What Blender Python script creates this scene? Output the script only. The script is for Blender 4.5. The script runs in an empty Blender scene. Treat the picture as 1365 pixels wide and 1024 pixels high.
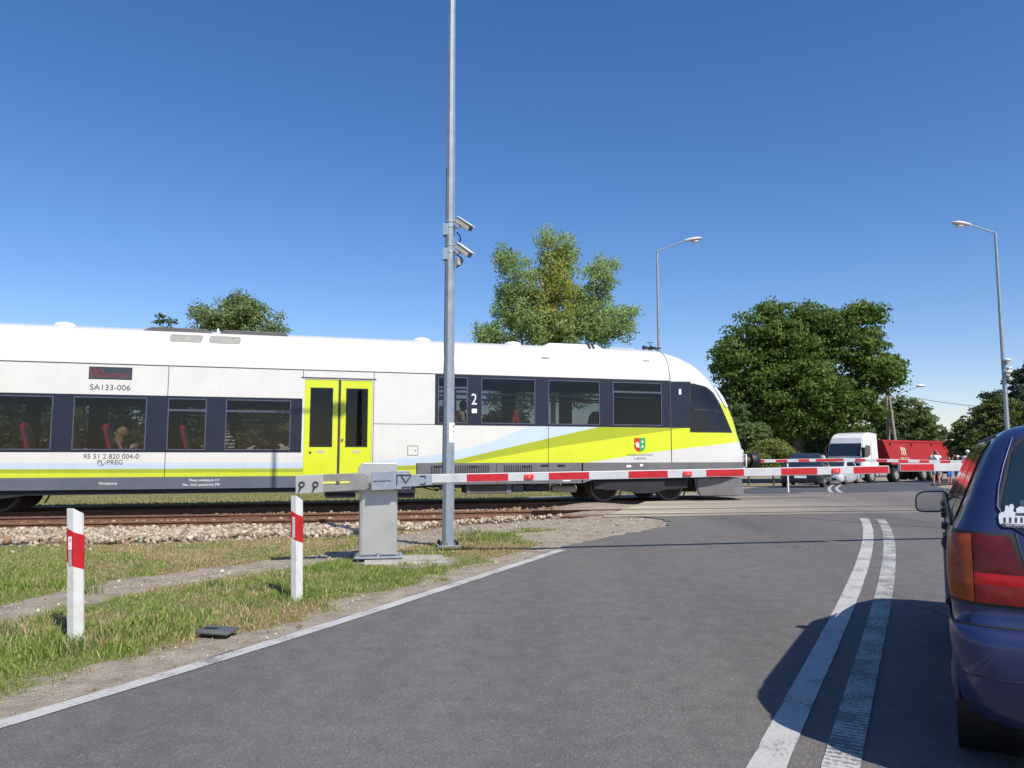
import bpy, math, random
import numpy as np
from mathutils import Vector, Matrix, Quaternion, noise
R = math.radians
random.seed(7); rng = np.random.default_rng(7)
sc = bpy.context.scene; COL = sc.collection

# ------------------------------------------------------------------ camera, sky, sun, exposure
FPX = 1010.0; TH = math.atan(96 / FPX); CZ = 1.3
cd = bpy.data.cameras.new('camera'); cam = bpy.data.objects.new('camera', cd); COL.objects.link(cam)
cam.location = (0, 0, CZ); cam.rotation_euler = (R(90) + TH, 0, 0)
cd.sensor_width = 36; cd.lens = FPX / 1365 * 36; cd.clip_start = .05; cd.clip_end = 6000
sc.camera = cam
SUN_EL = 47.0; SX, SY = .569, -.822
w = bpy.data.worlds.new('World'); sc.world = w; w.use_nodes = True
nt = w.node_tree; nt.nodes.clear()
sky = nt.nodes.new('ShaderNodeTexSky'); sky.sky_type = 'NISHITA'; sky.sun_disc = False
sky.sun_elevation = R(SUN_EL); sky.sun_rotation = math.atan2(SX, SY)
sky.air_density = 1.0; sky.dust_density = .25; sky.ozone_density = 3.2; sky.altitude = 100
hs = nt.nodes.new('ShaderNodeHueSaturation'); hs.inputs['Saturation'].default_value = 1.25
bg = nt.nodes.new('ShaderNodeBackground'); bg.inputs[1].default_value = .095
wo = nt.nodes.new('ShaderNodeOutputWorld')
nt.links.new(sky.outputs[0], hs.inputs['Color']); mxs = nt.nodes.new('ShaderNodeVectorMath'); mxs.operation = 'MULTIPLY'; mxs.inputs[1].default_value = (1.12, .985, 1.08); nt.links.new(hs.outputs[0], mxs.inputs[0]); nt.links.new(mxs.outputs[0], bg.inputs[0]); nt.links.new(bg.outputs[0], wo.inputs[0])
sl = bpy.data.lights.new('sun', 'SUN'); sun = bpy.data.objects.new('sun', sl); COL.objects.link(sun)
sl.energy = 4.0; sl.angle = R(.53); sl.color = (1, .95, .87)
ce = math.cos(R(SUN_EL))
sun.rotation_euler = Vector((-SX * ce, -SY * ce, -math.sin(R(SUN_EL)))).to_track_quat('-Z', 'Y').to_euler()
sun.location = (20, -20, 40)
sc.view_settings.view_transform = 'Standard'; sc.view_settings.look = 'None'
sc.view_settings.gamma = 1; sc.view_settings.exposure = 0.5
sc.render.resolution_x = 1024; sc.render.resolution_y = 768

# ------------------------------------------------------------------ where things stand
def ray(x, y):
    a = (x - 682.5) / FPX; b = (512 - y) / FPX
    return Vector((a, math.cos(TH) - math.sin(TH) * b, math.sin(TH) + math.cos(TH) * b))
def sst(x, a, b):
    t = min(1, max(0, (x - a) / (b - a))); return t * t * (3 - 2 * t)
N1 = Vector((-.2782, .9605)); D1 = Vector((.9605, .2782))       # train track
N2 = Vector((-.171, .985)); D2 = Vector((.985, .171))           # near track
def hroad(X, Y):
    q = N2.x * X + N2.y * Y; c = N1.x * X + N1.y * Y
    h = .15 * sst(q, 4.5, 14)
    if c > 19.8: h = .15 - .029 * (min(c, 50) - 19.8)
    return h
def onroad(px, py, dz=0):
    r = ray(px, py); h = 0.0
    for _ in range(12):
        t = (h - CZ) / r.z; h = hroad(r.x * t, r.y * t) + dz
    return Vector((r.x * t, r.y * t, h))
def atz(px, Yd, py=None):
    """the point seen in direction px at distance Yd (and height for py)"""
    r = ray(px, 608 if py is None else py); t = Yd / r.y
    return Vector((r.x * t, Yd, CZ + r.z * t))
def pl(xs, ys, x):
    return float(np.interp(x, xs, ys))

# ------------------------------------------------------------------ materials
MAT = {}
def pmat(name, col, rough=.6, metal=0, var=.12, scale=6, bump=0, bscale=60, coat=0, spec=.5, dirt=None, dscale=3, attr=None, trans=0):
    if name in MAT: return MAT[name]
    m = bpy.data.materials.new(name); MAT[name] = m; m.use_nodes = True
    n = m.node_tree.nodes; L = m.node_tree.links; b = n['Principled BSDF']
    b.inputs['Roughness'].default_value = rough; b.inputs['Metallic'].default_value = metal
    b.inputs['Coat Weight'].default_value = coat; b.inputs['Coat Roughness'].default_value = .06
    b.inputs['Specular IOR Level'].default_value = spec
    tc = n.new('ShaderNodeTexCoord'); nz = n.new('ShaderNodeTexNoise'); nz.inputs['Scale'].default_value = scale
    nz.inputs['Detail'].default_value = 6; L.new(tc.outputs['Object'], nz.inputs['Vector'])
    mr = n.new('ShaderNodeMapRange'); mr.inputs[1].default_value = .3; mr.inputs[2].default_value = .7
    mr.inputs[3].default_value = 1 - var; mr.inputs[4].default_value = 1 + var
    L.new(nz.outputs[0], mr.inputs[0])
    vm = n.new('ShaderNodeVectorMath'); vm.operation = 'SCALE'
    if attr:
        a = n.new('ShaderNodeAttribute'); a.attribute_name = attr; L.new(a.outputs['Color'], vm.inputs[0])
    else: vm.inputs[0].default_value = col[:3]
    L.new(mr.outputs[0], vm.inputs['Scale']); out = vm.outputs[0]
    if dirt:
        n2 = n.new('ShaderNodeTexNoise'); n2.inputs['Scale'].default_value = dscale; n2.inputs['Detail'].default_value = 8
        L.new(tc.outputs['Object'], n2.inputs['Vector'])
        m2 = n.new('ShaderNodeMapRange'); m2.inputs[1].default_value = .5; m2.inputs[2].default_value = .72
        m2.inputs[4].default_value = dirt[3] if len(dirt) > 3 else .5
        L.new(n2.outputs[0], m2.inputs[0]); mx = n.new('ShaderNodeMix'); mx.data_type = 'RGBA'
        L.new(m2.outputs[0], mx.inputs[0]); L.new(out, mx.inputs[6]); mx.inputs[7].default_value = (*dirt[:3], 1); out = mx.outputs[2]
    L.new(out, b.inputs['Base Color'])
    r2 = n.new('ShaderNodeMapRange'); r2.inputs[3].default_value = max(.02, rough - .08); r2.inputs[4].default_value = min(1, rough + .1)
    L.new(nz.outputs[0], r2.inputs[0]); L.new(r2.outputs[0], b.inputs['Roughness'])
    if bump:
        n3 = n.new('ShaderNodeTexNoise'); n3.inputs['Scale'].default_value = bscale; n3.inputs['Detail'].default_value = 4
        L.new(tc.outputs['Object'], n3.inputs['Vector'])
        bp = n.new('ShaderNodeBump'); bp.inputs['Strength'].default_value = bump; bp.inputs['Distance'].default_value = .02
        L.new(n3.outputs[0], bp.inputs['Height']); L.new(bp.outputs[0], b.inputs['Normal'])
    if trans:
        tr = n.new('ShaderNodeBsdfTranslucent'); L.new(out, tr.inputs[0]); ms = n.new('ShaderNodeMixShader'); ms.inputs[0].default_value = trans
        L.new(b.outputs[0], ms.inputs[1]); L.new(tr.outputs[0], ms.inputs[2]); L.new(ms.outputs[0], n['Material Output'].inputs[0])
    return m
def glass(name, tint, gloss=.03):
    m = bpy.data.materials.new(name); MAT[name] = m; m.use_nodes = True
    n = m.node_tree.nodes; L = m.node_tree.links; n.remove(n['Principled BSDF'])
    t = n.new('ShaderNodeBsdfTransparent'); t.inputs[0].default_value = (*tint, 1)
    g = n.new('ShaderNodeBsdfGlossy'); g.inputs['Roughness'].default_value = .02; g.inputs[0].default_value = (.85, .9, .95, 1)
    lw = n.new('ShaderNodeLayerWeight'); lw.inputs[0].default_value = .5; pw = n.new('ShaderNodeMath'); pw.operation = 'POWER'; pw.inputs[1].default_value = 4; L.new(lw.outputs['Facing'], pw.inputs[0])
    f = n.new('ShaderNodeMath'); f.operation = 'MULTIPLY_ADD'; f.inputs[1].default_value = .9; f.inputs[2].default_value = gloss; L.new(pw.outputs[0], f.inputs[0])
    tc = n.new('ShaderNodeTexCoord'); nz = n.new('ShaderNodeTexNoise'); nz.inputs['Scale'].default_value = 1.3
    L.new(tc.outputs['Object'], nz.inputs['Vector'])
    bp = n.new('ShaderNodeBump'); bp.inputs['Strength'].default_value = .03; L.new(nz.outputs[0], bp.inputs['Height'])
    L.new(bp.outputs[0], g.inputs['Normal'])
    x = n.new('ShaderNodeMixShader'); L.new(f.outputs[0], x.inputs[0]); L.new(t.outputs[0], x.inputs[1]); L.new(g.outputs[0], x.inputs[2])
    L.new(x.outputs[0], n['Material Output'].inputs[0]); return m

# ------------------------------------------------------------------ mesh builder
class MB:
    def __init__(s): s.v = []; s.f = []; s.m = []; s.sm = []
    def add(s, vs, fs, mi=0, smooth=False):
        o = len(s.v); s.v += [tuple(p) for p in vs]; s.f += [tuple(i + o for i in f) for f in fs]
        s.m += [mi] * len(fs); s.sm += [smooth] * len(fs); return s
    def box(s, c, d, rot=None, mi=0):
        vs = []
        for i in (-.5, .5):
            for j in (-.5, .5):
                for k in (-.5, .5):
                    p = Vector((i * d[0], j * d[1], k * d[2]))
                    if rot is not None: p = rot @ p
                    vs.append(p + Vector(c))
        return s.add(vs, [(0, 1, 3, 2), (4, 6, 7, 5), (0, 4, 5, 1), (2, 3, 7, 6), (0, 2, 6, 4), (1, 5, 7, 3)], mi)
    def bb(s, a, b, mi=0):
        return s.box([(a[i] + b[i]) / 2 for i in range(3)], [abs(b[i] - a[i]) for i in range(3)], None, mi)
    def tube(s, pts, rad, n=8, mi=0, smooth=True, caps=True):
        pts = [Vector(p) for p in pts]; rr = rad if isinstance(rad, (list, tuple)) else [rad] * len(pts)
        vs = []; up = None
        for i, p in enumerate(pts):
            t = (pts[min(i + 1, len(pts) - 1)] - pts[max(i - 1, 0)]).normalized()
            if up is None: up = t.orthogonal().normalized()
            up = (up - t * up.dot(t)); up = up.normalized() if up.length > 1e-6 else t.orthogonal().normalized()
            s2 = t.cross(up)
            for k in range(n):
                a = 2 * math.pi * (k + .5) / n; vs.append(p + (up * math.cos(a) + s2 * math.sin(a)) * rr[i])
        fs = [(i * n + k, i * n + (k + 1) % n, (i + 1) * n + (k + 1) % n, (i + 1) * n + k) for i in range(len(pts) - 1) for k in range(n)]
        s.add(vs, fs, mi, smooth)
        if caps:
            s.add(vs[:n], [tuple(range(n))[::-1]], mi); s.add(vs[-n:], [tuple(range(n))], mi)
        return s
    def cyl(s, a, b, r, r2=None, n=16, mi=0, smooth=True): return s.tube([a, b], [r, r if r2 is None else r2], n, mi, smooth)
    def prism(s, poly, axis, a, b, mi=0):
        """poly: 2-D outline in the two other axes, extruded from a to b along axis"""
        def P(u, v, t): return {'x': (t, u, v), 'y': (u, t, v), 'z': (u, v, t)}[axis]
        n = len(poly); vs = [P(u, v, a) for u, v in poly] + [P(u, v, b) for u, v in poly]
        return s.add(vs, [tuple(range(n)), tuple(range(n, 2 * n))[::-1]] + [(i, i + n, (i + 1) % n + n, (i + 1) % n) for i in range(n)], mi)
    def ball(s, c, r, n=12, mi=0, rot=None):
        r = (r, r, r) if isinstance(r, (int, float)) else r; vs = []; m = n // 2
        for i in range(m + 1):
            a = math.pi * i / m
            for k in range(n):
                b = 2 * math.pi * k / n; p = Vector((r[0] * math.sin(a) * math.cos(b), r[1] * math.sin(a) * math.sin(b), r[2] * math.cos(a)))
                if rot is not None: p = rot @ p
                vs.append(p + Vector(c))
        return s.add(vs, [(i * n + k, (i + 1) * n + k, (i + 1) * n + (k + 1) % n, i * n + (k + 1) % n) for i in range(m) for k in range(n)], mi, True)
    def cap(s, a, b, ra, rb, n=12):
        """tapered capsule with round ends (for bodies, fused later)"""
        a = Vector(a); b = Vector(b); t = (b - a).normalized() if (b - a).length > 1e-6 else Vector((0, 0, 1))
        pts = [a - t * ra * .98]; rr = [ra * .15]
        for q in (.75, .4): pts.append(a - t * ra * q); rr.append(ra * math.sqrt(1 - q * q))
        pts += [a, b]; rr += [ra, rb]
        for q in (.4, .75): pts.append(b + t * rb * q); rr.append(rb * math.sqrt(1 - q * q))
        pts.append(b + t * rb * .98); rr.append(rb * .15)
        return s.tube(pts, rr, n)
    def grid(s, rows, mi=0, smooth=True, close=False):
        n = len(rows[0]); vs = [p for r in rows for p in r]; fs = []
        for i in range(len(rows) - 1):
            for k in range(n if close else n - 1): fs.append((i * n + k, i * n + (k + 1) % n, (i + 1) * n + (k + 1) % n, (i + 1) * n + k))
        return s.add(vs, fs, mi, smooth)
    def build(s, name, mats, parent=None, bevel=0, weld=False):
        me = bpy.data.meshes.new(name); me.from_pydata(s.v, [], s.f)
        for m in (mats if isinstance(mats, (list, tuple)) else [mats]): me.materials.append(m)
        me.polygons.foreach_set('material_index', s.m); me.polygons.foreach_set('use_smooth', s.sm); me.update()
        o = bpy.data.objects.new(name, me); COL.objects.link(o)
        if parent is not None: o.parent = parent
        if bevel:
            b = o.modifiers.new('b', 'BEVEL'); b.width = bevel; b.segments = 2; b.limit_method = 'ANGLE'; b.angle_limit = R(40)
            b.harden_normals = False
        return o
def tag(o, label=None, cat=None, group=None, kind=None):
    for k, v in (('label', label), ('category', cat), ('group', group), ('kind', kind)):
        if v: o[k] = v
    return o
def empty(name, loc, rz=0, label=None, cat=None, group=None):
    o = bpy.data.objects.new(name, None); COL.objects.link(o); o.location = loc; o.rotation_euler = (0, 0, rz); o.empty_display_size = .1
    return tag(o, label, cat, group)
def copy_tree(o, parent=None):
    c = o.copy(); COL.objects.link(c)
    if parent is not None: c.parent = parent
    for ch in list(o.children): copy_tree(ch, c)
    return c
def arr_mesh(name, V, Fq, mat, parent=None, cols=None, smooth=False):
    """fast mesh from numpy arrays (V n*3, Fq m*k), optional per-vertex colour 'tint'"""
    me = bpy.data.meshes.new(name); k = Fq.shape[1]
    me.vertices.add(len(V)); me.vertices.foreach_set('co', V.astype(np.float32).ravel())
    me.loops.add(Fq.size); me.loops.foreach_set('vertex_index', Fq.astype(np.int32).ravel())
    me.polygons.add(len(Fq)); me.polygons.foreach_set('loop_start', np.arange(0, Fq.size, k, dtype=np.int32))
    me.polygons.foreach_set('loop_total', np.full(len(Fq), k, dtype=np.int32))
    me.polygons.foreach_set('use_smooth', np.full(len(Fq), smooth))
    me.update(calc_edges=True)
    if cols is not None:
        a = me.color_attributes.new('tint', 'FLOAT_COLOR', 'POINT')
        a.data.foreach_set('color', np.hstack([cols, np.ones((len(cols), 1))]).astype(np.float32).ravel())
    me.materials.append(mat); o = bpy.data.objects.new(name, me); COL.objects.link(o)
    if parent is not None: o.parent = parent
    return o
def text(name, body, h, mat, parent, M, align='CENTER', ext=.0012, wide=1.0):
    """lettering as a thin mesh; M places its centre, x along the line, z out of the surface; h = capital height"""
    c = bpy.data.curves.new(name, 'FONT'); c.body = body; c.size = h / .72; c.align_x = align; c.align_y = 'CENTER'; c.extrude = ext; c.resolution_u = 3
    t = bpy.data.objects.new('t', c); COL.objects.link(t); dg = bpy.context.evaluated_depsgraph_get(); dg.update()
    me = bpy.data.meshes.new_from_object(t.evaluated_get(dg)); COL.objects.unlink(t); bpy.data.objects.remove(t)
    me.transform(M @ Matrix.Diagonal((wide, 1, 1, 1))); me.materials.clear(); me.materials.append(mat); me.name = name
    o = bpy.data.objects.new(name, me); COL.objects.link(o); o.parent = parent; return o
def frame(origin, xax, zax):
    x = Vector(xax).normalized(); z = Vector(zax).normalized(); y = z.cross(x)
    M = Matrix((x, y, z)).transposed().to_4x4(); M.translation = Vector(origin); return M

galv = pmat('galvanised_steel', (.29, .33, .37), .5, .35, .12, 9, .08, 90, dirt=(.24, .27, .31, .5), dscale=14)
galv2 = pmat('weathered_sheet_metal', (.30, .29, .27), .5, .4, .12, 5, .08, 40, dirt=(.20, .185, .165, .6), dscale=6)
alu = pmat('brushed_light_metal', (.50, .49, .46), .38, .5, .07, 3, .03, 40)
blk = pmat('black_metal', (.012, .012, .014), .55, 0, .3, 8)
dark = pmat('dark_iron', (.03, .03, .033), .6, .2, .3, 8, .2, 30)
rub = pmat('rubber', (.018, .018, .019), .8, 0, .2, 12)
wht = pmat('white_paint', (.76, .76, .73), .42, 0, .05, 4, dirt=(.5, .48, .43, .35), dscale=9)
redp = pmat('red_reflective', (.46, .013, .018), .4, 0, .12, 10)
redl = pmat('red_lens', (.85, .03, .03), .15, 0, .1, 20, coat=1)
blackp = pmat('black_print', (.02, .02, .022), .6, 0, .1, 5)
whitep = pmat('white_print', (.8, .8, .8), .6, 0, .04, 5)
conc = pmat('concrete', (.36, .34, .30), .9, 0, .18, 9, .5, 60)

# ------------------------------------------------------------------ ground
EX, EY, ES = -2.52, 3.92, .507                                   # asphalt's left edge: point and slope
def edge_d(X, Y): return -(X - (EX + ES * (Y - EY))) * .892
PATHP = [(-8.5, 1.2), (-5.4, 4.3), (-4.1, 6.2), (-3.72, 7.65), (-2.75, 9.0), (-2.1, 9.95), (-1.35, 11.2), (-.2, 12.3)]
def seg_d(X, Y, P):
    d = np.full(np.shape(X), 1e9)
    for (ax, ay), (bx, by) in zip(P[:-1], P[1:]):
        L2 = (bx - ax) ** 2 + (by - ay) ** 2; t = np.clip(((X - ax) * (bx - ax) + (Y - ay) * (by - ay)) / L2, 0, 1)
        d = np.minimum(d, np.hypot(X - ax - t * (bx - ax), Y - ay - t * (by - ay)))
    return d
def S(x, a, b):
    t = np.clip((x - a) / (b - a), 0, 1); return t * t * (3 - 2 * t)
def vnoise(X, Y, sc_, seed=0):
    """smooth value noise, numpy"""
    r = np.random.default_rng(seed).random((64, 64)); x = X * sc_; y = Y * sc_
    xi = np.floor(x).astype(int); yi = np.floor(y).astype(int); fx = x - xi; fy = y - yi
    fx = fx * fx * (3 - 2 * fx); fy = fy * fy * (3 - 2 * fy)
    g = lambda i, j: r[i % 64, j % 64]
    return (g(xi, yi) * (1 - fx) + g(xi + 1, yi) * fx) * (1 - fy) + (g(xi, yi + 1) * (1 - fx) + g(xi + 1, yi + 1) * fx) * fy
def fbm(X, Y, sc_, seed=0): return .5 * vnoise(X, Y, sc_, seed) + .3 * vnoise(X, Y, sc_ * 2.3, seed + 1) + .2 * vnoise(X, Y, sc_ * 5.1, seed + 2)
def balx(X): return np.interp(X, [-12, -8, -1, 0.6, 1.6], [11.8, 11.9, 12.95, 13.6, 14.2])
LEFTP = [(-8.55, -8), (-4.5, -.0), (-2.52, 3.92), (-1.5, 5.93), (-.1, 8.7), (.56, 10.01), (1.05, 10.85), (1.75, 11.75), (2.55, 12.9), (2.75, 13.6), (2.62, 14.3)]
def masks(X, Y):
    q = N2.x * X + N2.y * Y; c = N1.x * X + N1.y * Y; e = edge_d(X, Y); n = fbm(X, Y, 1.3, 3); n2 = fbm(X, Y, 4.5, 9)
    bal = S(q + (n - .5) * .8 + (n2 - .5) * .6, balx(X) - .12, balx(X) + .25) * (1 - S(c + (n - .5) * .7, 21.0, 21.6)) * (1 - S(X, .6, 1.3))
    pd = seg_d(X, Y, PATHP); wid = .24 + .10 * (n - .5)
    path = 1 - S(pd + (n2 - .5) * .25, wid, wid + .28)
    verge = 1 - S(e + (n2 - .5) * .45 + (n - .5) * .3, .22, .62)
    lot = S(q + (n - .5) * .6 + (n2 - .5) * .5 - .6 * S(X, -.9, .3) * (1 - S(X, .3, 1.1)), 11.45, 11.85) * S(X + (n - .5) * 1.0, -2.1, -1.3) * (1 - S(c, 21, 22))
    lot2 = S(X + (n2 - .5) * .7 + (n - .5), .15, .7) * (1 - S(c, 23.5, 26) * 1) * S(Y, 8, 9)
    cab = 1 - S(np.hypot((X + 1.25) * .75, (Y - 9.1) * 1.1) + (n2 - .5) * .4, .32, .62)
    island = (S(X, 5, 8) * S(c, 21, 22) * (.35 + .6 * S(n, .4, .65)))
    dirt = np.clip(np.maximum.reduce([path, verge * .95, lot, lot2, cab, island]), 0, 1)
    return dirt * (1 - bal), bal, n, n2, e, q, c
def gheight(X, Y):
    q = N2.x * X + N2.y * Y; c = N1.x * X + N1.y * Y
    hr = .15 * S(q, 4.5, 14); xa = -3 + 3.4 * S(q, 13.4, 14.2); h = hr * S(X, xa, xa + 3.2 - 1.8 * S(q, 13.4, 14.2))
    far = .15 - .029 * (np.minimum(c, 50) - 19.8)
    k = S(c, 19.8, 24) * (1 - .0 * c); leftdrop = -.06 * (1 - S(X, 2, 6))
    h = h * (1 - k) + (far + leftdrop) * k
    e = edge_d(X, Y)
    h += .05 * S(e, .3, 1.6) * (1 - S(q, 9, 12)) + .02 * (fbm(X, Y, 2.5, 21) - .5)
    e3 = np.interp(Y, [p[1] for p in LEFTP], [p[0] for p in LEFTP]) - X; onr = (1 - S(e3, -.35, -.04)) * (1 - S(q, 13.6, 14.2)); h = h - .010 - .05 * onr
    xing = S(X, 2.0, 3.2) * S(q, 13.6, 14.2) * (1 - S(c, 20.0, 21.5))
    h = h - .06 * xing - .05 * S(c, 21, 22) * S(X, 6, 8) * (1 - S(np.hypot(X, Y), 120, 200))
    h = h + 0.0 * X
    return h
def axis(parts):
    out = []
    for a, b, st in parts: out += list(np.arange(a, b, st))
    return np.array(out + [parts[-1][1]])
ax = axis([(-2500, -300, 400), (-300, -60, 40), (-60, -12, 3), (-12, -9, .3), (-9, 3.2, .075), (3.2, 12, .4), (12, 40, 1), (40, 100, 5), (100, 300, 40), (300, 2500, 400)])
ay = axis([(-300, -20, 40), (-20, 2, 1.5), (2, 3, .2), (3, 16.5, .075), (16.5, 24, .3), (24, 60, 1), (60, 140, 6), (140, 300, 40), (300, 3000, 450)])
GX, GY = np.meshgrid(ax, ay); GZ = gheight(GX, GY); nx, ny = len(ax), len(ay)
dirt_m, bal_m, gn, gn2, ge, gq, gc = masks(GX, GY)
near = (np.abs(GX + 3) < 7) & (GY < 16.5)
GZ += near * (.012 * (rng.random(GX.shape) - .5)) + bal_m * .02
V = np.stack([GX.ravel(), GY.ravel(), GZ.ravel()], 1)
idx = np.arange(nx * ny).reshape(ny, nx)
Fg = np.stack([idx[:-1, :-1].ravel(), idx[:-1, 1:].ravel(), idx[1:, 1:].ravel(), idx[1:, :-1].ravel()], 1)
straw = S(fbm(GX, GY, .9, 40), .42, .62)
cols = np.stack([dirt_m.ravel(), bal_m.ravel(), straw.ravel()], 1)
gm = bpy.data.materials.new('ground_soil_grass'); gm.use_nodes = True
n = gm.node_tree.nodes; L = gm.node_tree.links; b = n['Principled BSDF']; b.inputs['Roughness'].default_value = .95; b.inputs['Specular IOR Level'].default_value = .15
at = n.new('ShaderNodeAttribute'); at.attribute_name = 'tint'; sp = n.new('ShaderNodeSeparateColor'); L.new(at.outputs['Color'], sp.inputs[0])
geo = n.new('ShaderNodeNewGeometry')
def nnoise(scale, det=8, rough=.6):
    q = n.new('ShaderNodeTexNoise'); q.inputs['Scale'].default_value = scale; q.inputs['Detail'].default_value = det; q.inputs['Roughness'].default_value = rough
    L.new(geo.outputs['Position'], q.inputs['Vector']); return q
def ramp(sock, stops):
    r = n.new('ShaderNodeValToRGB'); L.new(sock, r.inputs[0]); e = r.color_ramp.elements
    while len(e) < len(stops): e.new(.5)
    for el, (p, c_) in zip(e, stops): el.position = p; el.color = (*c_, 1)
    return r
def mix(f, a, c_):
    m = n.new('ShaderNodeMix'); m.data_type = 'RGBA'
    if isinstance(f, float): m.inputs[0].default_value = f
    else: L.new(f, m.inputs[0])
    L.new(a, m.inputs[6]); L.new(c_, m.inputs[7]); return m.outputs[2]
nf = nnoise(38); nm = nnoise(5); nvf = nnoise(160, 4)
gr = ramp(nf.outputs[0], [(.25, (.075, .08, .028)), (.5, (.17, .18, .06)), (.75, (.30, .27, .12))])
st = ramp(nf.outputs[0], [(.25, (.09, .07, .03)), (.5, (.22, .165, .075)), (.78, (.36, .28, .14))])
di = ramp(nm.outputs[0], [(.3, (.27, .225, .17)), (.55, (.40, .345, .27)), (.8, (.50, .44, .355))])
dn = ramp(nvf.outputs[0], [(.3, (.55, .52, .5)), (.6, (1, 1, 1)), (.8, (1.25, 1.2, 1.12))])
dm = n.new('ShaderNodeMix'); dm.data_type = 'RGBA'; dm.blend_type = 'MULTIPLY'; dm.inputs[0].default_value = 1
L.new(di.outputs[0], dm.inputs[6]); L.new(dn.outputs[0], dm.inputs[7])
bl = ramp(nf.outputs[0], [(.3, (.10, .08, .065)), (.7, (.26, .22, .18))])
c1 = mix(sp.outputs[2], gr.outputs[0], st.outputs[0])
def sharpen(sock):
    a = n.new('ShaderNodeMath'); a.operation = 'MULTIPLY_ADD'; L.new(nf.outputs[0], a.inputs[0]); a.inputs[1].default_value = 1.4
    s_ = n.new('ShaderNodeMath'); s_.operation = 'SUBTRACT'; L.new(sock, s_.inputs[0]); s_.inputs[1].default_value = .70; L.new(s_.outputs[0], a.inputs[2])
    r = n.new('ShaderNodeMapRange'); r.inputs[1].default_value = .35; r.inputs[2].default_value = .65; L.new(a.outputs[0], r.inputs[0]); return r.outputs[0]
c2 = mix(sharpen(sp.outputs[0]), c1, dm.outputs[2]); c3 = mix(sp.outputs[1], c2, bl.outputs[0])
L.new(c3, b.inputs['Base Color'])
bp = n.new('ShaderNodeBump'); bp.inputs['Strength'].default_value = .8; bp.inputs['Distance'].default_value = .03; L.new(nf.outputs[0], bp.inputs['Height']); L.new(bp.outputs[0], b.inputs['Normal'])
tag(arr_mesh('ground', V, Fg, gm, cols=cols, smooth=True), 'grass and bare sandy ground around the level crossing', kind='structure')

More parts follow.
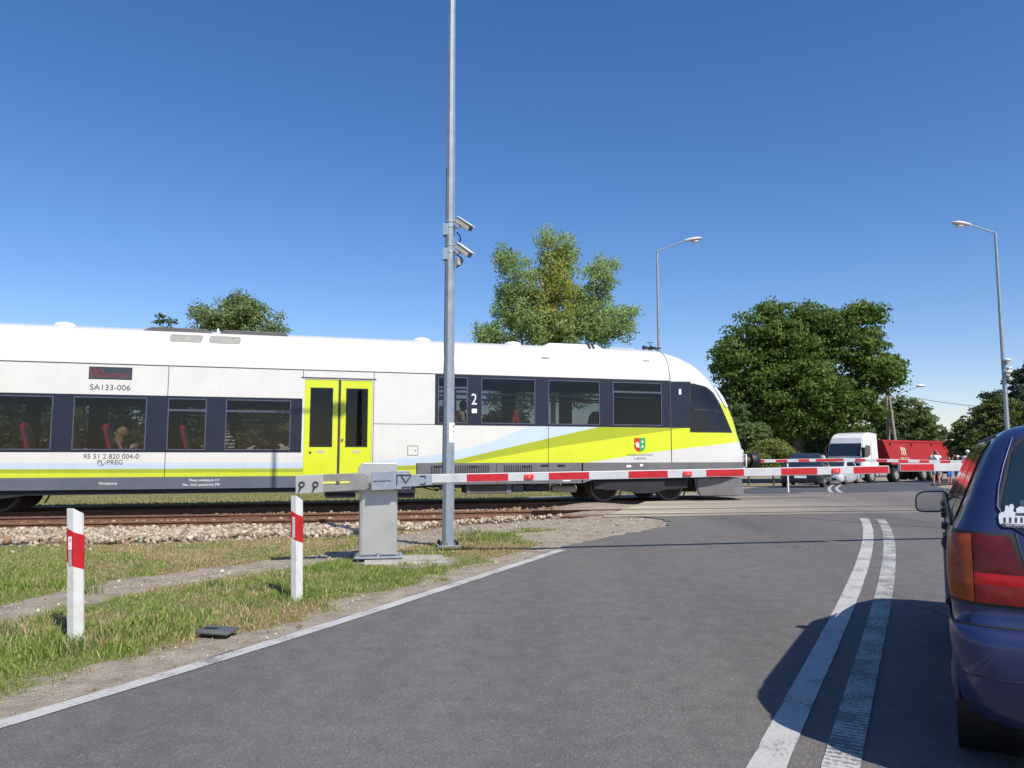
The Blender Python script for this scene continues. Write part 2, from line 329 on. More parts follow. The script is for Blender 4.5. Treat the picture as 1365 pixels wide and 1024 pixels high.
# ------------------------------------------------------------------ road
def asphalt(name, a, bb, spk=.5, dust=None, marks=False):
    m = bpy.data.materials.new(name); m.use_nodes = True; MAT[name] = m
    global n, L
    n = m.node_tree.nodes; L = m.node_tree.links; b = n['Principled BSDF']; b.inputs['Specular IOR Level'].default_value = .35
    g = n.new('ShaderNodeNewGeometry')
    def nz(scale, det=6, st=None):
        q = n.new('ShaderNodeTexNoise'); q.inputs['Scale'].default_value = scale; q.inputs['Detail'].default_value = det
        if st:
            mp = n.new('ShaderNodeMapping'); mp.inputs['Rotation'].default_value = (0, 0, R(st[1])); mp.inputs['Scale'].default_value = st[0]
            L.new(g.outputs['Position'], mp.inputs[0]); L.new(mp.outputs[0], q.inputs['Vector'])
        else: L.new(g.outputs['Position'], q.inputs['Vector'])
        return q
    big = nz(.55, 5, ((1.6, .28, 1), 27)); med = nz(6); fine = nz(95, 3)
    vo = n.new('ShaderNodeTexVoronoi'); vo.inputs['Scale'].default_value = 110; L.new(g.outputs['Position'], vo.inputs['Vector'])
    base = ramp(big.outputs[0], [(.3, a), (.7, bb)])
    f = ramp(fine.outputs[0], [(.3, (.62, .62, .62)), (.5, (1, 1, 1)), (.72, (1.3, 1.28, 1.25))])
    f2 = ramp(vo.outputs['Color'], [(.0, (.6, .6, .62)), (.75, (1, 1, 1)), (1, (1.9, 1.85, 1.75))])
    f3 = ramp(med.outputs[0], [(.3, (.88, .88, .88)), (.7, (1.1, 1.1, 1.1))]); cur = base.outputs[0]
    for ff, s_ in ((f, spk), (f2, spk), (f3, 1.0)):
        mx = n.new('ShaderNodeMix'); mx.data_type = 'RGBA'; mx.blend_type = 'MULTIPLY'; mx.inputs[0].default_value = s_
        L.new(cur, mx.inputs[6]); L.new(ff.outputs[0], mx.inputs[7]); cur = mx.outputs[2]
    if marks:
        for sc_, lo, hi, st_ in ((2.3, .66, .72, None), (.7, .60, .70, ((1.0, .22, 1), 27))):
            q = nz(sc_, 5, st_); r1 = ramp(q.outputs[0], [(lo, (1, 1, 1)), (hi, (.84, .83, .82))]); mx = n.new('ShaderNodeMix'); mx.data_type = 'RGBA'; mx.blend_type = 'MULTIPLY'; mx.inputs[0].default_value = 1; L.new(cur, mx.inputs[6]); L.new(r1.outputs[0], mx.inputs[7]); cur = mx.outputs[2]
        v2 = n.new('ShaderNodeTexVoronoi'); v2.feature = 'DISTANCE_TO_EDGE'; v2.inputs['Scale'].default_value = .45; wn = nz(1.7, 6); av = n.new('ShaderNodeVectorMath'); av.operation = 'MULTIPLY_ADD'; av.inputs[1].default_value = (1.4, 1.4, 0); L.new(wn.outputs['Color'], av.inputs[0]); L.new(g.outputs['Position'], av.inputs[2]); L.new(av.outputs[0], v2.inputs['Vector'])
        ck = ramp(v2.outputs['Distance'], [(.0, (.55, .54, .53)), (.006, (1, 1, 1))]); mk = nz(.35, 3); mm = n.new('ShaderNodeMapRange'); mm.inputs[1].default_value = .5; mm.inputs[2].default_value = .6; L.new(mk.outputs[0], mm.inputs[0]); mx = n.new('ShaderNodeMix'); mx.data_type = 'RGBA'; mx.blend_type = 'MULTIPLY'; L.new(mm.outputs[0], mx.inputs[0]); L.new(cur, mx.inputs[6]); L.new(ck.outputs[0], mx.inputs[7]); cur = mx.outputs[2]
    if dust:
        sx = n.new('ShaderNodeSeparateXYZ'); L.new(g.outputs['Position'], sx.inputs[0]); m1 = n.new('ShaderNodeMapRange'); m1.inputs[1].default_value = dust[0]; m1.inputs[2].default_value = dust[1]; m1.inputs[3].default_value = .95; m1.inputs[4].default_value = 0
        md = nz(.9, 7, ((.35, 2.2, 1), 12)); m2 = n.new('ShaderNodeMath'); m2.operation = 'MULTIPLY_ADD'; L.new(md.outputs[0], m2.inputs[0]); m2.inputs[1].default_value = 2.6; m2.inputs[2].default_value = -1.3; L.new(sx.outputs[0], m1.inputs[0])
        m3 = n.new('ShaderNodeMath'); m3.operation = 'ADD'; m3.use_clamp = True; L.new(m1.outputs[0], m3.inputs[0]); L.new(m2.outputs[0], m3.inputs[1]); m4 = n.new('ShaderNodeMath'); m4.operation = 'MULTIPLY'; L.new(m3.outputs[0], m4.inputs[0]); L.new(m1.outputs[0], m4.inputs[1])
        mx = n.new('ShaderNodeMix'); mx.data_type = 'RGBA'; L.new(m4.outputs[0], mx.inputs[0]); L.new(cur, mx.inputs[6]); mx.inputs[7].default_value = (*dust[2], 1); cur = mx.outputs[2]
    L.new(cur, b.inputs['Base Color']); b.inputs['Roughness'].default_value = .82
    bp = n.new('ShaderNodeBump'); bp.inputs['Strength'].default_value = .35; bp.inputs['Distance'].default_value = .01; L.new(vo.outputs['Distance'], bp.inputs['Height']); L.new(bp.outputs[0], b.inputs['Normal'])
    return m
asph = asphalt('asphalt', (.132, .120, .112), (.163, .149, .138), .62, None, True)
asph_far = asphalt('asphalt_far', (.085, .087, .098), (.105, .105, .113), .5)
xmat = asphalt('crossing_slab', (.15, .135, .122), (.225, .198, .175), .5, (3.0, 10.5, (.46, .395, .30)))
CEN = [(-5.2, -8), (-1.0, -.6), (1.25, 3.33), (1.85, 4.44), (2.57, 5.64), (3.7, 7.78), (4.95, 10.31), (6.0, 12.6), (6.87, 14.53), (8.6, 18.6), (10.1, 22.5), (11.3, 25.8), (14.2, 33.0), (17.2, 39), (22, 46.5), (29, 54.5), (40, 64), (60, 78), (100, 104)]
def smooth_poly(P, step):
    P = [Vector(p) for p in P]; out = []
    for i in range(len(P) - 1):
        p0 = P[max(i - 1, 0)]; p1 = P[i]; p2 = P[i + 1]; p3 = P[min(i + 2, len(P) - 1)]
        m = max(1, int((p2 - p1).length / step))
        for k in range(m):
            t = k / m; out.append(.5 * ((2 * p1) + (p2 - p0) * t + (2 * p0 - 5 * p1 + 4 * p2 - p3) * t * t + (3 * p1 - p0 - 3 * p2 + p3) * t ** 3))
    return out + [P[-1]]
CL = smooth_poly(CEN, .5)
def offs(P, d):
    """polyline moved d to the right of its direction"""
    out = []
    for i, p in enumerate(P):
        t = (P[min(i + 1, len(P) - 1)] - P[max(i - 1, 0)]).normalized(); out.append(p + Vector((t.y, -t.x)) * d)
    return out
def strip(A, B, dz, mb, sub=1, zf=hroad):
    rows = []
    for a, b in zip(A, B): rows.append([(*(a.lerp(b, k / sub)), zf(*(a.lerp(b, k / sub))) + dz) for k in range(sub + 1)])
    return mb.grid(rows)
qn = lambda p: N2.x * p.x + N2.y * p.y
cn = lambda p: N1.x * p.x + N1.y * p.y
QX = 14.02
# near road: left edge follows the straight asphalt edge and then the ragged dirt corner
near_c = [p for p in CL if qn(p) < QX - .1] ; last = Vector((6.68, (QX + .171 * 6.68) / .985)); near_c.append(last)
LEFT = smooth_poly([(-8.55, -8), (-4.5, -.0), (-2.52, 3.92), (-1.5, 5.93), (-.1, 8.7), (.56, 10.01), (1.05, 10.85), (1.75, 11.75), (2.55, 12.9), (2.75, 13.6), (2.62, 14.3), (2.5, (QX + .171 * 2.5) / .985)], .25)
def resamp(P, m):
    Ls = [0]
    for a, b in zip(P[:-1], P[1:]): Ls.append(Ls[-1] + (b - a).length)
    return [Vector((pl(Ls, [p.x for p in P], t), pl(Ls, [p.y for p in P], t))) for t in np.linspace(0, Ls[-1], m)]
RIGHT = offs(near_c, 3.75); RIGHT[-1] = Vector((11.2, (QX + .171 * 11.2) / .985))
mb = MB(); A_ = resamp(LEFT, 240); B_ = resamp(RIGHT, 240)
for i in range(1, 238):
    A_[i] += Vector((.06, 0)) * (noise.noise(Vector((A_[i].x * 3, A_[i].y * 3, 0))) + (2.6 if A_[i].y > 10.1 else 0) * noise.noise(Vector((A_[i].x * 2.7, A_[i].y * 3.7, 5))) + (1.5 if A_[i].y > 10.1 else 0) * noise.noise(Vector((A_[i].x * 9, A_[i].y * 9, 2))))
strip(A_, B_, 0, mb, 30)
tag(mb.build('road', asph), 'grey asphalt road leading up to the level crossing', kind='structure')
far_c = [p for p in CL if cn(p) > 20.4]; p0 = Vector((9.45, (20.1 + .2782 * 9.45) / .9605)); far_c = [p0] + far_c
LF = offs(far_c, -3.9); RF = offs(far_c, 3.9)
LF[0] = Vector((5.2, (20.1 + .2782 * 5.2) / .9605)); RF[0] = Vector((14.2, (20.1 + .2782 * 14.2) / .9605))
LF[1] = LF[1].lerp(LF[0], .4); RF[1] = RF[1].lerp(RF[0], .4)
mb = MB(); strip(LF, RF, 0, mb, 8); o = tag(mb.build('road', asph_far), 'darker asphalt road beyond the level crossing', kind='structure')
mb = MB(); rows = []                                               # crossing surface
def xl(q, t): return Vector(((2.15 + .25 * math.sin(q * 3)) + t * 10.6, 0))
for i in range(15):
    u = i / 14; row = []
    for k in range(13):
        t = k / 12; x = (1.72 + 2.6 * u + (.22 * noise.noise(Vector((u * 6, 0, 1))) if k == 0 else 0)) + t * (9.6 + .0 * u) if True else 0
        ya = (QX + .004 + .171 * x) / .985; yb = (20.1 + .2782 * x) / .9605; row.append((x, ya + (yb - ya) * u, .152))
    rows.append(row)
mb.grid(rows); tag(mb.build('crossing_surface', xmat), 'pale worn concrete and asphalt surface between the crossing rails', kind='structure')
mb = MB(); rows2 = [(r[0], (r[0][0] - .35, r[0][1], .03)) for r in rows]
mb.grid([list(r) for r in rows2]); tag(mb.build('crossing_edge', xmat), 'crumbling left edge of the crossing surface', kind='structure')
# painted lines
def paint(name, wear=.35, tread=False):
    m = bpy.data.materials.new(name); m.use_nodes = True; MAT[name] = m
    global n, L
    n = m.node_tree.nodes; L = m.node_tree.links; b = n['Principled BSDF']; b.inputs['Roughness'].default_value = .7
    g = n.new('ShaderNodeNewGeometry'); q = n.new('ShaderNodeTexNoise'); q.inputs['Scale'].default_value = 55; q.inputs['Detail'].default_value = 7; L.new(g.outputs['Position'], q.inputs['Vector'])
    q2 = n.new('ShaderNodeTexNoise'); q2.inputs['Scale'].default_value = 3.5; q2.inputs['Detail'].default_value = 4; L.new(g.outputs['Position'], q2.inputs['Vector'])
    ad = n.new('ShaderNodeMath'); ad.operation = 'ADD'; L.new(q.outputs[0], ad.inputs[0]); L.new(q2.outputs[0], ad.inputs[1]); src = ad.outputs[0]
    if tread:
        mp = n.new('ShaderNodeMapping'); mp.inputs['Rotation'].default_value = (0, 0, R(30)); L.new(g.outputs['Position'], mp.inputs[0])
        wv = n.new('ShaderNodeTexWave'); wv.bands_direction = 'Y'; wv.inputs['Scale'].default_value = 7; wv.inputs['Distortion'].default_value = 1.2; L.new(mp.outputs[0], wv.inputs['Vector'])
        ma = n.new('ShaderNodeMath'); ma.operation = 'MULTIPLY_ADD'; L.new(wv.outputs[1], ma.inputs[0]); ma.inputs[1].default_value = .22; L.new(src, ma.inputs[2]); src = ma.outputs[0]
    r = ramp(src, [(0.0, (.47, .46, .43)), (.5, (.43, .42, .39)), (1, (.15, .145, .14))])
    mr = n.new('ShaderNodeMapRange'); mr.inputs[1].default_value = .8; mr.inputs[2].default_value = 1.35 - wear * .2; L.new(src, mr.inputs[0]); L.new(mr.outputs[0], r.inputs[0])
    L.new(r.outputs[0], b.inputs['Base Color'])
    bp = n.new('ShaderNodeBump'); bp.inputs['Strength'].default_value = .4; bp.inputs['Distance'].default_value = .01; L.new(src, bp.inputs['Height']); L.new(bp.outputs[0], b.inputs['Normal'])
    return m
pnt = paint('line_paint', .2); pnt2 = paint('line_paint_worn', .6, True)
def line_obj(P, width, mat, label, dz=.005, zf=hroad):
    mb = MB(); w2 = width / 2
    def wob(a): return [p + Vector((.006 * noise.noise(Vector((p.x * 9, p.y * 9, a))), 0)) for p in offs(P, (w2 if a > 0 else -w2))]
    strip(wob(-1), wob(1), dz, mb, 1, zf); return tag(mb.build('road_marking', mat), label, kind='structure')
cl_near = [p for p in smooth_poly(CEN[:9], .12) if qn(p) < 13.75]
# widths: lines lie either side of the centre
L1 = smooth_poly([(-2.2, -3.2), (-1.1, -1.0), (0.0, 1.2), (1.08, 3.3), (1.70, 4.46), (2.38, 5.68), (3.42, 7.7), (4.74, 10.31), (6.55, 14.28)], .12)
pk_ = np.polyfit([-3.2, -1.0, 1.2, 3.3, 4.46, 5.68, 7.7, 10.31, 14.28], [-2.26, -1.16, -0.05, 1.035, 1.67, 2.37, 3.42, 4.74, 6.55], 4)
L1 = [Vector((float(np.polyval(pk_, y)), float(y))) for y in np.linspace(-3, 14.2, 150)]; L2 = offs(L1, .272)
line_obj(L1, .145, pnt, 'left solid white line of the double centre marking')
line_obj(L2, .145, pnt2, 'right solid white centre line with tyre tread worn into it')
line_obj(smooth_poly([(-4.42, .0), (-2.43, 3.92), (-1.41, 5.93), (-.01, 8.7), (.64, 9.98)], .15), .12, pnt, 'solid white line along the left road edge')
fc = [p for p in smooth_poly(CEN[9:], .4) if cn(p) > 20.6]
a1 = smooth_poly([onroad(1108, 656.5).xy, onroad(1105.5, 653).xy, onroad(1106, 650).xy, onroad(1110, 646.5).xy], .2)
a2 = smooth_poly([onroad(1121, 656.5).xy, onroad(1116, 653).xy, onroad(1116, 650).xy, onroad(1121, 646.5).xy], .2)
line_obj(a1, .13, pnt, 'short left centre line stripe beyond the crossing'); line_obj(a2, .13, pnt, 'short right centre line stripe beyond the crossing')
dark_line = pmat('thin_dark_line', (.03, .03, .032), .7)
sm_ = [onroad(x, y, 0).xy for x, y in ((1015, 687.5), (1060, 690), (1120, 695), (1180, 699), (1255, 704.5), (1320, 709))]
line_obj(smooth_poly(sm_, .2), .03, dark_line, 'thin dark line across the asphalt', .009)  # narrow dark strip lying across the near asphalt

# ------------------------------------------------------------------ railway tracks
rust = pmat('rusty_rail', (.20, .095, .055), .75, .2, .25, 14, .15, 60, dirt=(.10, .055, .04, .6), dscale=5)
worn = pmat('worn_rail_top', (.30, .22, .17), .4, .6, .2, 10)
PROF = [(-.07, -.17), (.07, -.17), (.07, -.155), (.012, -.135), (.009, -.04), (.034, -.03), (.035, -.004), (.028, 0), (-.028, 0), (-.035, -.004), (-.034, -.03), (-.009, -.04), (-.012, -.135), (-.07, -.155)]
def rail(P, parent, z=.154):
    mb = MB(); rows = []
    for i, p in enumerate(P):
        t = (P[min(i + 1, len(P) - 1)] - P[max(i - 1, 0)]).normalized(); nn = Vector((t.y, -t.x))
        rows.append([(p.x + nn.x * u, p.y + nn.y * u, z + v) for u, v in PROF])
    mb.grid(rows, smooth=False, close=True)
    for k in range(len(mb.m)):
        if k % len(PROF) == 7: mb.m[k] = 1
    return mb.build('rail', [rust, worn], parent)
def linept(N, D, c, s): return N * c + D * s
tr = empty('railway_track', (0, 0, 0), 0, 'far railway track, straight, carrying the train', 'railway track')
for c in (17.95, 19.45): rail([linept(N1, D1, c, s) for s in (-40, -20, 0, 20, 60)], tr)
tn = empty('railway_track', (0, 0, 0), 0, 'near empty railway track with rusty brown rails in front of the train', 'railway track')
RB, RA = 14.46, 15.93
for c in (RB, RA):
    P = [linept(N2, D2, c, s) for s in (-11, -6, 0, 10, 60)]; back = P[0]
    P = [back - D1 * 25, back - (D1 * .6 + D2 * .4) * 2.0] + P; rail(P, tn)
for px, c in ((316, RA), (297, RB)):
    s = D2.dot(onroad(px, 690 if c == RA else 700).xy); mb = MB(); p = linept(N2, D2, c, s)
    rot = Matrix.Rotation(math.atan2(D2.y, D2.x), 3, 'Z')
    for sg in (-1, 1):
        q = p + N2 * sg * .03; mb.box((q.x, q.y, .154 - .085), (.62, .025, .075), rot)
        for k in range(4):
            r_ = q + D2 * (k - 1.5) * .15 + N2 * sg * .02; mb.box((r_.x, r_.y, .07), (.03, .03, .03), rot)
    mb.build('fishplate', rust, tn)
mb = MB()                                                          # check rails' flangeways in the crossing
for N_, D_, c in ((N2, D2, RB + .075), (N2, D2, RA - .075), (N1, D1, 18.05), (N1, D1, 19.35)):
    P = [linept(N_, D_, c, s) for s in np.linspace(3.2, 14, 12)]
    strip(offs(P, -.035), offs(P, .035), 0, mb, 1, lambda x, y: .1575)
tag(mb.build('flangeway', pmat('flangeway_dark', (.07, .055, .045), .9)), 'dark flangeway grooves beside the rails in the crossing', kind='structure')

# ballast stones
def rock_base(seed):
    r = np.random.default_rng(seed); t = (1 + 5 ** .5) / 2
    v = np.array([(-1, t, 0), (1, t, 0), (-1, -t, 0), (1, -t, 0), (0, -1, t), (0, 1, t), (0, -1, -t), (0, 1, -t), (t, 0, -1), (t, 0, 1), (-t, 0, -1), (-t, 0, 1)]) / 1.9
    f = np.array([(0, 11, 5), (0, 5, 1), (0, 1, 7), (0, 7, 10), (0, 10, 11), (1, 5, 9), (5, 11, 4), (11, 10, 2), (10, 7, 6), (7, 1, 8), (3, 9, 4), (3, 4, 2), (3, 2, 6), (3, 6, 8), (3, 8, 9), (4, 9, 5), (2, 4, 11), (6, 2, 10), (8, 6, 7), (9, 8, 1)])
    v = v * (1 + .35 * (r.random((12, 1)) - .5)) + .22 * (r.random((12, 3)) - .5); return v, f
def rotm(r, n_):
    q = r.normal(size=(n_, 4)); q /= np.linalg.norm(q, axis=1)[:, None]; w_, x, y, z = q.T
    return np.stack([1 - 2 * (y * y + z * z), 2 * (x * y - z * w_), 2 * (x * z + y * w_), 2 * (x * y + z * w_), 1 - 2 * (x * x + z * z), 2 * (y * z - x * w_), 2 * (x * z - y * w_), 2 * (y * z + x * w_), 1 - 2 * (x * x + y * y)], 1).reshape(-1, 3, 3)
r = np.random.default_rng(5); XS = r.uniform(-14, 3.2, 90000); YS = r.uniform(9.2, 20.5, 90000)
d_, b_, a1_, a2_, e_, q_, c_ = masks(XS, YS)
pk = np.where(q_ < 14.5, .85 * np.clip(b_ + .10 * (r.random(len(b_)) < .2), 0, 1), .26) * (b_ > .02)
pk = np.maximum(pk, .05 * (q_ > balx(XS) - .8) * (XS < 3) * (q_ < 14)); pk = pk * (1 - (XS > 1.1) * (q_ > 13.9)) * (1 - .6 * (XS > .2))
k = r.random(len(XS)) < pk; XS, YS, q_, b_ = XS[k], YS[k], q_[k], b_[k]; ns = len(XS)
size = r.uniform(.018, .042, ns) * np.where(b_ < .3, .6, 1) * np.where(r.random(ns) < .07, 1.35, 1)
zz = gheight(XS, YS) + .02 * b_ + size * .45 + .045 * r.random(ns) * (b_ > .6) * (q_ < 14.3)
Rm = rotm(r, ns); Vs, Fs, Cs = [], [], []; off = 0
pal = np.array([(.42, .36, .28), (.50, .45, .37), (.33, .27, .21), (.27, .17, .11), (.24, .21, .19), (.56, .52, .45)])
ci = r.choice(6, ns, p=[.3, .25, .18, .10, .09, .08]); cc = pal[ci] * np.array([1.0, .95, .87]) * r.uniform(.7, 1.1, (ns, 1))
mid = (q_ > 14.4); cc[mid] *= np.array([.75, .62, .52])
for t in range(4):
    bv, bf = rock_base(t); m = np.arange(ns) % 4 == t; nb = m.sum()
    sc3 = size[m][:, None] * r.uniform(.75, 1.3, (nb, 3))
    vv = np.einsum('nij,nkj->nki', Rm[m], bv[None] * sc3[:, None, :]) + np.stack([XS[m], YS[m], zz[m]], 1)[:, None, :]
    Vs.append(vv.reshape(-1, 3)); Fs.append((bf[None] + (np.arange(nb) * 12)[:, None, None] + off).reshape(-1, 3)); Cs.append(np.repeat(cc[m], 12, 0)); off += nb * 12
r = np.random.default_rng(8); PXs = r.uniform(-6.5, 3.0, 60000); PYs = r.uniform(3, 14.2, 60000); pdm = masks(PXs, PYs); kk = r.random(60000) < (pdm[0] > .5) * (.10 + .30 * (fbm(PXs, PYs, 2.2, 61) > .52)) * (PXs < np.interp(PYs, [p[1] for p in LEFTP], [p[0] for p in LEFTP]) - .01)
PXs, PYs = PXs[kk], PYs[kk]; npb = len(PXs); psz = r.uniform(.003, .009, npb) * np.where(r.random(npb) < .06, 2.4, 1); bv, bf = rock_base(9); pz3 = gheight(PXs, PYs) + psz * .3
pv = np.einsum('nij,nkj->nki', rotm(r, npb), bv[None] * (psz[:, None] * r.uniform(.7, 1.3, (npb, 3)))[:, None, :]) + np.stack([PXs, PYs, pz3], 1)[:, None, :]
pcol = np.repeat(pal[r.choice(6, npb)] * r.uniform(.6, 1.2, (npb, 1)), 12, 0); pfc = (bf[None] + (np.arange(npb) * 12)[:, None, None]).reshape(-1, 3)
stone = pmat('ballast_stone', (.4, .35, .28), .9, 0, .18, 30, .3, 120, attr='tint')
tag(arr_mesh('ballast', np.vstack(Vs), np.vstack(Fs), stone, cols=np.vstack(Cs)), 'pale crushed stone ballast along the near track', 'ballast', kind='stuff')
tag(arr_mesh('pebbles', pv.reshape(-1, 3), pfc, stone, cols=pcol), 'small pebbles and grit on the bare sandy ground beside the road', 'pebbles', kind='stuff')

# grass blades
def blades(name, label, X, Y, H, W, C, lean=.5, seed=1):
    r = np.random.default_rng(seed); m = len(X); Z = gheight(X, Y) - .006; a = r.uniform(0, 2 * math.pi, m); la = r.uniform(0, 2 * math.pi, m); ln = r.uniform(.1, lean, m) * H
    dx, dy = np.cos(a) * W, np.sin(a) * W; tx, ty = np.cos(la) * ln, np.sin(la) * ln
    v = np.stack([np.stack([X - dx, Y - dy, Z], 1), np.stack([X + dx, Y + dy, Z], 1),
                  np.stack([X + tx * .4 + dx * .75, Y + ty * .4 + dy * .75, Z + H * .55], 1), np.stack([X + tx * .4 - dx * .75, Y + ty * .4 - dy * .75, Z + H * .55], 1),
                  np.stack([X + tx, Y + ty, Z + H * np.sqrt(np.clip(1 - (ln / H) ** 2 * .6, .2, 1))], 1)], 1).reshape(-1, 3)
    b0 = np.arange(m)[:, None] * 5; f = np.concatenate([b0 + np.array([[0, 1, 2]]), b0 + np.array([[0, 2, 3]]), b0 + np.array([[3, 2, 4]])], 0)
    return tag(arr_mesh(name, v, f, grassm, cols=np.repeat(C, 5, 0)), label, 'grass', kind='stuff')
grassm = pmat('grass_blade', (.1, .15, .04), .7, 0, .1, 4, attr='tint', spec=.2, trans=.3)
def verge_field(m, box, seed):
    r = np.random.default_rng(seed); X = r.uniform(box[0], box[1], m); Y = r.uniform(box[2], box[3], m)
    d, b, n1, n2, e, q, c = masks(X, Y); pr = np.clip(1 - d * 1.04, 0, 1) * (1 - b) * (e > -.02)
    pr = pr * (.35 + .9 * fbm(X, Y, 2.2, 77)); pr = np.clip(pr, .012 * (e > .04), 1); k = (r.random(m) < pr) & (X / np.maximum(Y, .1) > -.80)
    return X[k], Y[k], d[k], q[k], e[k], r
X, Y, d, q, e, r = verge_field(520000, (-9.5, 1.6, 3.0, 13.6), 11); m = len(X)
stw = S(fbm(X, Y, .9, 40), .42, .62); tall = S(fbm(X, Y, 1.6, 55), .5, .75) * S(e, .3, .8) * (1 - S(q, 7.8, 9.5))
tall = np.maximum(tall, .9 * (np.hypot(X + .5, Y - 11.3) < .55) * (r.random(m) < .5))
for (tx, ty) in ((-3.02, 5.38), (-1.95, 7.02), (-3.25, 5.1), (-2.55, 5.25), (-2.0, 8.6)): tall = np.maximum(tall, np.exp(-((X - tx) ** 2 + (Y - ty) ** 2) / .07))
H = r.uniform(.016, .042, m) * (1 + 1.6 * tall) * (1 - .45 * d); W = r.uniform(.0016, .0034, m) * np.where(tall > .5, 1.3, 1) * (1 + .06 * Y)
g1 = np.array([.14, .23, .04]); g2 = np.array([.28, .35, .085]); s1 = np.array([.56, .46, .25]); s2 = np.array([.38, .28, .15])
rr = r.random((m, 1)); C = g1 * rr + g2 * (1 - rr); isst = r.random(m) < np.clip(.18 + .5 * stw + .2 * S(q, 8.5, 10.5) - .5 * tall, .07, .95)
ss = s1 * rr + s2 * (1 - rr); C[isst] = ss[isst]; C *= r.uniform(.7, 1.3, (m, 1)); H *= np.where(r.random(m) < .04, 1.9, 1.0)
blades('grass', 'short mown grass, green and straw coloured, on the roadside verge', X, Y, H, W, C, .9, 12)
# tufts of taller grass and weeds
TX, TY, TH_, TW, TC = [], [], [], [], []
r = np.random.default_rng(31)
tuf = [(-3.25, 5.0, .16), (-3.45, 5.35, .14), (-2.85, 5.15, .13), (-2.62, 5.55, .12), (-3.9, 4.9, .13), (-3.3, 4.55, .15), (-2.6, 6.3, .10), (-1.85, 7.25, .13), (-1.55, 7.4, .10), (-2.1, 7.6, .1), (-3.9, 7.1, .12), (-4.6, 6.9, .1), (-2.0, 8.5, .09), (-1.2, 8.75, .08), (-.95, 8.9, .09), (-.55, 11.5, .15), (-.35, 11.35, .13), (-.75, 11.7, .12), (-.15, 10.9, .10), (.05, 10.6, .08), (-.9, 10.2, .09), (-4.2, 5.4, .15), (-2.3, 6.7, .09), (-1.1, 9.6, .08), (-.6, 10.0, .08), (-3.6, 4.1, .14), (-4.4, 4.4, .15)]
for _ in range(60):
    x, y = r.uniform(-6, -.3), r.uniform(4, 9.5); dd = masks(np.array([x]), np.array([y]))
    if dd[0][0] < .25 and dd[1][0] < .1 and dd[4][0] > .5: tuf.append((x, y, r.uniform(.05, .11)))
for x, y, h in tuf:
    k = int(60 + h * 500); a = r.uniform(0, 6.28, k); q = np.abs(r.normal(0, .06, k)) + .01; TX.append(x + np.cos(a) * q * 1.4); TY.append(y + np.sin(a) * q); TH_.append(h * r.uniform(.45, 1.15, k)); TW.append(r.uniform(.002, .0045, k)); c0 = np.array([.16, .235, .055]) * r.uniform(.8, 1.3); TC.append(np.where(r.random((k, 1)) < .3, s1, c0) * r.uniform(.7, 1.3, (k, 1)))
blades('grass_tufts', 'taller green grass tufts on the roadside verge', *[np.concatenate(z) for z in (TX, TY, TH_, TW, TC)], .75, 32)
# grass beyond the tracks, coarser
r = np.random.default_rng(41); m = 60000; X = r.uniform(-22, 7, m); Y = r.uniform(18, 34, m); d, b, n1, n2, e, q, c = masks(X, Y)
k = (c > 21.3) & (r.random(m) < (1 - d)) & (b < .3); X, Y = X[k], Y[k]; m = len(X); rr = r.random((m, 1)); C = (np.array([.26, .27, .10]) * rr + np.array([.36, .32, .17]) * (1 - rr)) * r.uniform(.8, 1.2, (m, 1))
blades('grass', 'sunlit pale grass beyond the tracks, seen under the train', X, Y, r.uniform(.03, .07, m), r.uniform(.008, .016, m), C, .9, 42)

# ------------------------------------------------------------------ the train
TO = N1 * 18.70
train = empty('train', (TO.x, TO.y, .154), math.atan2(D1.y, D1.x), 'white and lime yellow diesel railcar rolling over the level crossing', 'train')
HW = 1.45
def T(px, py, y=-HW):
    """local (x, z) on the train's side for a point of the photo"""
    r_ = ray(px, py); c = 18.70 + y; t = c / (N1.x * r_.x + N1.y * r_.y); p = Vector((r_.x * t, r_.y * t, CZ + r_.z * t))
    return D1.x * p.x + D1.y * p.y, p.z - .154
def tx(px, y=-HW): return T(px, 600, y)[0]
XG = tx(895); X0 = tx(-60) - 14
ZG = T(360, 491.8)[1]                                              # gutter height
ZT = 3.93
RP = [(1.45, .32), (1.45, ZG), (1.435, ZG + .12), (1.40, ZG + .30), (1.33, ZG + .48), (1.2, ZG + .66), (1.0, ZG + .79), (.7, ZG + .88), (.35, ZG + .925), (0, ZG + .94)]
def halfw(z): return pl([p[1] for p in RP], [p[0] for p in RP], z)
def roofz(y): return pl([0, .35, .7, 1.0, 1.2, 1.33, 1.4, 1.435, 1.45], [RP[9][1], RP[8][1], RP[7][1], RP[6][1], RP[5][1], RP[4][1], RP[3][1], RP[2][1], RP[1][1]], abs(y))
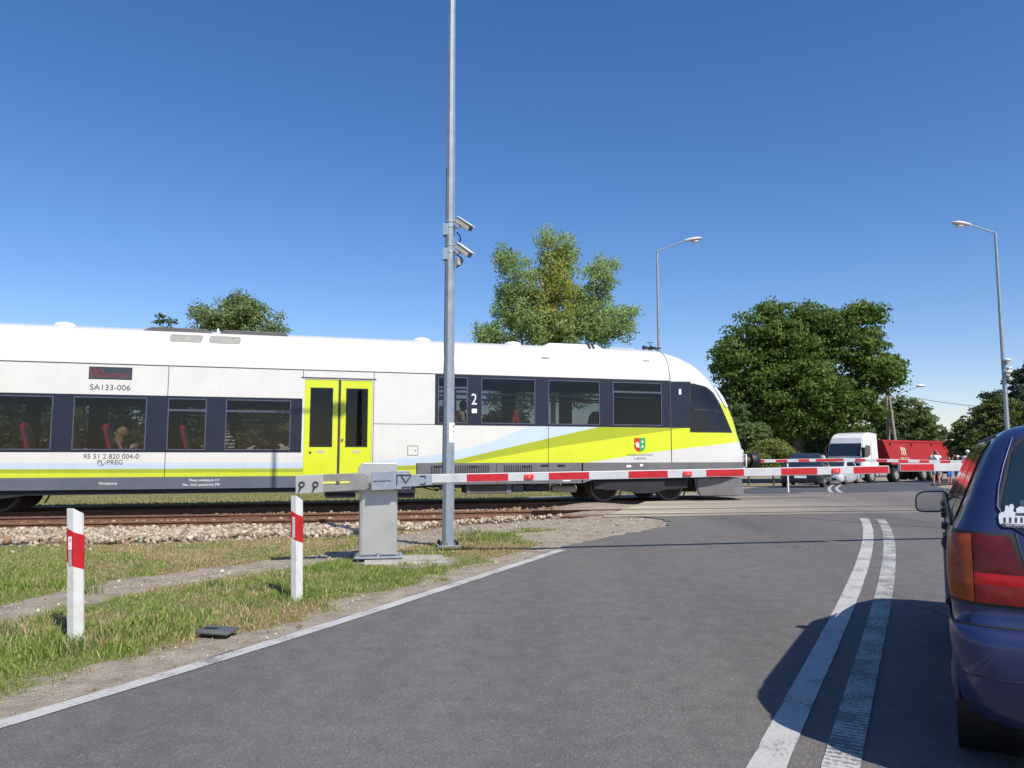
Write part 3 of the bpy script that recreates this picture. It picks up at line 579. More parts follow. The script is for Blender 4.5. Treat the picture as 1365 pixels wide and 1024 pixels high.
# livery
def livery(name, curves, cols_):
    m = bpy.data.materials.new(name); m.use_nodes = True; MAT[name] = m
    n = m.node_tree.nodes; L = m.node_tree.links; b = n['Principled BSDF']
    b.inputs['Roughness'].default_value = .35; b.inputs['Coat Weight'].default_value = .35; b.inputs['Coat Roughness'].default_value = .12
    tc = n.new('ShaderNodeTexCoord'); s = n.new('ShaderNodeSeparateXYZ'); L.new(tc.outputs['Object'], s.inputs[0])
    xs0, xs1 = X0 - 1, 9.0
    cur = None
    for pts, col in zip(curves, cols_):
        if cur is None:
            rgb = n.new('ShaderNodeRGB'); rgb.outputs[0].default_value = (*col, 1); cur = rgb.outputs[0]; continue
        acc = None
        for (xa, za), (xb, zb_) in zip(pts[:-1], pts[1:]):
            g_ = n.new('ShaderNodeMapRange'); g_.inputs[1].default_value = xa; g_.inputs[2].default_value = xb; g_.inputs[3].default_value = 0; g_.inputs[4].default_value = zb_ - za; L.new(s.outputs[0], g_.inputs[0])
            ad = n.new('ShaderNodeMath'); ad.operation = 'ADD'; L.new(g_.outputs[0], ad.inputs[0])
            if acc is None: ad.inputs[1].default_value = pts[0][1]
            else: L.new(acc, ad.inputs[1])
            acc = ad.outputs[0]
        lt = n.new('ShaderNodeMath'); lt.operation = 'LESS_THAN'; L.new(s.outputs[2], lt.inputs[0]); L.new(acc, lt.inputs[1])
        mx = n.new('ShaderNodeMix'); mx.data_type = 'RGBA'; L.new(lt.outputs[0], mx.inputs[0]); L.new(cur, mx.inputs[6]); mx.inputs[7].default_value = (*col, 1); cur = mx.outputs[2]
    nz = n.new('ShaderNodeTexNoise'); nz.inputs['Scale'].default_value = 2.2; nz.inputs['Detail'].default_value = 8; L.new(tc.outputs['Object'], nz.inputs['Vector'])
    d = n.new('ShaderNodeMapRange'); d.inputs[1].default_value = .35; d.inputs[2].default_value = .75; d.inputs[3].default_value = 1.0; d.inputs[4].default_value = .94; L.new(nz.outputs[0], d.inputs[0])
    mp = n.new('ShaderNodeMapping'); mp.inputs['Scale'].default_value = (14, 1, .5); L.new(tc.outputs['Object'], mp.inputs[0])
    n2 = n.new('ShaderNodeTexNoise'); n2.inputs['Scale'].default_value = 1; n2.inputs['Detail'].default_value = 5; L.new(mp.outputs[0], n2.inputs['Vector'])
    d2 = n.new('ShaderNodeMapRange'); d2.inputs[1].default_value = .5; d2.inputs[2].default_value = .8; d2.inputs[3].default_value = 1.0; d2.inputs[4].default_value = .965; L.new(n2.outputs[0], d2.inputs[0])
    vm = n.new('ShaderNodeVectorMath'); vm.operation = 'SCALE'; L.new(cur, vm.inputs[0]); L.new(d.outputs[0], vm.inputs['Scale'])
    v2 = n.new('ShaderNodeVectorMath'); v2.operation = 'SCALE'; L.new(vm.outputs[0], v2.inputs[0]); L.new(d2.outputs[0], v2.inputs['Scale'])
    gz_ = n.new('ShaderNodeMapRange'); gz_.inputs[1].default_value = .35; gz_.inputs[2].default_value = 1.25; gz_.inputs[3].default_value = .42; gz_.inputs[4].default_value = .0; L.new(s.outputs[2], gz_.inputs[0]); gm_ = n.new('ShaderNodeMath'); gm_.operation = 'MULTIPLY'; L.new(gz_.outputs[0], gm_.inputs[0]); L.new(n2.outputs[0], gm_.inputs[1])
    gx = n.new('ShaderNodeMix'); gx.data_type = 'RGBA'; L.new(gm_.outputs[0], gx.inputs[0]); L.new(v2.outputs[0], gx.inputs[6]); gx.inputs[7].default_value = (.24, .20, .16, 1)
    bp = n.new('ShaderNodeBump'); bp.inputs['Strength'].default_value = .25; bp.inputs['Distance'].default_value = .02; n4 = n.new('ShaderNodeTexNoise'); n4.inputs['Scale'].default_value = 1.1; n4.inputs['Detail'].default_value = 1; L.new(tc.outputs['Object'], n4.inputs['Vector']); L.new(n4.outputs[0], bp.inputs['Height']); L.new(bp.outputs[0], b.inputs['Coat Normal'])
    L.new(gx.outputs[2], b.inputs['Base Color']); return m
Cp = lambda pts: [(X0 - 1, T(*pts[0])[1])] + [T(*p) for p in pts]
zA = T(980, 533)[1]
cv_blue = Cp([(0, 617.5), (200, 617.2), (400, 617), (497, 616), (560, 609), (610, 601), (655, 589), (705, 568.5), (720, 562)]) + [(13, T(720, 545)[1])]
cv_ol = Cp([(0, 625.6), (200, 625.2), (400, 624.6), (497, 622.5), (560, 620), (608, 613), (730, 584.7), (795, 570), (808, 566)]) + [(tx(895), T(895, 566)[1]), (tx(915), T(915, 566)[1]), (tx(958), T(958, 541)[1]), (13, zA)]
cv_go = Cp([(0, 630.9), (200, 630.4), (400, 629.4), (497, 627), (560, 626), (620, 617), (730, 597.5), (895, 573.5), (918, 569.5)]) + [(tx(940), T(940, 552)[1]), (tx(958), T(958, 537)[1]), (13, zA + .02)]
cv_wh = Cp([(0, 637.5), (200, 636.5), (400, 634.5), (560, 640), (700, 640), (780, 617.2), (870, 603), (988, 589)]) + [(13, T(1010, 583.5)[1])]
WHT = (.66, .65, .60); WHL = (.60, .59, .56)
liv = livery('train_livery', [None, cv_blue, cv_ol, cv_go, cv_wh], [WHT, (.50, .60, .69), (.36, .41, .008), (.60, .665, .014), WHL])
seam = pmat('seam_dark', (.05, .05, .055), .7)
bandm = pmat('window_band_blue_black', (.013, .017, .032), .35, 0, .1, 3, coat=.15, spec=.35)
framem = pmat('window_frame', (.07, .08, .11), .4)
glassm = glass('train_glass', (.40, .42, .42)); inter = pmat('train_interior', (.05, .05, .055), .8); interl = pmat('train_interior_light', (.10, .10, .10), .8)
gold = pmat('door_lime', (.60, .665, .014), .32, 0, .04, 3, coat=.35, dirt=(.5, .5, .1, .15))
skirtm = pmat('skirt_grey', (.105, .115, .14), .45, 0, .08, 3, dirt=(.10, .095, .09, .6), dscale=2)
skirt2 = pmat('skirt_grey_dusty', (.13, .13, .135), .5, 0, .1, 3, dirt=(.11, .10, .09, .6), dscale=2)
def rectxz(px0, py0, px1, py1):
    x0, z1 = T(px0, py0); x1, z0 = T(px1, py1); return x0, x1, z0, z1
# window bands and doors, in local metres
zlb = T(200, 603)[1]; zlt = T(200, 527.2)[1]; zrb = T(700, 568)[1]; zrt = ZG - .01
bands = [(X0 + 1.5, tx(401.5), zlb, zlt), (tx(580), tx(945), zrb, zrt)]
zdt = T(450, 505.3)[1]; zdb = T(450, 641)[1]; xd0, xd1 = tx(402.5), tx(497)
ZB = T(400, 634.6)[1]; ZBR = T(600, 617.3)[1]
holes = [(bands[0][0] + .02, bands[0][1] - .02, zlb + .02, zlt - .02), (bands[1][0] + .02, tx(893), zrb + .02, zrt - .02), (xd0 + .03, xd1 - .03, zdb, zdt - .02)]
def holed(mb, x0, x1, z0, z1, hs, y, mi=0, flip=False):
    xs = sorted({x0, x1, *[h[0] for h in hs], *[h[1] for h in hs]}); zs = sorted({z0, z1, *[h[2] for h in hs], *[h[3] for h in hs]})
    xs = [v for v in xs if x0 <= v <= x1]; zs = [v for v in zs if z0 <= v <= z1]
    for a, b in zip(xs[:-1], xs[1:]):
        for c, d in zip(zs[:-1], zs[1:]):
            mx, mz = (a + b) / 2, (c + d) / 2
            if any(h[0] < mx < h[1] and h[2] < mz < h[3] for h in hs): continue
            q = [(a, y, c), (b, y, c), (b, y, d), (a, y, d)]; mb.add(q[::-1] if flip else q, [(0, 1, 2, 3)], mi)
mb = MB()
for sg in (-1, 1):
    XS_ = tx(555)
    holed(mb, X0, XG, ZBR, ZG, holes, sg * HW, 0, sg > 0); holed(mb, X0, XS_, ZB, ZBR, holes, sg * HW, 0, sg > 0)
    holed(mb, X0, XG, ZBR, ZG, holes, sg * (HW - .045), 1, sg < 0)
    for h in holes[:2]:                                            # reveals
        for (a, b) in (((h[0], h[2]), (h[1], h[2])), ((h[0], h[3]), (h[1], h[3])), ((h[0], h[2]), (h[0], h[3])), ((h[1], h[2]), (h[1], h[3]))):
            mb.add([(a[0], sg * HW, a[1]), (b[0], sg * HW, b[1]), (b[0], sg * (HW - .045), b[1]), (a[0], sg * (HW - .045), a[1])], [(0, 1, 2, 3)], 1)
    mb.add([(X0, sg * HW, ZB), (XS_, sg * HW, ZB), (XS_, sg * (HW - .1), ZB), (X0, sg * (HW - .1), ZB)], [(0, 1, 2, 3)], 1)
ys = [1.45, 1.447, 1.435, 1.40, 1.33, 1.2, 1.0, .7, .35, 0, -.35, -.7, -1.0, -1.2, -1.33, -1.4, -1.435, -1.447, -1.45]
zs_ = [ZG, ZG + .03] + [roofz(y) for y in ys[2:-2]] + [ZG + .03, ZG]
mb.grid([[(x, y, z) for y, z in zip(ys, zs_)] for x in np.linspace(X0, XG, 14)])
# nose
nzl = [.32, .5, .7, .9, 1.1, 1.3, 1.5, 1.7, 1.9, 2.1, 2.3, 2.5, 2.7, 2.9, 3.0, ZG, ZG + .12, ZG + .3, ZG + .48, ZG + .66, ZG + .79, ZG + .88, ZG + .925, ZG + .938]
YN = -1.0
nf_ = [(990, 640), (990.5, 612), (986, 590), (981, 572), (975, 555), (969, 540), (963, 528), (957, 517), (950, 506), (943, 498), (935, 491), (926, 485), (914, 479), (902, 474.5), (890, 471), (880, 469.5)]
nfx = [T(a, b, YN) for a, b in nf_]
nzx = [p[1] for p in nfx]; nxx = [p[0] for p in nfx]
def NF(z): return max(XG + .02, pl(nzx, nxx, z) + pl([1.1, 1.7, 2.4, 3.2], [.22, .17, .19, .0], z))
def nose(z, u, off=0.0):
    """u 0..1 from the side seam round to the centre of the front"""
    W = halfw(z); F = NF(z); k = min(1.75, F - XG); xs = F - k; L1_ = xs - XG; arc = 1.57 * (W + k) / 2; tot = L1_ + arc; s_ = u * tot
    if s_ <= L1_ and L1_ > 1e-6: return Vector((XG + s_, -W - off, z))
    ph = (s_ - L1_) / arc * math.pi / 2; e = .62; c_, sn = max(0, math.cos(ph)), max(0, math.sin(ph))
    p = Vector((xs + k * sn ** e, -W * c_ ** e, z)); return p + Vector((sn, -c_, 0)) * off
def nose_side(x, z, off=0.0):
    """the point of the nose's near side at length x"""
    lo, hi = 0.0, 1.0
    for _ in range(26):
        m_ = (lo + hi) / 2
        if nose(z, m_).x < x: lo = m_
        else: hi = m_
    return nose(z, lo, off)
us = np.concatenate([np.linspace(0, .55, 10), np.linspace(.58, 1, 22)])
nz_rows = []
for z in nzl:
    half = [nose(z, u) for u in us]; nz_rows.append([(p.x, p.y, p.z) for p in half] + [(p.x, -p.y, p.z) for p in half[::-1][1:]])
k0 = sum(1 for z in nzl if z < ZBR); nz_rows = [[(x, y, ZBR) for x, y, z in nz_rows[k0 - 1]]] + nz_rows[k0:]
mb.grid(nz_rows)
body = mb.build('body', [liv, inter], train)
m_ = body.modifiers.new('s', 'WEIGHTED_NORMAL') if False else None
# interior
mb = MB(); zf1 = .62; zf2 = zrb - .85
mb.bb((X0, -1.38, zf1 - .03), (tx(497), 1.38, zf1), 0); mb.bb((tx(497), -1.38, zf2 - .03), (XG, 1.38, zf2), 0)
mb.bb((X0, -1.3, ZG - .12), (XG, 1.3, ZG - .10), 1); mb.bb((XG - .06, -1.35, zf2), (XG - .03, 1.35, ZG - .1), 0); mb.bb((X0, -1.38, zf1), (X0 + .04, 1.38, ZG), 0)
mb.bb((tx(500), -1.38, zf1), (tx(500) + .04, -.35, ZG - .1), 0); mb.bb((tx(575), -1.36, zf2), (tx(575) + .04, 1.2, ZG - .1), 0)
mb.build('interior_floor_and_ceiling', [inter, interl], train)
mb = MB()
for px in (20, 110, 240, 350, 470, 640, 730, 815):
    x = tx(px, -.35); mb.cyl((x, -.35, zf1), (x, -.35, ZG - .1), .016, n=8)
for y in (-.9, .9): mb.bb((X0 + 1, y - .12, ZG - .42), (tx(890), y + .12, ZG - .39))
mb.build('handrail', pmat('yellow_grey_rail', (.35, .35, .33), .4, .5), train)
# dark bands with windows
def band(b, sg, wins):
    mb = MB(); y = sg * (HW + .004)
    hs = [(w_[0], w_[1], b[2] + .045, b[3] - .05) for w_ in wins]
    holed(mb, b[0], b[1], b[2], b[3], hs, y, 0, sg > 0); holed(mb, b[0], b[1], b[2], b[3], hs, sg * (HW - .04), 0, sg < 0)
    for h in hs:
        for (a, c) in (((h[0], h[2]), (h[1], h[2])), ((h[0], h[3]), (h[1], h[3])), ((h[0], h[2]), (h[0], h[3])), ((h[1], h[2]), (h[1], h[3]))):
            mb.add([(a[0], y, a[1]), (c[0], y, c[1]), (c[0], sg * (HW - .04), c[1]), (a[0], sg * (HW - .04), a[1])], [(0, 1, 2, 3)])
    mb.build('window_band', bandm, train)
    for h, w_ in zip(hs, wins):
        g = MB(); g.add([(h[0], sg * (HW - .006), h[2]), (h[1], sg * (HW - .006), h[2]), (h[1], sg * (HW - .006), h[3]), (h[0], sg * (HW - .006), h[3])], [(0, 1, 2, 3)])
        g = g.build('window', glassm, train); f = MB(); t = .022; yy = (sg * (HW + .002), sg * (HW + .012))
        for a in ((h[0], h[2], h[0] + t, h[3]), (h[1] - t, h[2], h[1], h[3]), (h[0] + t, h[2], h[1] - t, h[2] + t), (h[0] + t, h[3] - t, h[1] - t, h[3])): f.bb((a[0], yy[0], a[1]), (a[2], yy[1], a[3]))
        if w_[2]: zt = h[2] + (h[3] - h[2]) * .77; f.bb((h[0] + t, yy[0], zt - .022), (h[1] - t, yy[1], zt + .022))
        f.build('window_frame', framem, g)
wl = [(tx(a), tx(b), c) for a, b, c in ((-105, -35, 0), (-12, 67.5, 0), (95, 193.5, 0), (221.5, 273.5, 1), (299, 386.5, 1))]
wl = [(X0 + 2 + i * 2.2, X0 + 3.6 + i * 2.2, 0) for i in range(int((tx(-115) - X0 - 2) / 2.2))] + wl
wr = [(tx(a), tx(b), c) for a, b, c in ((583, 623, 1), (641, 713.5, 0), (731, 800, 0), (817.5, 883, 1))]
for sg in (-1, 1): band(bands[0], sg, wl); band((bands[1][0], tx(894.5), bands[1][2], bands[1][3]), sg, wr)
def npatch(poly, off, name, mat, n_=10, th=True):
    """patch laid on the nose's near side from four photo corners (tl, tr, br, bl)"""
    (x0, z0), (x1, z1), (x2, z2), (x3, z3) = poly; mb = MB()
    rows = []
    for i in range(n_ + 1):
        v = i / n_; row = []
        for k in range(n_ + 1):
            u = k / n_; xa = x0 + (x1 - x0) * u; za = z0 + (z1 - z0) * u; xb = x3 + (x2 - x3) * u; zb = z3 + (z2 - z3) * u
            row.append(tuple(nose_side(xa + (xb - xa) * v, za + (zb - za) * v, off)))
        rows.append(row)
    mb.grid(rows)
    o = mb.build(name, mat, train); o2 = o.copy(); o2.data = o.data.copy(); COL.objects.link(o2)
    for v_ in o2.data.vertices: v_.co.y *= -1
    o2.data.flip_normals(); return o
cabg = pmat('cab_glass', (.012, .014, .017), .06, 0, .1, 2, coat=1, spec=.8)
zb_ = zrb; zt_ = T(905, 509)[1]
npatch([(XG + .012, zrt), (T(920, 512, -1.42)[0], zt_ + .01), (T(920, 571, -1.42)[0], zb_), (XG + .012, zb_)], .005, 'window_band', bandm)
def cabwin(name, mat, off, g):
    zr = [T(975, 577, -1.25)[1], T(965, 555, -1.25)[1], T(956, 535, -1.25)[1], T(951, 524, -1.27)[1], T(945, 517, -1.3)[1], T(936, 513, -1.35)[1], T(926, 511.5, -1.4)[1]]; xr = [T(975, 577, -1.25)[0], T(965, 555, -1.25)[0], T(956, 535, -1.25)[0], T(950.5, 524, -1.27)[0], T(943, 517, -1.3)[0], T(934, 513, -1.35)[0], T(924, 511.5, -1.4)[0]]
    z0, z1 = zr[0] + g, zr[-1] - g; mb = MB(); rows = []; xl_ = T(918.5, 550, -1.42)[0] + g
    for v in np.linspace(0, 1, 22):
        z = z0 + (z1 - z0) * v; x1 = pl(zr, xr, z + g * .5) - g * 1.3; rows.append([tuple(nose_side(xl_ + (x1 - xl_) * u, z, off)) for u in np.linspace(0, 1, 14)])
    mb.grid(rows[::-1]); o = mb.build(name, mat, train); o2 = o.copy(); o2.data = o.data.copy(); COL.objects.link(o2)
    for v_ in o2.data.vertices: v_.co.y *= -1
    o2.data.flip_normals(); return o
cabwin('cab_window_surround', blk, .008, 0); cabwin('cab_window', pmat('cab_side_glass', (.012, .014, .018), .12, 0, .15, 2, spec=.35), .014, .055)
mb = MB(); mb.tube([tuple(nose_side(T(x, y, -1.38)[0], T(x, y, -1.38)[1], .018)) for x, y in ((922, 546.5), (935, 547), (958, 548.5))], .009, 6); mb.build('window_rail', pmat('window_frame', (.07, .08, .11), .4), train)
npatch([T(904.5, 519, -1.44), T(907.5, 519, -1.44), T(907.5, 526, -1.44), T(904.5, 526, -1.44)], .009, 'white_marker', whitep, 2)
# windscreen, wrapped round the front
mb = MB(); rows = []
for z in np.linspace(T(975, 575)[1], ZG + .05, 14):
    row = []
    for u in np.linspace(.80, 1, 10): row.append(nose(z, u, .008))
    rows.append([tuple(p) for p in row] + [(p.x, -p.y, p.z) for p in row[::-1][1:]])
mb.grid(rows); mb.build('windscreen', cabg, train)
for sg in (-1, 1):
    mb = MB(); p = nose(1.25, .86, .01); mb.ball((p.x, sg * abs(p.y), 1.25), (.06, .14, .10), 12); mb.build('headlight', pmat('lamp_glass', (.6, .62, .65), .1, 0, .1, 5, coat=1), train)
# mirror-like light-blue fairing on the windscreen pillar
mb = MB(); rows = []
for (a, b_) in (((955, 514), (951, 516)), ((960, 528), (955, 528)), ((964, 543), (960, 541))):
    p = nose_side(T(*a, -1.1)[0], T(*a, -1.1)[1], .03); q_ = nose_side(T(*b_, -1.1)[0], T(*b_, -1.1)[1], .03); rows.append([tuple(q_), tuple(p + Vector((.03, -.03, 0)))])
mb.grid(rows); mb.build('pillar_fairing', pmat('pale_blue_paint', (.60, .72, .82), .35, 0, .05, 3), train)
# seams
def seamline(name, pts, wd=.014, off=.0015, y=None):
    mb = MB(); y0 = -(HW + off)
    for a, b in zip(pts[:-1], pts[1:]):
        a = Vector(a); b = Vector(b); t = (b - a).normalized(); nn = Vector((-t.y, t.x)) * wd / 2
        q = [a + nn, b + nn, b - nn, a - nn]; mb.prism([(p.x, p.y) for p in q], 'y', y0, y0 + .003) if False else mb.add([(p.x, y0, p.y) for p in q], [(0, 1, 2, 3)])
    return mb.build(name, seam, train)
seamline('gutter_strip', [(X0, ZG), (XG, ZG)], .022, .0025)
for px, a, b in ((220.5, 488, 653), ): seamline('panel_seam', [(tx(px), T(px, a)[1]), (tx(px), T(px, b)[1])])
seamline('panel_seam', [(tx(731), zrb), (tx(731), ZBR)]); seamline('panel_seam', [T(497, 565), T(580, 566)])
seamline('panel_seam', [(tx(402), ZG), (tx(402), zdt)]); seamline('panel_seam', [(tx(497), ZG), (tx(497), T(497, 616)[1])])
seamline('panel_seam', [(xd0 - .05, zdt + .01), (xd1 + .05, zdt + .01)], .03, .003); seamline('panel_seam', [(tx(579.5), zrb), (tx(579.5), zrt)])
mb = MB()                                                          # joint between saloon and cab shell, over the roof
for pr in ((-.011, .011),):
    P = [(-HW, z) for z in np.linspace(ZBR, ZG, 6)] + [(-y, z) for y, z in zip(ys[1:], zs_[1:])]
    mb.grid([[(XG + pr[0] + (0 if z <= ZG + .01 else -.0), y * 1.002, z + (.003 if z > ZG else 0)), (XG + pr[1], y * 1.002, z + (.003 if z > ZG else 0))] for y, z in P])
mb.build('panel_seam', seam, train)
for a in ((T(543.5, 594.5), T(557, 594.5), T(557, 607), T(543.5, 607)),):
    x0, z1 = a[0]; x1, z0 = a[2]; q = [(x0, z0), (x0, z1), (x1, z1), (x1, z0), (x0, z0)]
    seamline('hatch', q, .012); seamline('hatch_handle', [(x1 - .06, (z0 + z1) / 2 - .012), (x1 - .06, (z0 + z1) / 2 + .012)], .03)
# doors
def door(px0, px1, gx0, gx1):
    x0, x1 = tx(px0), tx(px1); mb = MB(); yo = -(HW - .012); g0, g1 = tx(gx0), tx(gx1); zt = T(450, 517.3)[1]; zb = T(450, 596)[1]
    for a in ((x0, zdb + .02, g0, zdt - .02), (g1, zdb + .02, x1, zdt - .02), (g0, zdb + .02, g1, zb), (g0, zt, g1, zdt - .02)): mb.bb((a[0], yo, a[1]), (a[2], yo + .04, a[3]))
    d = mb.build('door', gold, train); m2 = MB(); m2.add([(g0, yo + .006, zb), (g1, yo + .006, zb), (g1, yo + .006, zt), (g0, yo + .006, zt)], [(0, 1, 2, 3)]); m2.build('door_glass', glassm, d)
    f = MB(); t = .025
    for a in ((g0, zb, g0 + t, zt), (g1 - t, zb, g1, zt), (g0 + t, zb, g1 - t, zb + t), (g0 + t, zt - t, g1 - t, zt)): f.bb((a[0], yo - .004, a[1]), (a[2], yo + .01, a[3]))
    f.build('door_glass_seal', blk, d); xm = (x0 + x1) / 2; zs0 = T(450, 602)[1]
    s_ = MB(); s_.bb((xm - .07, yo - .003, zs0 - .03), (xm + .09, yo, zs0 + .025)); s_.build('sticker', pmat('grey_sticker', (.45, .45, .38), .6), d)
    return d
d1_ = door(404.5, 449.5, 412, 442.5); d2_ = door(453, 496, 460, 489.5)
kb = MB(); x, z = T(413.5, 603); kb.cyl((x, -(HW - .012), z), (x, -(HW + .012), z), .022, n=12); kb.build('button', blk, d1_)
kb = MB(); x, z = T(456.3, 586); kb.cyl((x, -(HW - .012), z), (x, -(HW + .015), z), .03, n=14); kb.build('door_button', pmat('button_grey', (.25, .25, .22), .4, .3), d2_)
mb = MB(); mb.bb((tx(449.5), -(HW - .02), zdb), (tx(453), -(HW - .05), zdt)); mb.bb((xd0, -(HW - .05), zdb - .05), (xd1, -(HW - .2), zdb + .02)); mb.build('door_gap_seal', pmat('brown_seal', (.05, .04, .035), .7), train)
mb = MB(); mb.bb((xd0 + .0, HW - .01, zdb), (xd1, HW - .03, zdt)); mb.build('far_door', gold, train)
# display, lettering, emblem
x0, x1, z0, z1 = rectxz(119, 488.5, 176, 506.5)
mb = MB(); mb.bb((x0, -(HW + .008), z0), (x1, -(HW - .01), z1)); disp = mb.build('destination_display', pmat('display_dark', (.02, .018, .022), .12, 0, .3, 5, coat=1), train, .004)
mb = MB(); r = random.Random(4)
for k in range(26):
    for j in range(6):
        if (j > 2 or k < 9) and r.random() < .75: mb.bb((x0 + .03 + k * (x1 - x0 - .06) / 26, -(HW + .0095), z1 - .04 - j * (z1 - z0 - .07) / 6), (x0 + .03 + (k + .72) * (x1 - x0 - .06) / 26, -(HW + .0085), z1 - .04 - (j + .7) * (z1 - z0 - .07) / 6))
mb.build('led_dots', pmat('dull_red_led', (.22, .03, .03), .5), disp)
def ttxt(name, body, px, py, hpx, mat, align='CENTER', wide=1.0, parent=train, off=.003):
    x, z = T(px, py); zz = T(px, py - hpx)[1] - z
    return text(name, body, zz, mat, parent, frame((x, -(HW + off), z), (1, 0, 0), (0, -1, 0)), align, .0008, wide)
ink = pmat('dark_lettering', (.04, .04, .045), .6)
ttxt('lettering', 'SA133-006', 147, 517, 7.6, ink, wide=1.05); ttxt('lettering', '95 51 2 820 004-0', 148.5, 608.8, 6.6, ink, wide=.99); o = ttxt('lettering', 'PL-PREG', 146.8, 616.6, 6.2, ink, wide=1.0)
mb = MB(); x0, z0 = T(131, 621); x1, _ = T(139, 621); mb.bb((x0, -(HW + .003), z0), (x1, -(HW + .001), z0 + .008)); mb.build('underline', ink, train)
ttxt('lettering', 'Klimatyzacja', 144, 644.5, 3.3, whitep, off=.0065); ttxt('lettering', 'Miejsc siedzących 131', 293, 640, 3.1, whitep, 'RIGHT', off=.0065); ttxt('lettering', 'Max. ilość pasażerów 290', 293, 646, 3.1, whitep, 'RIGHT', off=.0065)
t2 = ttxt('class_number', '2', 632, 533, 15, whitep, wide=.8, off=.0065)
mb = MB(); x0, x1, z0, z1 = rectxz(628.8, 545.0, 635.6, 550.8); mb.bb((x0, -(HW + .008), z0), (x1, -(HW + .004), z1)); mb.build('pictogram', whitep, train)
ttxt('lettering', 'WOJEWÓDZTWO', 853, 606.8, 2.6, ink, wide=1.25); ttxt('lettering', 'LUBUSKIE', 853, 611.4, 2.6, ink, wide=1.1)
def shield(x0, x1, z0, z1, half):
    P = []; cx = (x0 + x1) / 2; w_ = (x1 - x0) / 2
    for a in np.linspace(0, math.pi / 2, 9): P.append((cx + half * w_ * math.cos(a), z0 + (z1 - z0) * .42 - (z1 - z0) * .42 * math.sin(a)))
    return [(cx, z1), (cx + half * w_, z1)] + P
x0, z1 = T(845.2, 584); x1, z0 = T(860.3, 602.3); em = empty('emblem', (0, 0, 0)); em.parent = train; y0 = -(HW + .0035)
for half, col, nm in ((-1, (.55, .02, .02), 'red_half'), (1, (.02, .30, .06), 'green_half')):
    P = shield(x0, x1, z0, z1, half); mb = MB(); mb.add([(a, y0, b) for a, b in P], [tuple(range(len(P)))]); mb.build(nm, pmat(nm + '_paint', col, .4), em)
cx = (x0 + x1) / 2; W_ = x1 - x0; H_ = z1 - z0; mb = MB()
def blob(mb, cx, cz, P, s_): mb.add([(cx + a * s_, y0 - .0015, cz + b * s_) for a, b in P], [tuple(range(len(P)))])
blob(mb, cx - W_ * .21, z0 + H_ * .52, [(.05, 1.0), (.3, .85), (.22, .45), (.75, .2), (.5, -.3), (.75, -.8), (.2, -1.15), (-.05, -.75), (-.5, -.9), (-.35, -.3), (-.8, .1), (-.5, .75), (-.1, .5), (-.15, .85)], W_ * .24)
for dz in (.73, .38):
    st_ = []
    for i in range(10): a = math.pi / 2 + i * math.pi / 5; q = (1, .45)[i % 2]; st_.append((q * math.cos(a), q * math.sin(a)))
    blob(mb, cx + W_ * .24, z0 + H_ * dz, st_, W_ * .15)
mb.build('eagle_and_stars', pmat('emblem_cream', (.78, .78, .66), .5), em)
# skirts
def skirt_piece(name, px0, px1, ztop, zbot, mat, seams=(), y=-(HW + .0)):
    x0, x1 = (tx(px0) if px0 > -900 else X0), tx(px1); m2 = MB(); m2.bb((x0, -y + .004, zbot), (x1, -y - .05, ztop)); m2.build(name, mat, train); mb = MB(); mb.bb((x0, y - .004, zbot), (x1, y + .05, ztop)); return mb.build(name, mat, train)
zsk = T(300, 651)[1]; skirt_piece('skirt', -999, 401, ZB - .002, zsk, skirtm); skirt_piece('skirt', 404, 497, zdb - .004, zsk, skirtm); skirt_piece('skirt', 499, 553, ZB, zsk + .02, skirtm)
zs1 = T(700, 645)[1]; zs2 = T(850, 634)[1]; zs3 = T(850, 627)[1]
sk = skirt_piece('skirt', 555.5, 775, ZBR - .002, zs1, skirt2); skirt_piece('skirt', 777, 932, ZBR - .002, zs3, skirt2)
mb = MB(); xg0, xg1 = tx(777), tx(800); mb.prism([(xg0, zs1), (xg0, zs3), (tx(932), zs3), (xg1 + .35, zs3 - .02)], 'y', -(HW + .002), -(HW - .045)); mb.build('skirt', skirt2, train)
for px0, px1 in ((575, 590), (607, 655), (672, 713)):
    mb = MB(); x0, x1 = tx(px0), tx(px1); z1 = T(620, 620.5)[1]; z0 = T(620, 632)[1]; k = int((x1 - x0) / .055)
    for i in range(k): mb.bb((x0 + i * .055, -(HW + .012), z0), (x0 + i * .055 + .026, -(HW + .0045), z1))
    mb.build('vent_slats', pmat('vent_dark', (.02, .02, .022), .6), sk)
mb = MB()
for px in (585, 631, 702): x = tx(px); z = T(px, 622)[1]; mb.bb((x - .10, -(HW + .016), z - .015), (x + .10, -(HW + .013), z + .02))
for px, w_ in ((726, .10), (748, .10)): x = tx(px); z = T(px, 620.5)[1]; mb.bb((x - w_, -(HW + .012), z - .03), (x + w_, -(HW + .0045), z + .02))
mb.build('vent_handle', blk, sk); mb = MB()
for px in (556, 662, 690, 731): x = tx(px); mb.bb((x - .006, -(HW + .0065), zs1), (x + .006, -(HW + .0045), ZBR))
mb.build('skirt_seam', blk, sk)
mb = MB(); x0, x1, z0, z1 = rectxz(750, 638.5, 760, 641.5); mb.bb((x0, -(HW + .01), z0), (x1, -(HW + .0045), z1)); x0, x1, z0, z1 = rectxz(835, 620, 841, 623); mb.bb((x0, -(HW + .01), z0), (x1, -(HW + .0045), z1)); x0, x1, z0, z1 = rectxz(853, 619, 857, 621.5); mb.bb((x0, -(HW + .01), z0), (x1, -(HW + .0045), z1)); mb.build('data_plate', whitep, sk)
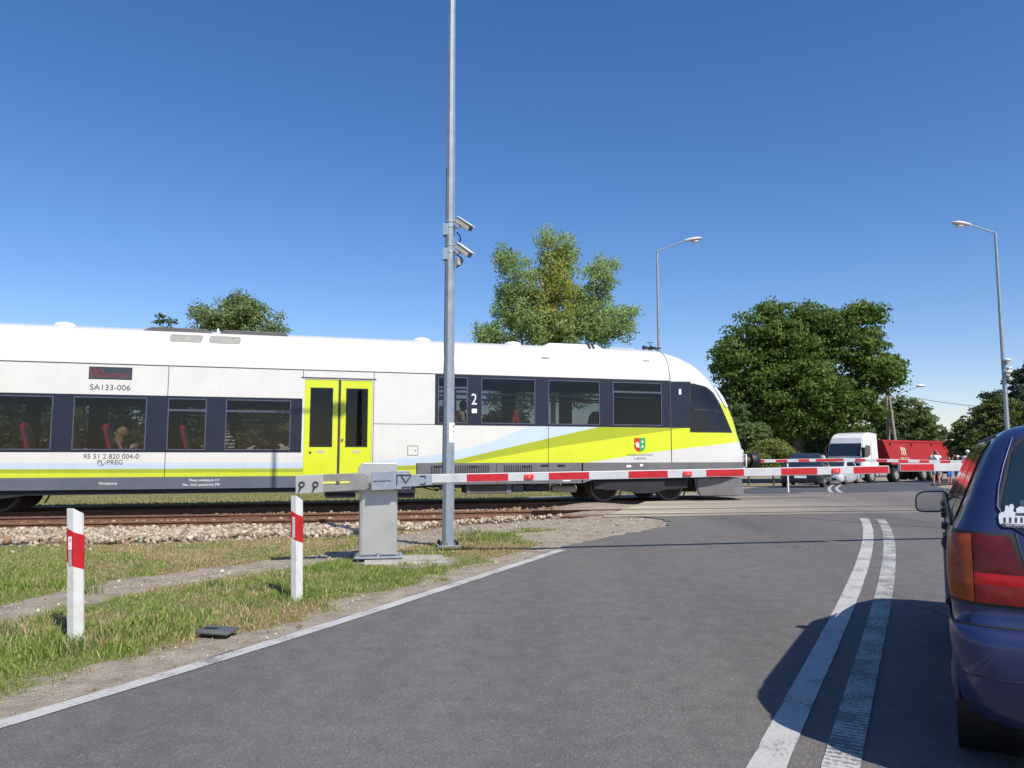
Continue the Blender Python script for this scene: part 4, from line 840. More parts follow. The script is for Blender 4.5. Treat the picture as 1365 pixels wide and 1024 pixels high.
# underframe, boxes
def ub(name, px0, py0, px1, py1, mat, y0=-1.3, y1=-.4, bev=.01):
    x0, z1 = T(px0, py0, y0); x1, z0 = T(px1, py1, y0); mb = MB(); mb.bb((x0, y0, z0), (x1, y1, z1)); return mb.build(name, mat, train, bev)
mb = MB(); mb.bb((X0, -1.25, zsk - .0), (tx(555), 1.25, zf1 - .04)); mb.bb((tx(555), -1.2, zs1 + .02), (XG + .6, 1.2, zf2 - .04)); mb.build('underframe', dark, train)
x40 = tx(40, -1.3); zu = T(200, 658.5, -1.3)[1]
mb = MB(); zq = T(20, 668, -1.2)[1]; mb.prism([(X0 + 8, zq), (x40 - .8, zq), (x40, zu), (tx(401), zu), (tx(401), zsk + .02), (X0 + 8, zsk + .02)], 'y', -1.38, -1.1); mb.prism([(tx(404), zu), (tx(555), T(540, 657, -1.2)[1]), (tx(555), zsk + .02), (tx(404), zsk + .02)], 'y', -1.38, -1.0); mb.build('sole_bar', blk, train)
ub('equipment_box', 435, 655, 474, 663.5, blk); ub('equipment_box', 500, 652, 553, 664, dark); ub('fuel_tank', 626, 645, 676, 658, pmat('tank_brown', (.11, .09, .08), .7, 0, .2, 4)); ub('tank_bracket', 675, 644, 682, 659, skirt2, -1.32, -1.2); ub('tank_bracket', 622, 644, 627, 659, skirt2, -1.32, -1.2)
ub('equipment_box', 683, 646, 698, 656, pmat('box_grey', (.1, .1, .1), .6), -1.25, -.8); ub('equipment_box', 700, 645, 733, 655, dark, -1.2, -.3)
mb = MB(); a = T(736, 650.5, -1.2); b_ = T(768, 650.5, -1.2); mb.cyl((a[0], -1.15, a[1] - .02), (b_[0], -1.15, b_[1] - .02), .09); mb.build('air_reservoir', pmat('reservoir_tan', (.28, .24, .17), .6), train)
mb = MB(); rr_ = random.Random(9)
for _ in range(46):
    x = rr_.uniform(tx(560), tx(775)); mb.cyl((x, rr_.uniform(-1.2, -.9), zs1 - rr_.uniform(-.05, .12)), (x + rr_.uniform(-.5, .5), rr_.uniform(-1.2, -.9), zs1 - rr_.uniform(0, .2)), .014, n=6)
mb.build('pipes', dark, train)
# bogies
tyre = pmat('wheel_steel', (.10, .085, .075), .5, .3, .15, 5); wd = pmat('wheel_dirty', (.016, .015, .014), .7, .2, .2, 5)
def bogie(xc, wb=2.0):
    e = empty('bogie', (xc, 0, 0)); e.parent = train; f = MB()
    for sg in (-1, 1):
        y = sg * .98; f.prism([(-wb / 2 - .35, .42), (-wb / 2 - .3, .62), (-.45, .62), (-.3, .42), (.3, .42), (.45, .62), (wb / 2 + .3, .62), (wb / 2 + .35, .42), (.5, .34), (-.5, .34)], 'y', y - .05, y + .05)
        for wx in (-wb / 2, wb / 2):
            f.box((wx, sg * 1.0, .40), (.26, .16, .24)); f.cyl((wx, sg * 1.08, .385), (wx, sg * 1.12, .385), .09)
            for dx in (-.19, .19):
                for k in range(5): f.cyl((wx + dx, sg * 1.0, .5 + k * .035), (wx + dx, sg * 1.0, .52 + k * .035), .065, n=10)
            f.cyl((wx + .3, sg * 1.1, .35), (wx + .42, sg * 1.1, .75), .03, n=8)
            f.tube([(wx + .5, sg * .8, .75), (wx + .52, sg * .76, .3), (wx + .42, sg * .75, .1)], .018, 6); f.box((wx + .62, sg * .85, .55), (.18, .12, .22))
            f.box((wx - .42, sg * .72, .38), (.07, .09, .3))
        f.box((0, sg * 1.02, .62), (.34, .2, .28)); f.tube([(-.5, sg * 1.1, .5), (0, sg * 1.15, .42), (.5, sg * 1.1, .5)], .02, 6)
    f.bb((-wb / 2 - .5, -1.18, .30), (wb / 2 + .25, -1.06, .80)) if False else None; f.prism([(-wb / 2 - .42, .80), (-wb / 2 - .42, .34), (-wb / 2 + .25, .30), (-.2, .22), (.25, .22), (wb / 2 - .3, .30), (wb / 2 + .3, .34), (wb / 2 + .3, .80)], 'y', -1.20, -1.14); f.prism([(-wb / 2 - .42, .80), (-wb / 2 - .42, .34), (wb / 2 + .3, .34), (wb / 2 + .3, .80)], 'y', 1.14, 1.20); f.bb((-.3, -.95, .35), (.3, .95, .6)); f.bb((-1.2, -.5, .35), (1.2, .5, .8)); f.build('bogie_frame', blk, e)
    for wx in (-wb / 2, wb / 2):
        w_ = MB()
        for sg in (-1, 1):
            a, b = sg * .72, sg * .82
            w_.tube([(wx, a - sg * .03, .385), (wx, a, .385), (wx, a, .385), (wx, b, .385)], [.41, .41, .385, .38], 40, 1); w_.cyl((wx, b, .385), (wx, b + sg * .004, .385), .33, n=32); w_.cyl((wx, b, .385), (wx, b + sg * .05, .385), .1, n=16)
        w_.cyl((wx, -.72, .385), (wx, .72, .385), .08); w_.build('wheelset', [wd, tyre], e)
    return e
bogie((tx(890, -.75) + tx(803, -.75)) / 2, tx(890, -.75) - tx(803, -.75)); bogie(tx(-80, -.75), 2.2)
# front: plough, buffers, coupler, lower apron
mb = MB(); xa, z1 = T(931, 640, -1.2); xb, z0 = T(988, 661.5, -1.2); z0 = .12; z1 = T(931, 638, -1.2)[1]
P = [(-1.15, xa), (-1.24, xb - .25), (-1.1, xb + .10), (-.5, xb + .28), (0, xb + .34), (.5, xb + .28), (1.1, xb + .10), (1.24, xb - .25), (1.15, xa)]
rows = [[(x, y, z1) for y, x in P], [(x, y, z0 + .22) for y, x in P], [(x + .08, y, z0 + .02) for y, x in P], [(x + .10, y * .99, z0) for y, x in P], [(x, y * .97, z0 + .02) for y, x in P], [(x - .06, y * .96, z1) for y, x in P]]
mb.grid(rows, smooth=False); mb.build('plough', pmat('plough_grey', (.16, .15, .15), .5, .1, .1, 3, dirt=(.12, .1, .09, .5)), train)
mb = MB(); rows = []
for z in (ZBR - .003, T(950, 633)[1]):
    half = [nose(max(z, .5), u, .003) for u in np.linspace(0, 1, 24)]; rows.append([(p.x, p.y, z) for p in half] + [(p.x, -p.y, z) for p in half[::-1][1:]])
mb.grid(rows); mb.build('front_apron', skirt2, train)
for sg in (-1, 1):
    bx = NF(1.0) - .45; e = MB(); yb = sg * .875
    e.cyl((bx, yb, 1.03), (bx + .42, yb, 1.03), .13, n=20); e.cyl((bx + .30, yb, 1.03), (bx + .66, yb, 1.03), .095, n=20); bb_ = e.build('buffer', pmat('buffer_brown', (.10, .075, .055), .5, .4, .2, 9), train)
    h = MB(); h.tube([(bx + .50, yb, 1.03), (bx + .55, yb, 1.03), (bx + .70, yb, 1.03), (bx + .74, yb, 1.03)], [.19, .20, .215, .18], 28); h.build('buffer_head', blk, bb_)
mb = MB(); mb.bb((NF(1) - .1, -.09, .92), (NF(1) + .45, .09, 1.06)); mb.tube([(NF(1) + .4, 0, .98), (NF(1) + .55, 0, .9), (NF(1) + .5, 0, .7)], .035, 8); mb.build('coupling', dark, train)
mb = MB(); x, z = T(989, 607, -1.1); mb.tube([(x - .02, -1.12, z), (x + .06, -1.2, z + .02), (x + .06, -1.2, z - .30), (x - .02, -1.12, z - .34)], .018, 8); mb.build('grab_rail', wht, train)
# roof things
ventm = pmat('roof_vent_grey', (.28, .27, .24), .6, 0, .15, 12)
def roof_unit(name, px0, px1, py, ytop, mat, hw=.6, slope=.12):
    x0 = T(px0, py, -hw)[0]; x1 = T(px1, py, -hw)[0]; zt = T((px0 + px1) / 2, ytop, -hw)[1]; zb = roofz(hw) - .02; mb = MB()
    mb.prism([(x0, zb), (x0 + slope, zt), (x1 - slope, zt), (x1, zb)], 'y', -hw, hw); return mb.build(name, mat, train, .02)
rg = pmat('roof_unit_dark', (.085, .08, .082), .6, 0, .15, 4)
roof_unit('air_conditioner', 186, 289, 440, 437.0, rg, .95, .25); roof_unit('air_conditioner', 292, 386, 444, 441.5, rg, .95, .08); roof_unit('roof_clip', 289, 292, 440, 438, wht, .9, .0)
a = roof_unit('roof_unit', 722, 806, 462, 458.5, pmat('roof_unit_white', (.62, .63, .66), .5, 0, .06, 3), .9, .2); roof_unit('roof_unit', 810, 850, 465, 463.6, pmat('roof_unit_grey', (.36, .37, .40), .5), .8, .1)
mb = MB()
for px in (785, 790): x = T(px, 460, -.91)[0]; z = T(px, 461, -.91)[1]; mb.box((x, -.905, z), (.05, .02, .16), Matrix.Rotation(R(-30), 3, 'Y'))
mb.build('louvre', blk, a)
for px in (86, 562, 683):
    x = T(px, 450, -.6)[0]; mb = MB(); mb.ball((x, -.6, roofz(.6) - .01), (.22, .22, .085), 18); mb.build('roof_ventilator', wht, train)
mb = MB(); x = T(870, 466, -.5)[0]; z = roofz(.5)
for dx in (-.12, .1): mb.tube([(x + dx - .16, -.5, z + .07), (x + dx, -.5, z + .07), (x + dx + .14, -.5, z + .07)], [.06, .025, .02], 12); mb.cyl((x + dx, -.5, z - .02), (x + dx, -.5, z + .08), .02, n=8)
mb.cyl((x + .02, -.3, z), (x + .02, -.3, z + .26), .01, n=6); mb.bb((x - .08, -.32, z + .24), (x + .12, -.28, z + .25)); mb.build('horn', blk, train)
def sideroof(px, py):                                              # a point on the sloping near roof side
    best = None
    for y in np.linspace(-1.449, -.5, 60):
        x, z = T(px, py, y); dlt = abs(z - roofz(y))
        if best is None or dlt < best[0]: best = (dlt, x, y, z)
    return best[1:]
for px0, py0, px1, py1, nm, mt in ((228, 446, 269.5, 457.5, 'roof_grille', ventm), (280, 448, 320.5, 459, 'roof_grille', ventm), (248, 470, 259, 471.6, 'roof_slot', blk), (721, 476.6, 732, 478, 'roof_slot', blk), (857, 481, 866, 482.6, 'roof_slot', blk)):
    A = sideroof(px0, py0); B = sideroof(px1, py1); ya, yb = A[1], B[1]; mb = MB(); rows = []
    for t in np.linspace(0, 1, 5):
        y = ya + (yb - ya) * t; z = roofz(y) + .006; rows.append([(A[0] + (B[0] - A[0]) * u, y - .006, z) for u in ((0.04, .96) if t in (0, 1) else (0, 1))])
    mb.grid(rows); g_ = mb.build(nm, mt, train)
# seats
seatm = pmat('seat_red', (.60, .035, .05), .75, 0, .2, 12); sb = pmat('seat_shell', (.08, .08, .09), .6)
def seat(px, flip, y, zf):
    x = tx(px + 16, y); e = empty('seat', (x, y, zf)); e.parent = train; s_ = -1 if flip else 1
    mb = MB(); rot = Matrix.Rotation(s_ * R(-14), 3, 'Y'); mb.box((-.22 * s_, 0, .83), (.09, .44, .78), rot); mb.box((-.29 * s_, 0, 1.16), (.07, .28, .18), rot); mb.build('backrest', seatm, e, .03)
    mb = MB(); mb.box((.05 * s_, 0, .45), (.46, .44, .10)); mb.build('cushion', seatm, e, .03)
    mb = MB(); mb.box((.0, 0, .2), (.12, .36, .4)); mb.box((-.17 * s_, 0, .80), (.03, .46, .74), rot); mb.build('shell', sb, e, .01)
for y in (-1.08, .62, 1.08):
    for px, fl in ((-60, 0), (-8, 0), (38, 0), (98, 0), (146, 0), (247, 0)): seat(px, fl, y, zf1 - .05 if y < 0 else zf1)
    for px, fl in ((597, 0), (652, 1), (685, 0), (762, 1), (797, 0)): seat(px, fl, y, zf2)

# ------------------------------------------------------------------ level crossing barriers
def boom(root, L_, segs, lamps, h=.10, th=.05, sides=(-1,), z0=0, taper=0):
    """boom along local +x from x=0; segs: red (from, to); lamps: x"""
    mb = MB(); mb.bb((0, -th / 2, z0 - h / 2), (L_, th / 2, z0 + h / 2)); b = mb.build('boom', pmat('boom_white', (.50, .51, .51), .4, 0, .05, 4, dirt=(.36, .35, .32, .4), dscale=7), root, .006)
    for a, c in segs:
        m = MB()
        for sg in (-1, 1): m.bb((a, sg * (th / 2), z0 - h / 2 + .009), (c, sg * (th / 2 + .002), z0 + h / 2 - .009))
        m.build('red_stripe', redp, b)
    for x in lamps:
        m = MB(); m.bb((x - .055, -th / 2 - .03, z0 - .032), (x + .055, -th / 2, z0 + .03)); l = m.build('warning_lamp', redl, b, .008)
        m = MB(); m.cyl((x, -th / 2 - .036, z0), (x, -th / 2 - .03, z0), .012, n=12); m.build('lamp_spot', pmat('lamp_spot_pink', (.9, .35, .3), .3), l)
    return b
A0 = Vector((-.93, 9.10)); A1 = Vector((5.06, 10.17)); AD = (A1 - A0).normalized(); AN = Vector((AD.y, -AD.x)); az = math.atan2(AD.y, AD.x)
def along(px, py, o, d):
    """length along a vertical plane through o with direction d, and height, of a photo point"""
    r_ = ray(px, py); nn = Vector((-d.y, d.x)); t = nn.dot(o) / (nn.x * r_.x + nn.y * r_.y); p = r_ * t
    return (Vector((p.x, p.y)) - o).dot(d), CZ + p.z
s0, zl = along(575, 638, A0, AD); s1, zr = along(1184, 626, A0, AD); tilt = math.atan2(zr - zl, s1 - s0)
bar = empty('barrier', (-1.42, 9.17, .0), az, 'striped barrier on the grey metal cabinet, lowered in front of the train', 'barrier', 'level crossing barriers')
def bl_(px, py, dy=0):                                             # photo point to barrier-local x, z in the boom's plane
    s_, z_ = along(px, py, A0 + AN * dy, AD); o_ = Vector((-1.42, 9.17)); return s_ + (A0 - o_).dot(AD), z_
BY = -(A0 - Vector((-1.42, 9.17))).dot(AN)                          # boom plane in local y (local +y is away)
bx0, bz0 = bl_(575, 638); bx1, bz1 = bl_(1184, 626)
be = MB(); ct, st_ = math.cos(tilt), math.sin(tilt)
segpx = [(622, 677), (731, 784.5), (837, 889), (940.5, 990.5), (1040, 1088), (1136.5, 1183)]
boomroot = empty('boom_assembly', (bx0, BY, bz0)); boomroot.parent = bar; boomroot.rotation_euler = (0, -tilt, 0)
# boom_assembly's pieces are parts of the barrier: bake its matrix into the meshes below
def bake(o, par):
    M = Matrix.Translation((bx0, BY, bz0)) @ Matrix.Rotation(-tilt, 4, 'Y'); o.data.transform(M); o.parent = par
tmp = empty('tmp', (0, 0, 0))
segs = [(bl_(a, 630)[0] - bx0, bl_(c, 630)[0] - bx0) for a, c in segpx]; LB = bx1 - bx0
bm_ = boom(tmp, LB, segs, [bl_(p, 630)[0] - bx0 for p in (704.5, 915, 1112.5)], .104, .05)
bake(bm_, bar)
for c in bm_.children:
    M = Matrix.Translation((bx0, BY, bz0)) @ Matrix.Rotation(-tilt, 4, 'Y'); c.data.transform(M)
    for g in c.children: g.data.transform(M)
for o_ in (boomroot, tmp): bpy.data.objects.remove(o_)
def bplate(name, pts, y0, y1, mat, bev=.004, par=None):
    P = [bl_(*p) for p in pts]; mb = MB(); mb.prism(P, 'y', BY + y0, BY + y1); return mb.build(name, mat, par or bar, bev)
cw = bplate('counterweight', [(429, 632.5), (486, 630), (491, 633), (492, 650), (488, 653), (430, 656)], -.03, .01, galv2)
cp = bplate('counterweight_plate', [(394.5, 634), (431, 632), (431, 656.5), (394.5, 658.5)], -.045, .03, alu)
for px in (402.8, 421):
    x, z = bl_(px, 645.5); mb = MB(); mb.tube([(x + .028 * math.cos(a), BY - .055, z + .028 * math.sin(a)) for a in np.linspace(0, 6.283, 17)], .008, 6); mb.cyl((x - .005, BY - .06, z - .02), (x - .028, BY - .065, z - .075), .010, n=8); mb.build('eye_bolt', blk, cp)
ys_ = bplate('reflective_strip', [(430, 642.3), (466, 641.5), (466, 644), (430, 645)], -.036, -.0305, pmat('yellow_strip', (.72, .70, .10), .5), .001); bplate('strip_clip', [(448, 641.3), (453, 641.2), (453, 645), (448, 645.1)], -.039, -.0365, pmat('brown_clip', (.12, .08, .04), .6), 0, ys_)
bplate('arm_bracket', [(494.5, 629), (528, 627.5), (528, 652), (495, 653.5)], -.075, .01, galv); bplate('bracket_slot', [(497, 641), (521, 640.2), (521, 641.2), (497, 642)], -.078, -.0755, blk, 0)
bplate('arm_bracket', [(528, 628), (546, 627.5), (547, 632.5), (575.5, 632), (575.5, 646.5), (548, 648.5), (547, 652), (528, 652.5)], -.045, -.028, galv)
mb = MB()
def seg3(a, b, r=.006):
    p = bl_(*a); q = bl_(*b); mb.cyl((p[0], BY - .052, p[1]), (q[0], BY - .052, q[1]), r, n=6)
for a, b in (((534, 633), (548, 633)), ((534, 633), (541, 643.5)), ((548, 633), (541, 643.5)), ((529, 633), (529, 646)), ((529, 633), (534, 633)), ((536, 649), (547, 649)), ((537, 652), (546, 651.5)), ((536, 649), (538, 652.5)), ((560, 634.5), (566, 634.5)), ((560, 645), (566, 645)), ((566, 634.5), (567, 637)), ((566, 643), (567, 645))): seg3(a, b)
mb.build('bracket_rods', pmat('rod_dark', (.06, .065, .08), .5, .4), bar)
# cabinet
def cab_xz(px, py): return bl_(px, py, 0)
CW, CD = .52, .40; cb = empty('x', (0, 0, 0)); bpy.data.objects.remove(cb)
cx0 = bl_(479, 700, -.10)[0]; cx1 = bl_(529.5, 700, -.10)[0]; CY0 = BY + .10; CY1 = CY0 + .34
mb = MB(); mb.bb((cx0, CY0, .13), (cx1, CY1, .98)); body_ = mb.build('cabinet', alu, bar, .012)
mb = MB(); mb.bb((cx0 - .006, CY0 + .03, .05), (cx0 + .0, CY1 - .03, .93)); mb.bb((cx0 + .025, CY0 - .012, .145), (cx1 - .01, CY0 - .001, .93)); mb.build('cabinet_door', alu, body_, .005)
mb = MB(); xt0, zt = bl_(477.5, 617); xt1 = bl_(530, 617)[0]; P = [(xt0, .86), (xt0, zt - .06), (xt0 + .05, zt), (xt1 - .02, zt), (xt1, zt - .02), (xt1, .86)]; mb.prism(P, 'y', CY0 + .02, CY1 - .02); mb.build('cabinet_hood', alu, bar, .01)
mb = MB(); mb.bb((cx0 - .05, CY0 - .06, .102), (cx1 + .07, CY1 + .05, .124))
for x in (cx0 - .015, (cx0 + cx1) / 2, cx1 + .035): mb.cyl((x, CY0 - .035, .115), (x, CY0 - .035, .17), .012, n=8); mb.cyl((x, CY0 - .035, .124), (x, CY0 - .035, .142), .022, n=6)
mb.build('base_frame', galv, bar, .003)
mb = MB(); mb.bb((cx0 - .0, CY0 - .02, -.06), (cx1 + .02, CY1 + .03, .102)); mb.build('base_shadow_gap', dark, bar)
mb = MB(); mb.cyl((.06, BY + .012, .955), (.06, CY0 + .05, .955), .06); mb.build('pivot_shaft', dark, bar)
mb = MB(); mb.box((0, 0, .0), (.95, .62, .09)); o = mb.build('concrete_base', conc, None, .015); o.location = (-1.27, 9.14, .045); o.rotation_euler = (0, 0, az); tag(o, 'cracked concrete slab under the barrier cabinet', 'concrete base')
# right-hand barrier, its boom meeting the first
B0 = Vector((5.06, 10.17)); BD = Vector((.985, .172)).normalized(); s_a, z_a = along(1198, 623.2, B0, BD); s_b, z_b = along(1283, 621.2, B0, BD)
xe = 4.6; bar2 = empty('barrier', (*(B0 + BD * (s_a + xe + .5)), .05), math.atan2(BD.y, BD.x) + math.pi, 'second lowered striped barrier, its tip beside the blue car roof, right of the gap', 'barrier', 'level crossing barriers')
sg_ = [(along(a, 622, B0, BD)[0] - s_a, along(b, 622, B0, BD)[0] - s_a) for a, b in ((1198.6, 1243), (1289, 1335))]; lw = sg_[1][0] - sg_[0][1]; rw = sg_[0][1] - sg_[0][0]
sg_ += [(sg_[1][1] + lw + i * (lw + rw), sg_[1][1] + lw + rw + i * (lw + rw)) for i in range(3)]
LL = xe + .3; zt2 = math.atan2(z_b - z_a, s_b - s_a) * .3
bm2 = boom(bar2, LL, [(LL - .0 - b, LL - .0 - a) for a, b in sg_ if b < LL], [LL - (along(1267, 622, B0, BD)[0] - s_a), LL - (along(1267, 622, B0, BD)[0] - s_a) - (lw + rw) * 2], .106)
for o_ in [bm2] + list(bm2.children) + [g for c in bm2.children for g in c.children]:
    M = Matrix.Translation((.2, 0, z_a - .05)) ; o_.data.transform(Matrix.Rotation(math.pi, 4, 'Z') @ Matrix.Translation((-LL, 0, 0)) if False else M)
mb = MB(); mb.bb((-.3, -.42, 0), (.25, -.06, .95)); mb.build('cabinet', alu, bar2, .02); mb = MB(); mb.bb((-.75, -.05, z_a - .17), (.25, .05, z_a + .07)); mb.build('counterweight', galv2, bar2, .01)
# far barriers, beyond the train
FBY = Vector((10.95, 25.8)); FD = Vector((1, .02)).normalized()
def farbar(px_tip, px_end, py_tip, py_end, segpx_, label, rod=None):
    a, za = along(px_tip, py_tip, FBY, FD); b, zb_ = along(px_end, py_end, FBY, FD); ln = abs(b - a); sgn = 1 if b < a else -1
    e = FBY + FD * b; root = empty('barrier', (e.x, e.y, 0), math.atan2(FD.y, FD.x) + (0 if sgn > 0 else math.pi), label, 'barrier', 'level crossing barriers')
    sg = []
    for p, q in segpx_:
        u, v = sorted([abs(along(p, 614, FBY, FD)[0] - b), abs(along(q, 614, FBY, FD)[0] - b)]); sg.append((u, min(v, ln)))
    t_ = math.atan2(za - zb_, ln); bm = boom(root, ln, sg, [], .105, .05)
    for o_ in [bm] + list(bm.children): o_.data.transform(Matrix.Translation((0, 0, zb_)) @ Matrix.Rotation(-t_, 4, 'Y'))
    mb = MB(); mb.bb((-.55, .04, 0), (-.05, .45, 1.05)); mb.build('cabinet', alu, root, .02); mb = MB(); mb.bb((-.9, -.05, zb_ - .15), (.05, .05, zb_ + .08)); mb.build('counterweight', galv2, root, .01)
    if rod: x = abs(along(rod, 614, FBY, FD)[0] - b); mb = MB(); mb.bb((x - .02, -.02, .06), (x + .02, .02, zb_ - .04)); mb.build('support_rod', wht, root)
    return root
farbar(1116, 895, 613.2, 616.5, [(1103 + 13 - 29, 1116), (1064, 1078.5), (1034, 1049), (1004, 1018.5), (974, 989), (944, 959)][0:1] + [(1064, 1078.5), (1034, 1049), (1004, 1018.5), (974, 989), (944, 959), (914, 929)], 'striped barrier beyond the tracks, its boom coming out from behind the train', 1049.5)
farbar(1117, 1330, 612.8, 617.2, [(1117, 1124), (1139.5, 1153), (1168, 1182), (1197, 1210), (1225, 1238), (1252.5, 1266), (1281, 1294)], 'striped barrier beyond the tracks, its boom in front of the red trailer')

# ------------------------------------------------------------------ tall camera pole by the barrier
PG = onroad(597, 728.5); PX_, PY_ = PG.x, PG.y; pz = float(gheight(np.array([PX_]), np.array([PY_]))[0]) + .01
lamp_pole = empty('street_lamp', (PX_, PY_, pz), 0, 'tall galvanised lamp pole with two surveillance cameras, beside the barrier cabinet', 'street lamp', 'street lamps at the crossing')
PH = 10.2
def pr(z): return .083 + (.036 - .083) * z / PH
mb = MB(); mb.tube([(0, 0, z) for z in (0.02, 3, 6, PH)], [pr(z) * 1.04 for z in (0, 3, 6, PH)], 8, smooth=False); pole = mb.build('pole', galv, lamp_pole)
pole.rotation_euler = (0, 0, R(8))
mb = MB(); mb.box((0, 0, .01), (.30, .30, .02), Matrix.Rotation(R(12), 3, 'Z')); bp_ = mb.build('base_plate', galv, lamp_pole, .002); mb = MB()
for a in range(4):
    q = Matrix.Rotation(R(12 + 90 * a), 3, 'Z') @ Vector((.11, .11, 0)); mb.cyl((q.x, q.y, .02), (q.x, q.y, .075), .013, n=8); mb.cyl((q.x, q.y, .02), (q.x, q.y, .055), .024, n=6)
mb.build('bolt', blk, bp_)
def pp(px, py, dy=0):                                              # pole-local point
    q = atz(px, PY_ + dy, py); return Vector((q.x - PX_, dy, q.z - pz))
mb = MB(); t = pp(603.5, 563.5, -.08); bt = pp(603.5, 590, -.08)
for k in range(6):
    a0 = R(-112 + k * 17); a1 = R(-112 + (k + 1) * 17); rr0 = pr(1.9) * 1.07
    mb.add([(rr0 * math.cos(a0 + .5), rr0 * math.sin(a0 + .5), bt.z), (rr0 * math.cos(a1 + .5), rr0 * math.sin(a1 + .5), bt.z), (rr0 * math.cos(a1 + .5), rr0 * math.sin(a1 + .5), t.z), (rr0 * math.cos(a0 + .5), rr0 * math.sin(a0 + .5), t.z)], [(0, 1, 2, 3)])
lb = mb.build('label', whitep, lamp_pole)
for i, (s_, dz) in enumerate((('PL', -.05), ('F', -.12), ('(', -.19))):
    a = R(-62 + 28.6); c_ = Vector((math.cos(a), math.sin(a), 0)) * (rr0 + .003); text('lettering', s_, .028, blackp, lamp_pole, frame((c_.x, c_.y, t.z + dz), (-math.sin(a), math.cos(a), 0), (math.cos(a), math.sin(a), 0)), ext=.0005)
mb = MB(); mb.tube([(-.078 + z * .0052, -.01, z) for z in np.linspace(.9, 5.2, 12)], .012, 6); cable = mb.build('cable_conduit', pmat('dark_blue_cable', (.03, .045, .10), .5), lamp_pole)
def camera_unit(pa, pb, dy=-.06):
    a = pp(*pa, dy); b = pp(*pb, dy); b.y -= .10; d = (b - a); ln = d.length; d.normalize(); side = d.cross(Vector((0, 0, 1))).normalized(); up = side.cross(d)
    rot = Matrix((d, side, up)).transposed(); c_ = (a + b) / 2
    mb = MB(); mb.box(c_ - up * .015, (ln * .93, .085, .075), rot); h = mb.build('camera_housing', pmat('camera_cream', (.50, .45, .36), .5), lamp_pole, .008)
    mb = MB(); mb.box(c_ + up * .032 + d * .015, (ln * 1.05, .105, .014), rot); mb.build('sun_shield', wht, h, .004)
    mb = MB(); mb.box(b - up * .015 - d * ln * .035 + d * .005, (.006, .07, .06), rot); mb.build('lens_glass', cabg, h)
    mb = MB(); p = c_ - up * .05 - d * ln * .22; mb.box(p - Vector((0, 0, .02)), (.06, .06, .05)); mb.tube([p - Vector((0, 0, .03)), p - Vector((.06, -.03, .04)), (.0, 0, p.z - .05)], .016, 8); mb.build('bracket', alu, h)
camera_unit((609.5, 292), (629, 307)); camera_unit((609.5, 326.5), (628, 342))
mb = MB()
for px, py in ((594.5, 307), (594.5, 339.5)): q = pp(px, py, .0); mb.box((q.x, 0, q.z), (.09, .12, .165))
mb.build('junction_box', pmat('junction_box_grey', (.22, .33, .42), .5), lamp_pole, .006)
mb = MB()
for py in (296, 303.5, 327.5, 337): z = pp(600, py).z; mb.tube([(0, 0, z - .008), (0, 0, z + .008)], [pr(z) * 1.1] * 2, 16)
mb.build('clamp_band', alu, lamp_pole)
mb = MB()
for a, b, c_ in (((609, 310), (613, 318), (609, 328)), ((609, 340), (619, 347), (608, 357))):
    P = [pp(*a, -.03), pp(*b, -.06), pp(*c_, -.03)]; Q = []
    for t in np.linspace(0, 1, 10): Q.append(P[0] * (1 - t) ** 2 + P[1] * 2 * t * (1 - t) + P[2] * t * t + Vector((.03 * math.sin(math.pi * t), 0, 0)))
    mb.tube(Q, .009, 6)
mb.build('cable', blk, lamp_pole); mb = MB(); q = pp(611.5, 349, -.05); mb.cyl(q - Vector((0, 0, .05)), q + Vector((0, 0, .045)), .04, n=14); mb.build('sensor', pmat('sensor_cream', (.42, .38, .30), .5), lamp_pole)
def luminaire(root, base, d, ln=.62, arm=1.3, rise=.22, r0=.03):
    d = Vector((*d, 0)).normalized(); mb = MB(); tip = base + d * arm + Vector((0, 0, rise)); mb.tube([base - Vector((0, 0, .05)), base + d * .05 + Vector((0, 0, .02)), tip], [r0 * 1.1, r0, r0 * .85], 8); mb.build('arm', galv, root)
    sd = d.cross(Vector((0, 0, 1))); mb = MB(); rows = []
    for t, w_, h_, l_ in ((0, .03, .03, .03), (.12, .07, .06, .05), (.4, .13, .085, .05), (.75, .15, .08, .05), (.95, .09, .04, .04), (1, .03, .01, .02)):
        c_ = tip + d * (t * ln - .03) + Vector((0, 0, rise / arm * t * ln * .4)); rows.append([tuple(c_ + sd * w_ * math.cos(a) + Vector((0, 0, (h_ if math.sin(a) > 0 else l_) * math.sin(a)))) for a in np.linspace(0, 2 * math.pi, 15)[:-1]])
    mb.grid(rows, close=True); hd = mb.build('lamp_head', pmat('lamp_head_grey', (.62, .62, .60), .4, .1, .05, 5), root)
    mb = MB(); c_ = tip + d * ln * .58 - Vector((0, 0, .035)); mb.ball(c_, (.16 if abs(d.x) > .7 else .10, .10 if abs(d.x) > .7 else .16, .045), 14); mb.build('lamp_glass', pmat('lamp_glass', (.6, .62, .65), .1), hd)
luminaire(lamp_pole, Vector((0, 0, PH)), (D1.x, D1.y), .6, 1.0, .1)
